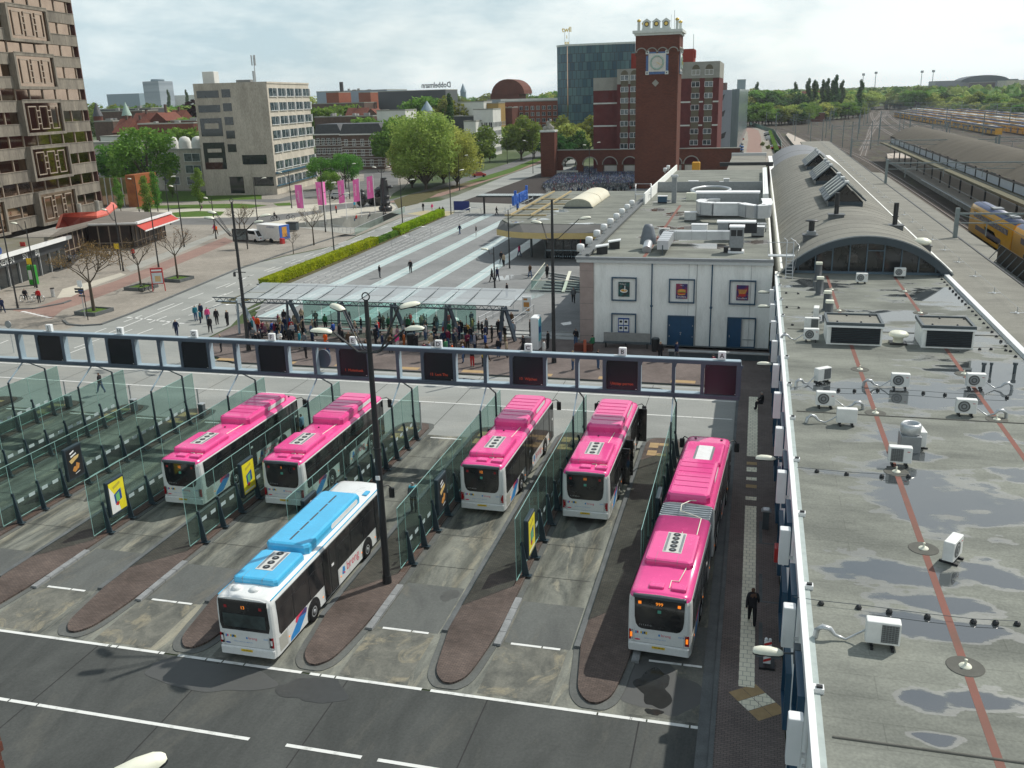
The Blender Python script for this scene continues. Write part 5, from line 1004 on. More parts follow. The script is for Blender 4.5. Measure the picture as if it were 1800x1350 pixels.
for i in range(13):
 x=-47.5+i*2.08;sh=0
 b=MB();b.add([(x,76.7,4.12),(x+2.02,76.7,4.12),(x+2.02,78.7,4.25),(x,78.7,4.25)],[(0,1,2,3)]);b.add([(x,78.76,4.27),(x+2.02,78.76,4.27),(x+2.4,81.2,4.75),(x+.38,81.2,4.75)],[(0,1,2,3)]);b.build('roof_pane',m_cl,t)
b=MB();b.bar((-50.5,77.4,3.95),(-21.2,77.4,3.95),.09);b.bar((-50.2,77.4,3.55),(-21.2,77.4,3.55),.09);b.bar((-47.6,80.9,4.6),(-21,80.9,4.6),.1)
n=84
for i in range(n):x=-50.4+i*29.2/n;b.bar((x,77.4,3.55 if i%2 else 3.95),(x+29.2/n,77.4,3.95 if i%2 else 3.55),.045)
b.build('truss',m_fin,t)
b=MB()
for i in range(14):x=-47.5+i*2.08;b.bar((x,76.7,4.08),(x+.3,80.9,4.62),.05)
b.build('rafter',m_fin,t)
for i in range(6):
 x=-48.7+i*5.36;b=MB();b.bar((x-.25,78.9,0),(x+.35,78.2,3.6),.16,.42);b.bar((x+.95,80.1,0),(x+.5,78.4,3.6),.16,.42);b.bar((x-1.6,77.9,3.45),(x+1.9,77.9,3.45),.22,.12);b.build('leg',m_gsteel if i else m_gpale,t)
for i in range(9):
 x=-43+i*2.0
 b=MB();b.box(x,x+1.95,81.3,81.32,.5,3.3);b.build('screen_pane',m_gl2,t)
 b=MB();b.cyl(x+1,81.2,0,1.9,.03,n=6);b.lathe(x+1,81.2,[(.03,1.9),(.06,1.95),(.01,2.05)],6);b.build('screen_post',black,t)
for i in range(7):
 x=-45+i*3.1;s=thing('bench','dark bench with grey seat in the bus shelter, number %s from its left end'%['one','two','three','four','five','six','seven'][i],'bench',(x,80.5,.12),0,'benches in the bus shelter');b=MB();b.box(0,2.3,-.25,.25,.42,.48);b.build('seat',m_kerbl,s);b=MB();b.box(.1,.2,-.2,.2,0,.42);b.box(2.1,2.2,-.2,.2,0,.42);b.build('leg',dgrey,s)
def rail(name,label,pts,h=1.0,posts=True,m=galv,cat='handrail'):
 t=thing(name,label,cat,(0,0,0));b=MB();pts=[Vector(p)for p in pts];b.tube([p+Vector((0,0,h))for p in pts],.035,6);b.tube([p+Vector((0,0,h*.55))for p in pts],.02,6);b.build('rail',m,t);b=MB()
 for p,q in zip(pts,pts[1:]):
  n=max(1,int((q-p).length/1.5))
  for i in range(n+1):c=p.lerp(q,i/n);b.tube([c,c+Vector((0,0,h))],.03,6)
 b.build('posts',m,t);return t
rail('handrail','sloping steel handrail right of the bus shelter',[(-25.8,84.5,.2),(-24.2,92,.4)]);rail('handrail','steel handrail by the round menu stand',[(-22.3,83.2,.2),(-21.5,90,.4)])
for i,(x0,x1,y)in enumerate(((365,417,552),)):
 p,q=G(x0,y+6),G(x1,y);b=MB();b.tube([p+Vector((0,0,0)),p+Vector((.1,0,.9)),(p+q)/2+Vector((0,0,1.25)),q+Vector((-.1,0,1.0)),q],.04,6);tag(b.build('hoop_rail',galv),'curved steel hoop rail at the left end of the shelter steps','handrail')
for i,(x0,y0,x1,y1)in enumerate(((688,432,729,427),(720,414,758,410),(806,380,846,374))):
 p,q=G(x0,y0,.4),G(x1,y1,.4);b=MB();b.tube([p,p+(q-p)*.02+Vector((0,0,.8)),(p+q)/2+Vector((0,0,1.3)),q-(q-p)*.02+Vector((0,0,1.0)),q],.05,6);tag(b.build('hoop_rail',galv),('nearest curved steel hoop rail by the hedge gap','second curved steel hoop rail beside the hedge','curved steel hoop rail in front of the blue board')[i],'handrail')
t=thing('stairwell','glass sided stairwell with pale edge in front of the entrance hall','stairs',(0,0,0));b=MB();c=[G(934,512,.4),G(1024,514,.4),G(1024,490,.4),G(958,480,.4)]
for p,q in zip(c,c[1:]+c[:1]):b.bar(p+Vector((0,0,.1)),q+Vector((0,0,.1)),.2,.2)
b.build('edge',m_kerbl,t);b=MB()
for p,q in((c[0],c[1]),(c[3],c[0])):b.add([p+Vector((0,0,.2)),q+Vector((0,0,.2)),q+Vector((0,0,1.3)),p+Vector((0,0,1.3))],[(0,1,2,3)])
b.build('glass_side',m_gl,t);b=MB()
for p,q in((c[0],c[1]),(c[3],c[0])):b.bar(p+Vector((0,0,1.3)),q+Vector((0,0,1.3)),.07)
b.bar(G(990,513,.5),G(1002,477,1.4),.35,.1);b.build('handrail',cream,t);b=MB()
for i in range(6):b.bar(c[0]+(c[3]-c[0])*(i/6)+Vector((1,0,.06)),c[1]+(c[2]-c[1])*(i/6)+Vector((-.1,0,.06)),.35,.1)
b.build('step',dgrey,t)
t=thing('info_pillar','white information pillar with turquoise panel beside the tall lamp post','information pillar',tuple(G(943,615,.12)));b=MB();b.bbox(-.35,.35,-.7,.7,.2,3.1,.08);b.build('case',m_cap,t);b=MB();b.box(.351,.36,-.55,.55,.9,2.9);b.box(.361,.365,-.4,.3,1.6,2.2,1);b.build('panel',[mat('turquoise panel',(.05,.4,.5),(.1,.5,.6),rough=.3,scale=2),bluep],t)
t=thing('menu_board','white fast food menu board standing on the plaza by the handrail','sign board',tuple(G(926,551,.4)));b=MB();b.bbox(-.45,.45,-.08,.08,.15,1.75,.03);b.build('board',m_cap,t);b=MB();b.box(-.3,.3,-.09,-.082,.7,1.2);b.box(-.3,.1,-.09,-.082,1.4,1.6);b.box(-.1,.3,-.09,-.082,.3,.55);b.build('print',mat('poster orange',(.6,.3,.06)),t)
t=thing('bench','long grey mesh bench against the pale wall','bench',(-12.6,79.4,.12));b=MB();b.box(0,4.2,-.25,.25,.45,.5);b.build('seat',dgrey,t);b=MB();b.box(0,4.2,.22,.28,.5,1.3);b.build('backrest',mat('bench mesh',(.3,.3,.28),(.22,.22,.21)),t);b=MB();[b.box(x,x+.08,-.2,.28,0,.45)for x in(.2,2,3.9)];b.build('leg',black,t)
t=thing('litter_bin','black litter bin between the bench and the navy double door','bin',tuple(G(1152,617,.12)));b=MB();b.cyl(0,0,0,1.1,.33,.36,n=14);b.build('body',black,t);b=MB();b.cyl(0,0,1.1,1.2,.3,n=14);b.build('lid',dgrey,t)
t=thing('litter_bin','black litter bin under the shelter by the fifth leg pair','bin',tuple(G(723,608,.12)));b=MB();b.cyl(0,0,0,1.1,.36,.38,n=14);b.build('body',black,t);b=MB();b.cyl(0,0,1.1,1.2,.3,n=14);b.build('lid',dgrey,t)
t=thing('litter_bin','black domed bin at the right end of the shelter','bin',tuple(G(801,582,.12)));b=MB();b.cyl(0,0,0,1.1,.36,.38,n=14);b.build('body',black,t);b=MB();b.lathe(0,0,[(.4,1.1),(.3,1.3),(.01,1.38)],14);b.build('lid',white,t)
t=thing('seat_block','low red brick seat with an orange post at the wall corner','seat',tuple(G(1026,616,.12)));b=MB();b.box(-.8,.8,-.3,.4,0,.6);b.build('base',mat('dark red brick wall',(.14,.05,.04)),t);b=MB();b.cyl(.2,-.5,0,1.1,.14,n=10);b.build('post',mat('orange red post',(.5,.12,.06)),t)
t=thing('low_wall','low pale wall with white cap under the two navy doors','wall',(0,0,0));b=MB();b.box(-6.5,1.7,76.8,77.1,.12,.65);b.build('wall',dgrey,t);b=MB();b.box(-6.6,1.8,76.7,77.2,.65,.74);b.build('cap',m_kerbl,t)
t=thing('traffic_board','red and white striped traffic board on a black rubber foot by the facade','traffic sign',(1.35,32.7,.12));b=MB();b.box(-.3,.3,-.35,.35,0,.1);b.build('foot',black,t);b=MB();b.box(-.14,.14,-.04,.04,.1,1.1,0)
for k in range(4):b.add([(-.14,-.045,.15+k*.24),(.14,-.045,.27+k*.24),(.14,-.045,.39+k*.24),(-.14,-.045,.27+k*.24)],[(0,1,2,3)],1)
b.build('board',[white,redp],t);b=MB();b.sph((-.07,0,1.17),.07,8,5);b.sph((.08,0,1.17),.06,8,5);b.build('lamp',white,t)
t=thing('pedestal','grey pedestal with white top beside the guide tiles','pedestal',(1.35,45.0,.12));b=MB();b.bbox(-.16,.16,-.16,.16,0,1.0,.03);b.build('post',dgrey,t);b=MB();b.ext([(-.25,1.0),(.25,1.0),(.15,1.1),(-.15,1.1)],'y',-.2,.2);b.build('top',galv,t)
t=thing('fire_point','small red box fixed on the station facade','fire box',(1.75,39.2,1.4));b=MB();b.bbox(-.12,.12,-.3,.3,0,.7,.04);b.build('box',redp,t)
def leafmat(name,c,c2,tr=.35):
 if name in MATS:return MATS[name]
 m,t,b=newmat(name);N,L=t.nodes.new,t.links.new
 g=N('ShaderNodeNewGeometry');n=N('ShaderNodeTexNoise');n.inputs['Scale'].default_value=.55;n.inputs['Detail'].default_value=5;L(g.outputs['Position'],n.inputs['Vector']);r=N('ShaderNodeValToRGB');r.color_ramp.elements[0].position=.35;r.color_ramp.elements[1].position=.65;r.color_ramp.elements[0].color=(*c2,1);r.color_ramp.elements[1].color=(*c,1);L(n.outputs[0],r.inputs[0])
 oi=N('ShaderNodeObjectInfo');hs=N('ShaderNodeHueSaturation');mr=N('ShaderNodeMapRange');mr.inputs[3].default_value=.47;mr.inputs[4].default_value=.525;L(oi.outputs['Random'],mr.inputs[0]);L(mr.outputs[0],hs.inputs['Hue'])
 mr2=N('ShaderNodeMapRange');mr2 .inputs[3].default_value=.75;mr2 .inputs[4].default_value=1.25;L(g.outputs['Random Per Island'],mr2 .inputs[0]);L(mr2 .outputs[0],hs.inputs['Value']);L(r.outputs[0],hs.inputs['Color']);L(hs.outputs[0],b.inputs['Base Color']);b.inputs['Roughness'].default_value=.75;b.inputs['Specular IOR Level'].default_value=.2
 T_=N('ShaderNodeBsdfTranslucent');L(hs.outputs[0],T_.inputs[0]);ms=N('ShaderNodeMixShader');ms.inputs[0].default_value=tr;L(b.outputs[0],ms.inputs[1]);L(T_.outputs[0],ms.inputs[2]);L(ms.outputs[0],t.nodes['Material Output'].inputs[0]);MATS[name]=m;return m
m_leaf=leafmat('green foliage',(.19,.34,.06),(.09,.2,.035),.45);m_leafy=leafmat('yellow green foliage',(.42,.5,.13),(.24,.33,.075),.5);m_leafd=leafmat('dark foliage',(.07,.15,.04),(.035,.085,.022),.4);m_leafp=leafmat('purple foliage',(.035,.012,.018),(.02,.008,.012),.2);m_hedge=leafmat('hedge leaves',(.38,.5,.03),(.22,.34,.02),.45);m_buds=leafmat('brown buds',(.27,.18,.07),(.17,.11,.045),.3);m_bark=mat('bark',(.12,.1,.075),(.06,.05,.04),rough=.9,scale=5,stretch=(1,1,.3));m_leafo=leafmat('olive foliage',(.24,.29,.06),(.13,.18,.04),.45)
def leaves(b,c,rx,rz,n,s,rnd,ry=None):
 ry=ry or rx
 for _ in range(n):
  u=rnd.uniform(-1,1);a=rnd.uniform(0,2*pi);q=(rnd.random()**.4);w=sqrt(1-u*u)
  p=Vector((c[0]+rx*q*w*cos(a),c[1]+ry*q*w*sin(a),c[2]+rz*q*u));e=Vector((rnd.gauss(0,1),rnd.gauss(0,1),rnd.gauss(0,.6))).normalized();f=e.cross(Vector((rnd.gauss(0,1),rnd.gauss(0,1),rnd.gauss(0,1)))).normalized();k=s*rnd.uniform(.6,1.3)
  b.add([p-e*k,p-f*k*.6,p+e*k,p+f*k*.6],[(0,1,2,3)])
def tree_mesh(h,r,n,s,seed,lobes=14,trunk=.35,base=.3,shape='round'):
 rnd=random.Random(seed);b=MB();tb=MB();zc=h*(base+(1-base)/2)
 tb.tube([(0,0,0),(0.05*h*.1,0,h*base*.8),(rnd.uniform(-.2,.2),rnd.uniform(-.2,.2),h*.75)],[trunk,trunk*.7,trunk*.2],7)
 for i in range(lobes):
  if shape=='col':z=h*(base+(1-base)*(i+.5)/lobes);k=sin(pi*min(.98,(i+1.2)/(lobes+1.4)))**.5;a=rnd.uniform(0,6.28);c=(r*.35*k*cos(a),r*.35*k*sin(a),z);lr=r*.62*k;lz=h*(1-base)/lobes*1.25
  else:
   u=rnd.uniform(-.75,.95);a=i*2.4+rnd.uniform(-.3,.3);w=sqrt(1-u*u*.8)*rnd.uniform(.5,.78);c=(r*w*cos(a),r*w*sin(a),zc+h*(1-base)*.4*u);lr=r*rnd.uniform(.3,.46);lz=lr*rnd.uniform(.65,.9)*(h*(1-base)*.5/r)**.5
   if i%2==0:tb.tube([(0,0,h*base*.8),tuple(Vector(c)*.5+Vector((0,0,h*base*.5))),c],[trunk*.4,trunk*.22,.03],5)
  leaves(b,c,lr,lz,n//lobes,s,rnd)
 return b,tb
def tree(name,label,loc,b,tb,ml,group=None):
 t=thing(name,label,'tree',loc,0,group);b.build('crown',ml,t);tb.build('trunk',m_bark,t);return t
b,tb=tree_mesh(20,9.0,11000,.36,1,40,.5,.07);PT=tree('plane_tree','largest yellow green plane tree right of the pink flags',(-81,224,0),b,tb,m_leafy,'plane trees on the verge')
dup(PT,(-75.5,233,0),2.1,'yellow green plane tree at the right side of the clump on the verge',scale=.74);dup(PT,(-86.5,229,0),4.1,'yellow green plane tree at the left side of the clump on the verge',scale=.68);dup(PT,(-82,241,0),1.1,'rearmost yellow green plane tree of the clump on the verge',scale=.8)
b,tb=tree_mesh(11,5.2,5200,.24,2,22,.3,.2);BT=tree('broadleaf_tree','big green tree between the concrete tower and the office block',(-150,208,0),b,tb,m_leaf);BT.scale=(1.7,1.7,1.6)
b,tb=tree_mesh(8.2,1.9,3000,.15,3,10,.12,.16,'col');CT=tree('young_tree','young upright tree right of the red canopy, nearest of the row',(*tuple(G(262,385))[:2],0),b,tb,m_leaf,'young upright trees in the forecourt')
for(px,py,s,lab)in((278,372,1.0,'young upright tree, second from the left over the cafe roof'),(213,372,.85,'young upright tree against the brown brick block, left one'),(222,350,.9,'young upright tree behind the brown brick block'),(352,363,1.0,'young upright tree alone on the lawn below the office block'),(304,348,.8,'slim dark young tree before the low office wing'),(238,345,.95,'young upright tree behind the cafe roof at left')):
 p=G(px,py);dup(CT,(p.x,p.y,0),px*.1,lab,scale=s)
for(px,py,s,lab)in((565,333,1.25,'leafy green tree left one beside the office corner'),(607,330,1.35,'leafy green tree right one beside the office corner'),(582,345,.9,'leafy green tree behind the second pink flag'),(620,318,1.1,'leafy green tree before the striped brick villa')):
 p=G(px,py);dup(BT,(p.x,p.y,0),px*.3,lab,group='leafy trees by the office corner',scale=(s*.6,s*.6,s*.62))
def bare(h,seed,spread=.5,leafn=500,ls=.08,tr=.16,depth=4,trunkh=.42):
 rnd=random.Random(seed);tb=MB();lb=MB();tips=[]
 def br(p,d,l,r,k):
  q=p+d*l;tb.tube([p,(p+q)/2+Vector((rnd.uniform(-1,1),rnd.uniform(-1,1),0))*l*.05,q],[r,r*.85,r*.7],5,0,False)
  if k==0:tips.append(q);return
  for i in range(rnd.choice((2,3,3))):
   e=(d+Vector((rnd.gauss(0,spread),rnd.gauss(0,spread),rnd.gauss(.05,spread*.35)))).normalized();br(q,e,l*rnd.uniform(.62,.85),r*.62,k-1)
  if k<depth:tips.append(q)
 p0=Vector((0,0,0));top=Vector((0,0,h*trunkh));tb.tube([p0,top],[tr,tr*.7],8)
 for i in range(5):a=i*1.256+rnd.uniform(-.3,.3);br(top,Vector((cos(a)*.75,sin(a)*.75,.85)).normalized(),h*.2,tr*.42,depth-1)
 for q in tips:
  for _ in range(max(1,leafn//len(tips))):c=q+Vector((rnd.gauss(0,.25),rnd.gauss(0,.25),rnd.gauss(0,.2)));leaves(lb,c,.05,.05,1,ls,rnd)
 return lb,tb
b,tb=bare(8.4,5,.55,3200,.07,.2,5,.38);t1=tree('budding_tree','largest brown budding tree in a concrete kerb box near the road signs',(-70.9,85.4,.2),b,tb,m_buds,'budding street trees')
b,tb=bare(6.6,8,.5,500,.06,.13,4,.42);t2=tree('budding_tree','small budding tree left of the red framed map board',(-74.3,98.6,.2),b,tb,m_buds,'budding street trees')
dup(t2,(-72.9,104.4,.2),1.3,'small budding tree behind the red framed map board',scale=1.1)
for px,py,s,lab in((552,431,1.0,'thin budding tree beside the hedge road kerb'),(516,446,.55,'tiny budding sapling with green foot near the white trailer'),(424,424,1.0,'bushy budding tree behind the four headed lamp post'),(432,420,.9,'budding tree just left of the delivery trailer')):
 p=G(px,py);dup(t2,(p.x,p.y,0),px*.7,lab,scale=s)
for i,(x,y)in enumerate(((-70.9,85.4),(-74.3,98.6),(-72.9,104.4))):
 t=thing('tree_box',('nearest','middle','farthest')[i]+' square concrete tree box on the western pavement','planter',(x,y,.02),radians(-6));b=MB();b.box(-1.5,1.5,-1.4,-1.25,0,.4);b.box(-1.5,1.5,1.25,1.4,0,.4);b.box(-1.5,-1.35,-1.25,1.25,0,.4);b.box(1.35,1.5,-1.25,1.25,0,.4);b.build('edge',m_kerb,t);b=MB();b.box(-1.35,1.35,-1.25,1.25,0,.25);b.build('soil',m_grass,t)
def hedge(label,x0,y0,x1,y1,w,h,m,seed,n):
 rnd=random.Random(seed);b=MB();L_=hypot(x1-x0,y1-y0)
 core=MB();core.bar((x0,y0,h*.48),(x1,y1,h*.48),w*.8,h*.9)
 for _ in range(n):
  u=rnd.random();f=rnd.random();sx=rnd.uniform(-w/2,w/2);z=h*(1+rnd.gauss(0,.03))if f<.45 else rnd.uniform(.1,h);
  if f>=.45:sx=(w/2)*(1 if rnd.random()<.75 else-1)*rnd.uniform(.9,1.08)
  p=Vector((x0+(x1-x0)*u+sx,y0+(y1-y0)*u,z));e=Vector((rnd.gauss(0,1),rnd.gauss(0,1),rnd.gauss(0,1))).normalized();f2=e.cross(Vector((rnd.gauss(0,1),rnd.gauss(0,1),rnd.gauss(0,1)))).normalized();k=.17*rnd.uniform(.6,1.3);b.add([p-e*k,p-f2*k*.6,p+e*k,p+f2*k*.6],[(0,1,2,3)])
 t=thing('hedge',label,'hedge',(0,0,0));b.build('leaves',m,t);core.build('core',m_hedge if m is m_hedge else m_leafd,t)
hedge('long clipped yellow green hedge running from the shelter up the road',-58.2,100.5,-58.3,136,1.25,1.15,m_hedge,1,15000);hedge('short clipped yellow green hedge beyond the gap',-58.5,146,-59.3,172,1.4,1.25,m_hedge,2,8000);hedge('ragged low dark shrubs filling the gap in the hedge',-58.3,136.4,-58.5,145.8,.8,.8,m_leaf,3,1400)
sheet('hedge_soil',[(-59.2,92),(-56.6,92),(-56.9,140),(-57.4,172),(-60,172),(-59.4,140)],.03,m_dirt)
def person_mesh(pose,seed=0):
 W_=0
 J={'pel':(0,0,.95,.135),'wai':(0,0,1.1,.12),'che':(0,.0,1.3,.15),'nb':(0,0,1.46,.075),'nk':(0,.01,1.52,.055),'hd':(0,.03,1.6,.088),'ht':(0,.01,1.68,.08)}
 for s,n in((-1,'l'),(1,'r')):
  sw={'walk':.22*s,'stand':.0,'fold':0,'phone':0,'sit':0,'bag':0,'stride':.3*s}[pose]
  J['sh'+n]=(s*.175,0,1.41,.062);J['hi'+n]=(s*.09,0,.9,.095)
  if pose=='sit':J['kn'+n]=(s*.11,.42,.52,.07);J['an'+n]=(s*.12,.42,.12,.045);J['to'+n]=(s*.12,.56,.05,.04);J['pel']=(0,0,.58,.14);J['wai']=(0,0,.76,.12);J['che']=(0,.03,.96,.15);J['nb']=(0,.04,1.12,.075);J['nk']=(0,.05,1.18,.055);J['hd']=(0,.07,1.26,.088);J['ht']=(0,.05,1.34,.08);J['sh'+n]=(s*.175,.03,1.07,.06);J['hi'+n]=(s*.1,.05,.55,.095);J['el'+n]=(s*.24,.08,.82,.045);J['wr'+n]=(s*.16,.32,.68,.032);J['ha'+n]=(s*.13,.38,.66,.034)
  else:
   J['kn'+n]=(s*.1,-sw*.55+.03,.5,.065);J['an'+n]=(s*.1,-sw*1.25,.1,.045);J['to'+n]=(s*.11,-sw*1.25+.14,.045,.04)
   if pose in('fold','phone')and(pose=='fold'or s>0):J['el'+n]=(s*.23,.04,1.14,.047);J['wr'+n]=(s*.06,.24,1.18,.034);J['ha'+n]=(s*-.02 if pose=='fold'else.05,.26,1.22,.034)
   elif pose=='bag'and s>0:J['el'+n]=(.27,-.02,1.15,.047);J['wr'+n]=(.3,.05,.92,.034);J['ha'+n]=(.3,.06,.84,.036)
   else:J['el'+n]=(s*.23,sw*.4-.01,1.14,.047);J['wr'+n]=(s*.25,sw*1.1+.05,.91,.033);J['ha'+n]=(s*.25,sw*1.2+.07,.83,.035)
 names=list(J);idx={k:i for i,k in enumerate(names)}
 E=[('pel','wai'),('wai','che'),('che','nb'),('nb','nk'),('nk','hd'),('hd','ht')]
 for n in 'lr':E+=[('che','sh'+n),('sh'+n,'el'+n),('el'+n,'wr'+n),('wr'+n,'ha'+n),('pel','hi'+n),('hi'+n,'kn'+n),('kn'+n,'an'+n),('an'+n,'to'+n)]
 me=bpy.data.meshes.new('p');me.from_pydata([J[n][:3]for n in names],[(idx[a],idx[c])for a,c in E],[]);o=bpy.data.objects.new('p',me);COL.objects.link(o)
 md=o.modifiers.new('s','SKIN');sd=o.modifiers.new('u','SUBSURF');sd.levels=1
 sk=me.skin_vertices[0].data if me.skin_vertices else None
 if sk is None:
  bm=bmesh.new();bm.from_mesh(me);bm.verts.layers.skin.verify();bm.to_mesh(me);bm.free();sk=me.skin_vertices[0].data
 for n,v in zip(names,sk):r=J[n][3]*(1.0 if n[:2]in('hd','ht','ha','nk')else 1.3);v.radius=(r*(1.15 if n in('pel','che','wai')else 1),r*(.82 if n in('pel','che','wai')else 1));v.use_root=(n=='pel')
 bpy.context.view_layer.update();dg=bpy.context.evaluated_depsgraph_get();m2=bpy.data.meshes.new_from_object(o.evaluated_get(dg));bpy.data.objects.remove(o);return m2,J
def person_paint(m2,J,coat=0.93,hairlen=1.58,skirt=False):
 hz=J['hd'][2];pz=J['pel'][2];sit=pz<.8
 vs=[v.co.copy()for v in m2 .vertices];fs=[tuple(p.vertices)for p in m2 .polygons];b=MB();mi=[]
 for f in fs:
  c=sum((vs[i]for i in f),Vector())/len(f);z=c.z;hand=min((c-Vector(J['ha'+n][:3])).length for n in 'lr')<.075
  if z>hz-.035 and(c.y<J['hd'][1]+.045 or z>hz+.06):k=1
  elif z>J['nb'][2]+.03:k=0 if not(c.y<J['nk'][1]+.0 and hairlen<1.5)else 1
  elif hairlen<1.45 and c.y<-.06 and z>J['nb'][2]-.16 and abs(c.x)<.12:k=1
  elif hand:k=0
  elif z>(coat if not sit else pz-.02)or(abs(c.x)>.17 and not sit and z>.78):k=2
  elif z<.1:k=4
  else:k=3
  mi.append(k)
 b.v=[tuple(v)for v in vs];b.f=fs;b.m=mi;b.s=[True]*len(fs)
 y=J['hd'][1]+.088;b.add([(-.012,y-.01,hz+.02),(.012,y-.01,hz+.02),(.016,y-.002,hz-.02),(-.016,y-.002,hz-.02),(0,y+.02,hz-.018)],[(0,1,4),(1,2,4),(2,3,4),(3,0,4)],0)
 for s in(-1,1):b.box(s*.035-.012,s*.035+.012,y-.014,y-.006,hz+.015,hz+.027,4);b.box(s*.083,s*.094,J['hd'][1]-.03,J['hd'][1],hz-.02,hz+.02,0)
 b.box(-.022,.022,y-.012,y-.004,hz-.05,hz-.042,5)
 return b
SKIN=mat('skin',(.5,.32,.24),(.42,.26,.19),rough=.6);SKIND=mat('darker skin',(.2,.11,.075),rough=.6);LIP=mat('lips',(.35,.12,.1))
CL=dict(black=(.028,.028,.032),navy=(.02,.03,.07),dark=(.035,.035,.04),grey=(.16,.17,.18),lgrey=(.42,.43,.45),white=(.7,.7,.68),red=(.5,.03,.03),orange=(.8,.12,.02),pink=(.75,.08,.25),teal=(.03,.2,.26),blue=(.03,.09,.38),lblue=(.25,.4,.55),jeans=(.07,.12,.22),beige=(.42,.34,.24),mustard=(.35,.22,.04),brown=(.1,.06,.035),rust=(.35,.1,.03),green=(.05,.2,.1),olive=(.12,.13,.05),mauve=(.22,.12,.16),burg=(.16,.02,.05),lav=(.3,.3,.36),yellow=(.6,.45,.05),khaki=(.3,.26,.16),redt=(.45,.04,.04),cyan=(.03,.35,.5))
WORD=dict(dark='dark grey',lgrey='light grey',lblue='light blue',burg='burgundy',lav='lavender',redt='red',cyan='bright blue')
CM={k:mat('cloth '+k,v,tuple(x*.75 for x in v),rough=.85,scale=7,world=False)for k,v in CL.items()}
HAIR=dict(b=mat('dark hair',(.02,.014,.01),rough=.6),r=mat('brown hair',(.1,.045,.02),rough=.6),y=mat('blond hair',(.45,.33,.15),rough=.6),g=mat('grey hair',(.4,.39,.37),rough=.6))
HW=dict(b='dark haired',r='brown haired',y='blond',g='grey haired')
PM={}
def pmesh(pose,coat,hl):
 k=(pose,coat,hl)
 if k not in PM:
  m2,J=person_mesh(pose);b=person_paint(m2,J,coat,hl)
  me=bpy.data.meshes.new('person');me.from_pydata(b.v,[],b.f)
  for q in range(6):me.materials.append(SKIN)
  me.polygons.foreach_set('material_index',b.m);me.polygons.foreach_set('use_smooth',b.s);me.update();PM[k]=me
 return PM[k]
used={}
def person(p,rz,top,bot,hair='b',pose='stand',coat=.93,hl=1.58,h=1.0,where='',extra='',group=None):
 o=bpy.data.objects.new('person',pmesh(pose,coat,hl));COL.objects.link(o);o.location=p;o.rotation_euler=(0,0,rz);o.scale=(h*(1.0),h,h)
 for i,m_ in enumerate((SKIN,HAIR[hair],CM[top],CM[bot],CM['black'if bot!='white'else 'white'],LIP)):o.material_slots[i].link='OBJECT';o.material_slots[i].material=m_
 w=lambda c:WORD.get(c,c)
 act={'stand':'standing','walk':'walking','stride':'hurrying','fold':'with folded arms','phone':'holding a phone','sit':'sitting','bag':'carrying a bag'}[pose]
 lab=' '.join(f"{HW[hair]} {'child' if h < .8 else 'person'} in {w(top)} and {w(bot)} {act} {extra} {where}".split());words=lab.split()
 if len(words)>16:lab=' '.join(words[:16])
 tag(o,lab,'person',group);return o
def bag(p,rz,m_,label,owner=None):
 b=MB();b.bbox(-.14,.14,-.08,.08,0,.38,.04);tag(b.build('bag',m_,None,p,rz),label,'bag')
crowd=[]
rp=random.Random(12)
def place(x,y,top,bot,hair='b',pose=None,rz=None,h=1.0,coat=.93,hl=1.58,zf=.12,where=None,grp=None):
 pose=pose or rp.choice(('stand','stand','fold','phone','bag'));hh=(1.4 if pose=='sit'else 1.74)*h
 p=G(x,y,zf+hh);p.z=zf
 rz=rp.uniform(-2.4,2.4)+pi if rz is None else rz
 if where is None:
  k=int(round((p.x+48.7)/5.36));nmn=['first','second','third','fourth','fifth','sixth']
  where=('by the '+nmn[k]+' shelter leg')if 0<=k<6 and p.y>75 else('in front of the '+nmn[k]+' shelter leg'if 0<=k<6 else 'on the platform')
 person(p,rz,top,bot,hair,pose,coat,hl,h,where,group=grp)
c5=lambda x,y:(350+x/6,480+y/6);c6=lambda x,y:(640+x/6,480+y/6)
for a in((5,315,'navy','black','b','stand'),(75,355,'pink','jeans','b','stand'),(170,370,'black','black','r','stand',None,1,.7,1.4),(285,385,'black','dark','y','phone'),(100,455,'black','dark','r','walk'),(0,390,'teal','navy','b','stand',None,.82)):
 place(*c5(*a[:2]),*a[2:],zf=.02,where='left of the bus shelter by the hoop rail')
place(*c5(215,640),'black','dark','y','bag',where='alone at the left end of the platform')
for a in((605,450,'orange','burg','b','stand',0),(565,440,'red','jeans','b','stand',None,.8),(548,470,'teal','dark'),(515,490,'dark','black','r'),(665,500,'burg','jeans','b','sit'),(715,505,'beige','dark','y','sit'),(765,500,'blue','jeans','b','sit'),(845,520,'olive','dark','b','sit'),(895,455,'navy','jeans','b'),(930,450,'blue','redt','b'),(970,520,'lgrey','dark','g'),(940,565,'dark','black','b'),(625,605,'black','dark','g'),(840,610,'white','dark','y','fold'),(1050,605,'teal','khaki','g','stand'),(1185,600,'navy','dark','b','stand'),(1325,620,'orange','orange','b','fold'),(1225,700,'navy','black','g'),(1350,695,'burg','jeans','b','bag'),(1320,425,'green','black','b','stand',0),(1410,510,'blue','dark','r','sit'),(1470,520,'dark','black','b'),(1640,530,'black','dark','b','sit'),(1570,610,'brown','dark','r'),(1500,580,'dark','black','g'),(560,570,'grey','dark','g'),(1105,620,'grey','black','g'),(590,620,'black','black','b'),(1640,600,'khaki','dark','b','fold'),(1750,690,'brown','jeans','r'),(500,530,'navy','jeans','g'),(1110,700,'black','black','b'),(690,530,'mauve','dark','r','sit')):
 place(*c5(*a[:2]),*a[2:])
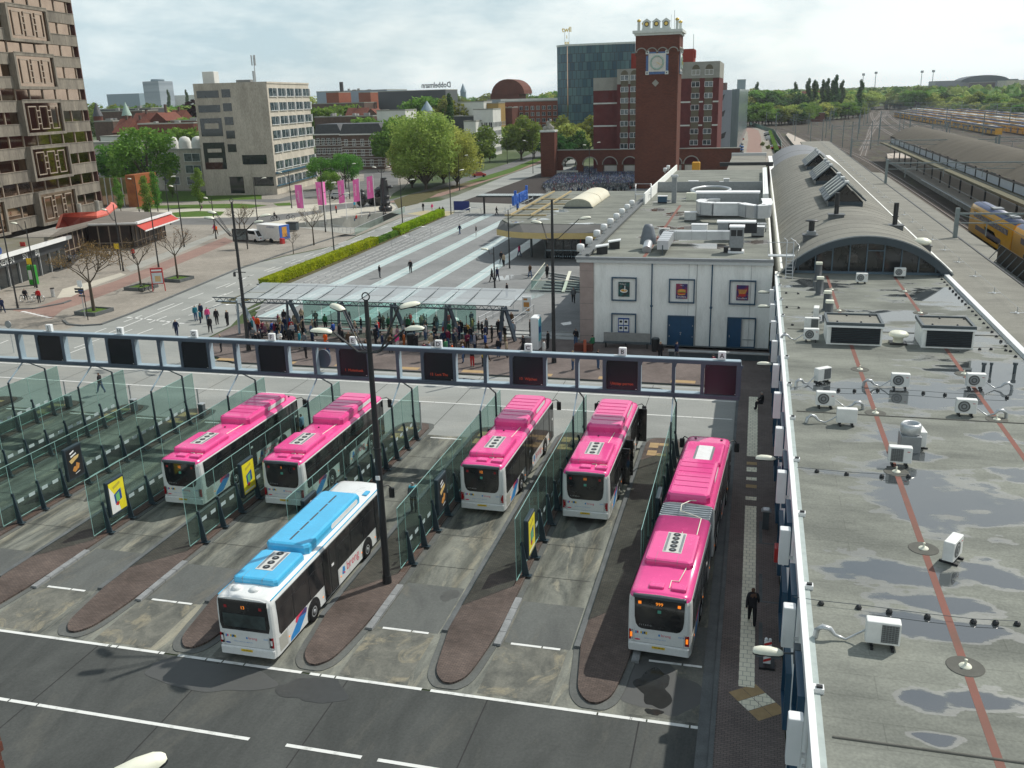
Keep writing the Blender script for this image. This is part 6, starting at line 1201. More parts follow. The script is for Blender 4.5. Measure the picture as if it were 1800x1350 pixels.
for a in((50,440,'olive','khaki','g'),(160,450,'dark','black','b'),(270,540,'khaki','dark','r'),(345,560,'mauve','dark','b'),(425,550,'dark','dark','b','sit'),(480,550,'black','black','b'),(455,455,'green','dark','b','stand',0),(765,465,'teal','dark','b','sit'),(845,480,'lblue','white','g'),(185,625,'navy','jeans','b','bag'),(270,640,'brown','black','b','fold'),(340,620,'pink','white','r','stand'),(415,620,'rust','rust','b','stand',None,1,.5),(545,630,'black','dark','b','fold'),(700,630,'beige','white','y'),(755,630,'dark','black','b'),(830,600,'navy','dark','r'),(855,690,'green','dark','r','fold'),(630,725,'burg','dark','b'),(685,715,'lav','jeans','y'),(955,590,'grey','grey','g','fold'),(1000,525,'navy','navy','b'),(960,560,'mauve','dark','g'),(1080,520,'mustard','brown','b','fold'),(1135,470,'mustard','dark','y'),(1205,495,'black','white','r'),(1240,505,'dark','dark','b'),(1275,540,'navy','dark','b'),(1415,480,'black','black','y'),(1345,540,'black','black','b','bag'),(1480,545,'dark','khaki','g'),(1560,500,'lblue','jeans','g','stand'),(1430,590,'navy','jeans','b'),(1275,625,'blue','dark','g','stand'),(1160,625,'lav','navy','g','stand',None,1,.7),(1085,620,'burg','dark','r'),(1040,740,'blue','jeans','g','bag'),(1135,775,'black','redt','r','fold'),(1040,690,'brown','dark','r'),(1250,775,'yellow','dark','b'),(1290,730,'brown','brown','b','walk',None,1,.6),(1415,680,'black','jeans','r'),(1500,690,'beige','dark','r'),(1680,650,'dark','dark','r'),(1550,405,'brown','dark','r'),(1450,420,'dark','dark','b'),(1750,480,'black','black','b','stand',None,1,.5),(925,740,'orange','jeans','r','stand',None,.75),(1130,400,'navy','dark','b')):
 place(*c6(*a[:2]),*a[2:])
r7=lambda x,y:(900+x/3.971,340+y/3.971);r6=lambda x,y:(450+x/3.971,340+y/3.971);r5=lambda x,y:(x/3.971,340+y/3.971)
for x,y,a,zf,wh in((125,493,('brown','jeans','r','walk'),.4,'crossing the plaza before the entrance hall'),(245,493,('black','black','y','stand'),.4,'at the stairwell corner'),(428,652,('grey','dark','b','walk'),.4,'by the pink stone corner'),(222,1015,('white','white','b','stand'),.12,'right of the white information pillar'),(250,955,('black','black','b','stand'),.12,'behind the tall lamp at the pale wall'),(75,985,('dark','dark','r','walk'),.12,'left of the white information pillar'),(445,938,('black','jeans','b','phone'),.12,'near the orange post'),(565,985,('green','black','b','sit'),.12,'on the end of the mesh bench'),(1037,1030,('black','black','y','bag'),.12,'beside the black bin at the pale wall'),(1150,1030,('navy','grey','r','walk'),.12,'in front of the navy double door'),(600,1085,('black','jeans','r','stand'),.12,'below the long mesh bench'),(425,1092,('beige','jeans','y','stand'),.12,'below the orange post'),(1408,1120,('burg','dark','b','sit'),.12,'under the rightmost gantry screen'),(10,888,('lgrey','jeans','g','stand'),.12,'at the steps by the menu board'),(50,355,('pink','jeans','r','walk'),.4,'on the plaza left of the entrance hall')):
 place(*r7(x,y),*a,zf=zf,where=wh)
for x,y,a,zf,wh in((1420,213,('navy','jeans','b','walk'),.4,'on the first green strip'),(1535,223,('dark','white','b','stand'),.4,'between the green strips'),(1075,462,('black','black','b','bag'),.4,'in the middle of the plaza'),(858,495,('black','grey','b','phone'),.4,'on the left of the plaza'),(1710,400,('dark','dark','b','walk'),.4,'by the grey disc lamp'),(1728,418,('beige','dark','r','stand'),.4,'beside the grey disc lamp'),(1645,520,('black','black','b','walk'),.4,'left of the short lamp'),(1682,513,('navy','navy','b','walk'),.4,'right of the short lamp'),(1750,620,('black','jeans','b','phone'),.4,'below the short lamp'),(1165,63,('black','grey','b','stand'),.02,'at the far end of the hedge'),(1228,68,('pink','white','y','stand'),.02,'at the far end of the hedge'),(1280,90,('dark','dark','b','walk'),.02,'on the ochre crossing, left one of a pair'),(1303,88,('black','navy','b','walk'),.02,'on the ochre crossing, right one of a pair'),(1480,60,('yellow','black','b','walk'),.02,'behind the blue board'),(1678,88,('black','black','b','walk'),.4,'under the dark waiting canopy'),(556,78,('redt','black','b','stand'),.02,'on the pale square by the flags'),(685,52,('cyan','khaki','b','walk'),.02,'between the third and fourth flag'),(700,143,('red','jeans','y','sit'),.0,'on the ramp wall'),(795,125,('grey','dark','b','sit'),.0,'on the ramp wall'),(895,88,('black','dark','b','walk'),.02,'near the bronze sculpture')):
 place(*r6(x,y),*a,zf=zf,where=wh)
for x,y,a,zf,wh in((1355,778,('teal','jeans','b','stand'),.02,'left one of the group on the road'),(1395,763,('navy','dark','b','stand'),.02,'in the middle of the group on the road'),(1220,878,('navy','navy','y','stride'),.02,'alone on the road left of the shelter'),(685,1248,('black','jeans','r','walk'),.12,'by the left glass wall under the letter H'),(258,663,('red','dark','r','stand'),.02,'pushing a bicycle at the kerb'),(165,660,('black','black','b','sit'),.5,'on a bicycle at the kerb'),(922,378,('red','navy','r','walk'),.02,'between the brown trees'),(3,728,('navy','navy','b','stride'),.02,'at the left picture edge'),(1490,213,('pink','brown','r','walk'),.02,'behind the four headed lamp'),(1505,220,('orange','brown','r','walk'),.02,'behind the four headed lamp'),(1408,75,('mauve','black','b','sit'),.02,'on the lawn kerb below the office')):
 place(*r5(x,y),*a,zf=zf,where=wh)
for i in range(58):
 x,y=rp.uniform(-46.5,-21.5),rp.uniform(75.8,83.6);k=min(5,max(0,int(round((x+48.7)/5.36))))
 person(Vector((x,y,.12)),rp.uniform(0,6.28),rp.choice(('black','navy','dark','brown','grey','black','burg','khaki','jeans','lgrey','red','beige','green')),rp.choice(('black','dark','jeans','navy')),rp.choice('bbryg'),rp.choice(('stand','fold','phone','bag')),.93,1.58,rp.uniform(.94,1.05),'in the crowd by the '+['first','second','third','fourth','fifth','sixth'][k]+' shelter leg',group='people waiting at the bus shelter')
p=G(1321,1097,.12);o=person(p,radians(2),'dark','black','r','walk',.86,1.4,1.02);tag(o,'person with long brown hair and black jacket walking away on the station pavement')
p=G(728,899,.12);o=person(p,pi+.2,'grey','black','g','stand',.9,1.58,1.05);tag(o,'man in a long grey jacket with cyan collar standing behind the glass wall')
b=MB();b.bbox(-.2,.2,-.13,.13,0,.09,.03);tag(b.build('collar',mat('cyan collar',(.05,.4,.5)),o,(0,0,1.38)))
p=G(529,729,1.75);p.z=.12;o=person(p,pi*.5,'lblue','black','b','stand',.93,1.58,1.0);tag(o,'person in a pale blue shirt at the front door of the leftmost bus')
p=G(630,692,1.8);p.z=.02;o=person(p,pi,'brown','dark','r','stand');tag(o,'person whose head shows just above the second pink bus')
o=person(Vector((1.2,63.9,.2)),pi*.55,'black','black','g','sit');tag(o,'man in a black suit sitting on the facade plinth under a wall lamp')
m_bconc=mat('weathered tower concrete',(.3,.27,.22),(.13,.118,.1),rough=.85,scale=.5,stretch=(1,1,.25),fine=.2,lo=.3,hi=.72);m_bronze=m_copper=mat('bronze mirror glass',(.46,.335,.25),(.36,.255,.19),rough=.04,metal=1.,scale=.5);m_mull=mat('buff mullion',(.33,.27,.21),rough=.6)
m_brickd=brick('dark red brick',(.165,.055,.034),(.11,.038,.026),(.09,.055,.045),.5,.16,.02,axis='z',big=.2,bscale=.1);m_bricko=mat('orange brick',(.3,.1,.055),(.22,.075,.045),rough=.85,scale=.8,fine=.2);m_brickp=mat('plum brick',(.15,.045,.042),(.105,.034,.034),rough=.85,scale=.7,fine=.2);m_brickb=mat('brown brick',(.15,.1,.08),(.1,.07,.055),rough=.85,scale=.7,fine=.2)
m_tile_r=mat('red roof tiles',(.21,.075,.05),(.13,.055,.042),rough=.85,scale=1.2,fine=.25);m_slate=mat('slate roof',(.06,.065,.07),(.04,.043,.048),rough=.6,scale=1);m_off=mat('office panel',(.62,.57,.48),(.46,.42,.35),rough=.85,scale=.45,stretch=(1,1,.3),fine=.15);m_offs=mat('office side panel',(.5,.46,.39),(.34,.31,.26),rough=.85,scale=.5,stretch=(1,1,.25),fine=.25);m_gband=mat('grey stone band',(.33,.33,.29),(.26,.26,.23),rough=.8,scale=.5);m_oliv=mat('olive spandrel',(.15,.135,.095),rough=.8);m_flat=mat('flat roof grey',(.3,.3,.28),(.2,.2,.19),rough=.9,scale=.1);m_stuc=mat('white stucco',(.68,.68,.63),(.58,.58,.54),rough=.8,scale=.5)
def kid_grid(parent,name,mesh,mats,pts,rz=0):
 first=None
 for p in pts:
  if first is None:first=mesh.build(name,mats,parent,p);o=first
  else:o=first.copy();COL.objects.link(o);o.parent=parent;o.location=p
  o.rotation_euler=(0,0,rz)
def winmesh(w,h,frame=True,d=.12):
 b=MB();b.box(-w/2,w/2,-.03,.05,0,h,0)
 if frame:b.box(-w/2-.08,w/2+.08,-d,.02,-.1,0,1);b.box(-.05,.05,-d*.6,-.03,0,h,1);b.box(-w/2-.08,-w/2,-d*.6,.02,0,h,1);b.box(w/2,w/2+.08,-d*.6,.02,0,h,1);b.box(-w/2-.08,w/2+.08,-d*.6,.02,h,h+.08,1)
 return b
def bld(name,label,cat,x,y,w,d,h,rz=0,wall=None,roof=None,cols=0,rows=0,ww=1.2,wh=1.5,z0=1.2,dz=3.,glass_=None,fr=None,pitched=None,group=None,parapet=True,side=True,chim=0):
 t=thing(name,label,cat,(x,y,-.02),rz,group);b=MB();b.box(-w/2,w/2,0,d,0,h);b.build('wall',wall,t)
 if pitched:
  b=MB();
  if pitched=='x':b.ext([(-.4,h),(d+.4,h),(d/2,h+d*.42)],'x',-w/2-.3,w/2+.3)
  else:b.ext([(-w/2-.4,h),(w/2+.4,h),(0,h+w*.45)],'y',-.3,d+.3)
  r=b.build('roof',roof,t)
  if pitched=='y':g=MB();g.ext([(-w/2,h-.1),(w/2,h-.1),(0,h+w*.42)],'y',-.32,-.2);g.build('gable',wall,t)
  for i in range(chim):c=MB();cx_=-w/2+w*(i+.5)/chim;c.box(cx_-.4,cx_+.4,d*.45,d*.45+.8,h,h+d*.42+1.2);c.build('chimney',m_brickb,r)
 else:
  b=MB();b.box(-w/2+.25,w/2-.25,.25,d-.25,h,h+.05);r=b.build('roof',roof or m_flat,t)
  if parapet:b=MB();b.box(-w/2-.12,w/2+.12,-.12,.22,h,h+.45);b.box(-w/2-.12,-w/2+.22,.22,d,h,h+.45);b.box(w/2-.22,w/2+.12,.22,d,h,h+.45);b.build('parapet',m_gband,t)
  rr=random.Random(int(abs(x)*7+y))
  for i in range(chim):c=MB();a_,e_=rr.uniform(-w*.4,w*.3),rr.uniform(1,max(2,d-3));c.bbox(a_,a_+rr.uniform(1,2.5),e_,e_+rr.uniform(1,2),h+.05,h+rr.uniform(.8,1.8),.06);c.build('roof_box',m_flat,r)
 if cols and rows:
  pts=[(-w/2+w*(i+.5)/cols,0,z0+dz*j)for j in range(rows)for i in range(cols)if z0+dz*j+wh<h-.2]
  kid_grid(t,'window',winmesh(ww,wh),[glass_ or dwin,fr or white],pts[:100])
  if side and len(pts)<60:
   n=max(1,int(d/(w/cols)));
   for s in(-1,1):
    q=[(s*w/2,d*(i+.5)/n,z0+dz*j)for j in range(rows)for i in range(n)if z0+dz*j+wh<h-.2][:30]
    kid_grid(t,'window',winmesh(ww,wh),[glass_ or dwin,fr or white],q,s*pi/2)
 return t
def pb(name,label,cat,xl,xr,yt,Y,d,**k):
 a,c=AT(xl,yt,Y),AT(xr,yt,Y)
 if k.get('pitched'):a.z-=d*.3;c.z-=d*.3
 return bld(name,label,cat,(a.x+c.x)/2,Y,abs(c.x-a.x),d,a.z*.5+c.z*.5,**k)
C=Vector((-113,143,0));th=radians(9.65);du=Vector((sin(th),-cos(th),0));dn=Vector((cos(th),sin(th),0))
T=thing('office_tower','tall brutalist concrete office tower with copper coloured windows at the left edge','tower block',tuple(C),0)
T.rotation_euler=(0,0,-th-pi/2+pi)
T.rotation_euler=(0,0,atan2(-du.y,-du.x));TM=Matrix.Translation(C)@Matrix.Rotation(atan2(-du.y,-du.x),4,'Z');TI=TM.inverted()
def FP(x,y):
 r_=ray(x,y);o_=Vector((0,0,CH));t_=(C-o_).dot(dn)/r_.dot(dn);return TI@(o_+r_*t_)
fl=[];zb0=FP(182,318).z;pitch_t=(FP(141,65).z-FP(182,318).z)/7
for k in range(-1,14):fl.append(zb0+k*pitch_t)
LT=78
b=MB();b.box(-LT,-.6,.9,22,3.5,fl[-1]+4)if TI.to_euler().z>99 else b.box(-LT,-.6,.9,22,3.5,fl[-1]+4);core_=b
def ysign():
 p=TI@(C-dn);return 1 if p.y>0 else-1
ys_=ysign()
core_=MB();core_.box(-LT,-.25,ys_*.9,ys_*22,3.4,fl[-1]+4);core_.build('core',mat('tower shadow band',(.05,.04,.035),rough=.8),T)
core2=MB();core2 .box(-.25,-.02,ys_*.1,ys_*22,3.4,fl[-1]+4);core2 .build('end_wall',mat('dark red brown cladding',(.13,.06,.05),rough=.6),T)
SH=pitch_t*.47
for k,z in enumerate(fl):
 b=MB();b.box(-LT,-.3,-ys_*.05,ys_*.95,z-SH,z);b.box(-LT,-.3,-ys_*.12,ys_*.95,z,z+.1);n=21
 for i in range(n):x=-.3-(LT-.3)*i/n;b.box(x-.04,x,-ys_*.06,0,z-SH+.02,z-.02,1)
 b.build('spandrel',[m_bconc,mat('panel joint',(.12,.11,.09),rough=.9)],T)
 up=z>FP(150,150).z
 b=MB();b.box(-LT,-1.6 if k%2 else-1.6,ys_*.35,ys_*.42,z+.1,z+pitch_t-SH);w_=b.build('window_band',m_copper if up else m_bronze,T)
 if k<4 or not up:
  pass
 b=MB()
 for i in range(21):x=-1.6-i*3.7;b.box(x-.09,x+.09,ys_*.2,ys_*.35,z+.1,z+pitch_t-SH)
 b.build('mullion',m_mull,w_)
def bay(u0,k):
 z=fl[k]-SH-.1;h=pitch_t+.2+SH*.0+SH;w=10.9;s=ys_
 b=MB();f=.42
 b.box(u0,u0+w,-s*.85,s*.3,z,z+f);b.box(u0,u0+w,-s*.85,s*.3,z+h-f,z+h);b.box(u0,u0+.5,-s*.85,s*.3,z+f,z+h-f);b.box(u0+w-.35,u0+w,-s*.85,s*.3,z+f,z+h-f);b.box(u0+.1,u0+w-.1,-s*.9,-s*.75,z+h,z+h+.12)
 o=b.build('bay_box',m_bconc,T);up=z>FP(150,150).z-1
 g=MB();g.box(u0+.5,u0+w-.35,-s*.55,-s*.5,z+f,z+h-f);g.build('bay_glass',m_copper if up else m_bronze,o)
 g=MB();y0,y1=-s*.58,-s*.7;W_=w-.85;H_=h-2*f;q=lambda a,c,e,i:g.box(u0+.5+W_*a,u0+.5+W_*c,y0,y1,z+f+H_*e,z+f+H_*i)
 for a,c in((.1,.32),(.4,.62),(.7,.9)):
  q(a,c,.1,.135);q(a,c,.86,.9);q(a,a+.01,.135,.86);q(c-.01,c,.135,.86)
 for a,c in((.32,.4),(.62,.7)):
  for e in(.28,.5,.72):q(a,c,e,e+.035)
 g.build('bay_lattice',m_mull,o)
for k,px in((2,50),(4,50),(6,50),(8,50),(10,50),(0,50)):
 pass
uc=[FP(130,372).x,FP(118,295).x,FP(107,217).x,FP(94,134).x,FP(81,50).x]
ub=sum(uc)/5
for i,k in enumerate(range(0,14,2)):
 kk=k;
 bay(ub-11,kk);bay(ub-11-19.5,kk)
t=thing('shop_row','low dark shop row with white roof edge and lettering under the concrete tower','shops',(0,0,0));pa=G(-60,470,4.3);pe=G(124,416,4.3);dd=(pe-pa).normalized();nn=Vector((-dd.y,dd.x,0));base=lambda u,v,z:(pa+dd*u-Vector((dd.y,-dd.x,0))*0+nn*v).to_tuple()[:2]+(z,)
Lp=(pe-pa).length;s_=1 if(nn.x<0)else-1
PMx=Matrix.Translation(Vector((pa.x,pa.y,0)))@Matrix.Rotation(atan2(dd.y,dd.x),4,'Z')
t.matrix_world=PMx
b=MB();b.box(0,Lp,1.2,26,0,4.0);b.build('wall',dwin,t);b=MB();b.box(0,Lp,.4,26,4.0,4.25);b.build('roof',mat('mossy roof',(.13,.13,.08),(.2,.19,.17),rough=.9,scale=.3),t);b=MB();b.box(0,Lp+.3,0,.5,4.0,4.5);b.build('roof_edge',m_cap,t)
b=MB();b.box(0,Lp,.6,.8,2.8,3.9);s=b.build('fascia',mat('dark fascia',(.035,.04,.045),rough=.6),t);b=MB();TX=lambda x,z,y=.58:Matrix.Translation(Vector((x,y,z)))@Matrix.Rotation(pi/2,4,'X')
uo=(G(60,458,3.4)-pa).dot(dd)
b.text('ONDERNEMEN',1.05,TX(Lp-17.5,3.35),0,bold=.015);b.text('BIJ',1.05,TX(Lp-8.3,3.35),0,bold=.015);b.text('SN',1.0,TX(Lp-11.3,3.35),0);b.text('WIJCHEN',1.05,TX(Lp-25.5,3.35),0,bold=.015);b.build('fascia_letters',white,s)
b=MB()
for i in range(12):x=Lp-2-i*2.6;b.box(x,x+.15,1.0,1.2,0,2.8)
b.build('shop_post',galv,t);b=MB();b.box(Lp-22,Lp-20,.9,1.15,0,2.5);b.build('shop_door',redp,t);b=MB();b.box(Lp-19.5,Lp-18,.9,1.15,.2,2.6,0);b.box(Lp-18.9,Lp-18.2,.85,.9,.5,1.5,1);b.box(Lp-26,Lp-23,.9,1.0,1.0,1.6,2);b.build('shop_poster',[yel,bluep,mat('poster blue',(.05,.15,.5))],t)
b=MB()
for i,(ch,k)in enumerate(zip('CASINO',(0,1,2,3,1,2))):b.text(ch,1.3,TX(Lp-22+i*.95,5.0,.3),k,bold=.03,ext=.03)
b.build('roof_letters',[yel,white,bluep,redp],t)
t=thing('cafe_pavilion','cafe pavilion with grey flat roof, white edge and red awning','cafe',(0,0,0));P=gp([(88,415),(155,395),(239,393),(300,374),(215,371),(150,374)],4.0)
b=MB();b.prism(P,3.7,4.0);b.build('roof',mat('brown grey felt',(.19,.17,.15),(.15,.14,.12),rough=.9,scale=.4),t);cx_=sum(p[0]for p in P)/6;cy_=sum(p[1]for p in P)/6
b=MB();b.prism([((x-cx_)*.93+cx_-.8,(y-cy_)*.93+cy_)for x,y in P],0,3.7);b.build('wall',mat('brick and glass cafe wall',(.05,.03,.025),(.012,.012,.012),rough=.4,scale=.8),t);b=MB();PW=[((x-cx_)*.93+cx_-.8,(y-cy_)*.93+cy_)for x,y in P]
for p_,q_ in zip(PW,PW[1:]):
 p_,q_=Vector((*p_,0)),Vector((*q_,0));n_=max(2,int((q_-p_).length/1.6))
 for k in range(n_+1):m_=p_.lerp(q_,k/n_);b.bar(m_+Vector((.05,-.05,0)),m_+Vector((.05,-.05,3.7)),.14)
 b.bar(p_+Vector((.06,-.06,.9)),q_+Vector((.06,-.06,.9)),.1,.12)
b.build('mullion',m_mull,t)
e0,e1=Vector((*P[2],4.05)),Vector((*P[3],4.05));b=MB();b.bar(e0,e1,.5,.35);b.bar(Vector((*P[1],4.0)),e0,.3,.25);b.build('roof_edge',m_cap,t)
b=MB();o=Vector((1.9,-.5,0));b.add([e0-Vector((0,0,.35)),e1-Vector((0,0,.35)),e1+o-Vector((0,0,1.1)),e0+o-Vector((0,0,1.1))],[(0,1,2,3)]);b.bar(e0+o-Vector((0,0,1.15)),e1+o-Vector((0,0,1.15)),.12,.2,1);b.build('awning',[mat('red awning cloth',(.5,.09,.07),(.42,.07,.06),rough=.8),m_cap],t)
t=thing('red_canopy','curved red canopy on two grey columns in front of the concrete tower','canopy',(0,0,0));b=MB()
rim=[G(98,400,6.2),G(106,378,7.2),G(140,379,7.2),G(170,380,7.2),G(190,375,7.2),G(206,362,7.2),G(200,356,7.2)];inn=[G(104,398,6.6),G(112,375,7.6),G(140,373,7.7),G(170,372,7.7),G(186,366,7.7),G(195,357,7.7),G(194,355,7.7)]
for i in range(len(rim)-1):b.add([rim[i],rim[i+1],inn[i+1],inn[i]],[(0,1,2,3)],0);b.add([rim[i],rim[i+1],rim[i+1]-Vector((0,0,.25)),rim[i]-Vector((0,0,.25))],[(3,2,1,0)],0)
low=[G(98,402,5.4),G(120,398,5.3),G(140,393,5.6),G(160,388,6.0),G(180,380,6.6),G(200,368,6.9),G(198,358,7.2)]
for i in range(len(rim)-1):b.add([rim[i]-Vector((0,0,.25)),rim[i+1]-Vector((0,0,.25)),low[i+1],low[i]],[(3,2,1,0)],1)
b.build('canopy_shell',[mat('coral red',(.62,.13,.09),rough=.5),mat('deep red',(.3,.03,.02),rough=.6)],t);b=MB()
for px in((149,427),(180,420)):p=G(*px);b.cyl(p.x,p.y,0,6.6,.42,n=14)
b.build('column',conc,t)
t=thing('brick_block','small orange brown block with tall glass front behind the red canopy','building',(0,0,0));p=G(244,364);b=MB();b.box(p.x-2.5,p.x,p.y,p.y+8,0,7.2);b.build('wall',mat('rust panel',(.35,.13,.05),(.22,.07,.03),rough=.8,scale=.5),t);b=MB();b.box(p.x-10,p.x-2.5,p.y+.5,p.y+8,0,6.6);g_=b.build('glass',m_bronze,t);b=MB();[b.box(p.x-10+i*1.5,p.x-9.85+i*1.5,p.y+.35,p.y+.5,0,6.6)for i in range(6)];b.build('mullion',galv,g_)
ch0=None;rr=random.Random(4)
for i in range(26):
 p=G(248+(i%13)*3.4+rr.uniform(-1,1),424-(i%13)*1.25+(i//13)*4+(5 if i%13>7 else 6)-4);p.z=0.02
 if ch0 is None:
  ch0=thing('terrace_chair','white terrace chair in the rows under the red awning','chair',p,0,'white chairs on the cafe terrace');b=MB();b.box(-.25,.25,-.25,.25,.42,.47);b.build('seat',white,ch0);b=MB();b.box(-.25,.25,.22,.27,.47,.95);b.build('backrest',white,ch0);b=MB();[b.box(x,x+.04,y,y+.04,0,.42)for x in(-.23,.19)for y in(-.23,.19)];b.build('legs',galv,ch0)
 else:dup(ch0,p,rr.uniform(0,6))
A=Vector((-116.3,212.3,0));B=Vector((-120.5,243.1,0));Hh=26.6
t=thing('office_block','seven storey beige office block with ribbon windows, antenna and roof huts','office building',tuple(A),atan2((B-A).y,(B-A).x));LB=(B-A).length;DO=18.7
SY=1;sgn=1 if(Matrix.Rotation(-t.rotation_euler.z,4,'Z')@Vector((-1,0,0))).y>0 else-1
b=MB();b.box(0,LB,0,sgn*DO,0,Hh);b.build('wall',m_off,t);b=MB();b.box(.3,LB-.3,sgn*.3,sgn*(DO-.3),Hh,Hh+.06);b.build('roof',m_flat,t);b=MB();b.box(-.15,-.01,-sgn*.02,sgn*DO,0,Hh+.4);b.build('end_wall',m_offs,t)
b=MB();b.box(-.15,LB+.1,-sgn*.15,sgn*.2,Hh-.0,Hh+.4);b.build('parapet',m_off,t)
pts=[]
for j in range(7):
 z=Hh-3.0-j*3.35
 if j>4:z-=(j-4)*.7
 for i in range(5):pts.append((LB*(i+.55)/5,-sgn*.02,z))
w=MB();w.box(-2.4,2.4,-.06,.04,0,1.9,0);w.box(2.4,2.75,-.4,.04,-.1,1.9,1);w.box(-.05,.05,-.1,-.06,0,1.9,1);w.box(-2.5,2.75,-.25,.04,-.12,0,1)
kid_grid(t,'window',w if sgn>0 else w,[lwin,white],pts,0 if sgn>0 else pi)
b=MB();b.box(0,LB,-sgn*.5,0,5.1,5.5);b.box(0,LB,-sgn*.45,0,2.0,2.2);b.build('blue_band',mat('teal band',(.02,.1,.16),rough=.5),t)
e=MB()
def endwin(v0,v1,z0,z1):e.box(-.2,-.15,sgn*v0*DO/31,sgn*v1*DO/31,z0,z1)
for j in range(5):z=Hh-3.0-j*3.25;endwin(15.5,19.2,z,z+1.9)
for z in(Hh-3.0,Hh-6.4):endwin(20.5,29.8,z,z+1.7)
endwin(20.5,29.8,14.5,18.8);endwin(20.5,29.8,6.5,13);endwin(3,13,7.5,9.8);endwin(1,9.5,2.2,4.4);endwin(10.5,13.5,7.6,9.8);endwin(14,20,.5,4.6)
e.build('end_window',dwin,t);e=MB();endwin(22,28,16.3,17.6);endwin(22,28,8.2,9.2);endwin(22,28,10.6,11.5);e.v=[(x-.06,y,z)for x,y,z in e.v];e.build('balcony',m_offs,t)
e=MB();e.bbox(2,5,14 if sgn>0 else-17,17 if sgn>0 else-14,Hh,Hh+3.2,.1,1);e.bbox(20,24,sgn*12 if sgn>0 else-16,sgn*16 if sgn>0 else-12,Hh,Hh+1.5,.1,0);e.build('roof_hut',[m_flat,m_stuc],t)
e=MB();e.tube([(1,sgn*3,Hh),(1,sgn*3,Hh+6.5)],.12,8)
for a in(0,2.1,4.2):e.box(1+.5*cos(a)-.15,1+.5*cos(a)+.15,sgn*3+.5*sin(a)-.1,sgn*3+.5*sin(a)+.1,Hh+4.2,Hh+6.6)
e.tube([(2.5,sgn*4,Hh),(2.5,sgn*4,Hh+3)],.3,8);e.build('antenna',galv,t)
b=bld('office_wing','two storey grey wing with three round roof vents left of the office block','building',-159,226,30,14,10.5,rz=radians(-4),wall=m_offs,cols=4,rows=3,ww=5,wh=2,z0=1.4,dz=3.1,glass_=lwin,side=False)
w=MB()
for i in range(3):w.lathe(3+i*4.2,3,[(1.6,10.6),(1.7,12.5),(1.3,13.6),(.4,14)],14)
w.build('round_vent',m_stuc,b)
bld('low_block','plain beige brick block with two white windows right behind the concrete tower','building',-186,240,26,14,12,wall=m_offs,cols=4,rows=2,ww=2.2,wh=2,z0=3,dz=4,glass_=lwin)
m_flag=mat('pink flag cloth',(.85,.2,.5),(.75,.14,.42),rough=.7,scale=.8)
for i,(px,py,pt)in enumerate(((537,394,325),(573,390,320),(610,385.5,316),(636,381.5,314),(660,376,309))):
 p=G(px,py);z1=AT(px-6,pt,p.y).z;t=thing('banner_flag','pink vertical banner flag on a white pole, '+('leftmost of five','second from the left','middle of five','fourth from the left','rightmost of five')[i],'flag',(p.x,p.y,0),0,'pink banner flags on the square')
 b=MB();b.cyl(0,0,0,z1+.2,.07,.05,n=8);b.build('pole',white,t);b=MB();n=8;h=4.3;fx=1.35
 for q in range(n):
  def pt_(u,v):return(-.08-fx*u+.0,.18*sin(u*4+v*3+i),z1-h*v+(-.25 if i>1 else 0)*u)
  for r_ in range(10):b.add([pt_(q/n,r_/10),pt_((q+1)/n,r_/10),pt_((q+1)/n,(r_+1)/10),pt_(q/n,(r_+1)/10)],[(0,1,2,3)],0,True)
 f=b.build('banner',m_flag,t);b=MB();b.text('nijmegen',.62,Matrix.Translation(Vector((-.75,-.23,z1-h*.5)))@Matrix.Rotation(pi/2,4,'X')@Matrix.Rotation(-pi/2,4,'Z'));b.build('banner_text',white,f)
 if i==1:
  b=MB();b.box(-.05,.0,-.1,.9,z1-h,z1);b.build('banner_edge',m_flag,t)
p=G(484,425);t=thing('cargo_trailer','white box trailer with blue lettering and a blue rear display beside it','trailer',tuple(p),radians(-20));b=MB();b.bbox(-3.0,2.3,-1.1,1.1,.55,2.9,.06);b.build('box',white,t);b=MB();b.text('LOVENSKY',.4,FR(.4,-1.11,2.55),bold=.01);b.build('lettering',bluep,t)
for s in(-1.1,1.1):w=MB();w.tube([(.3,s-.1,.38),(.3,s+.1,.38)],.38,14);w.build('wheel',rubber,t)
b=MB();b.box(2.35,2.45,-1,1.1,.6,2.9,0);b.box(2.45,2.47,-.5,.5,1.0,2.6,1);b.bbox(2.5,3.2,-1.3,-.7,0,.9,.05,2);b.build('rear_display',[mat('poster blue',(.05,.15,.5)),m_ora,redp],t);b=MB();b.bar((-3,0,.5),(-4.6,0,.5),.12);b.build('drawbar',black,t)
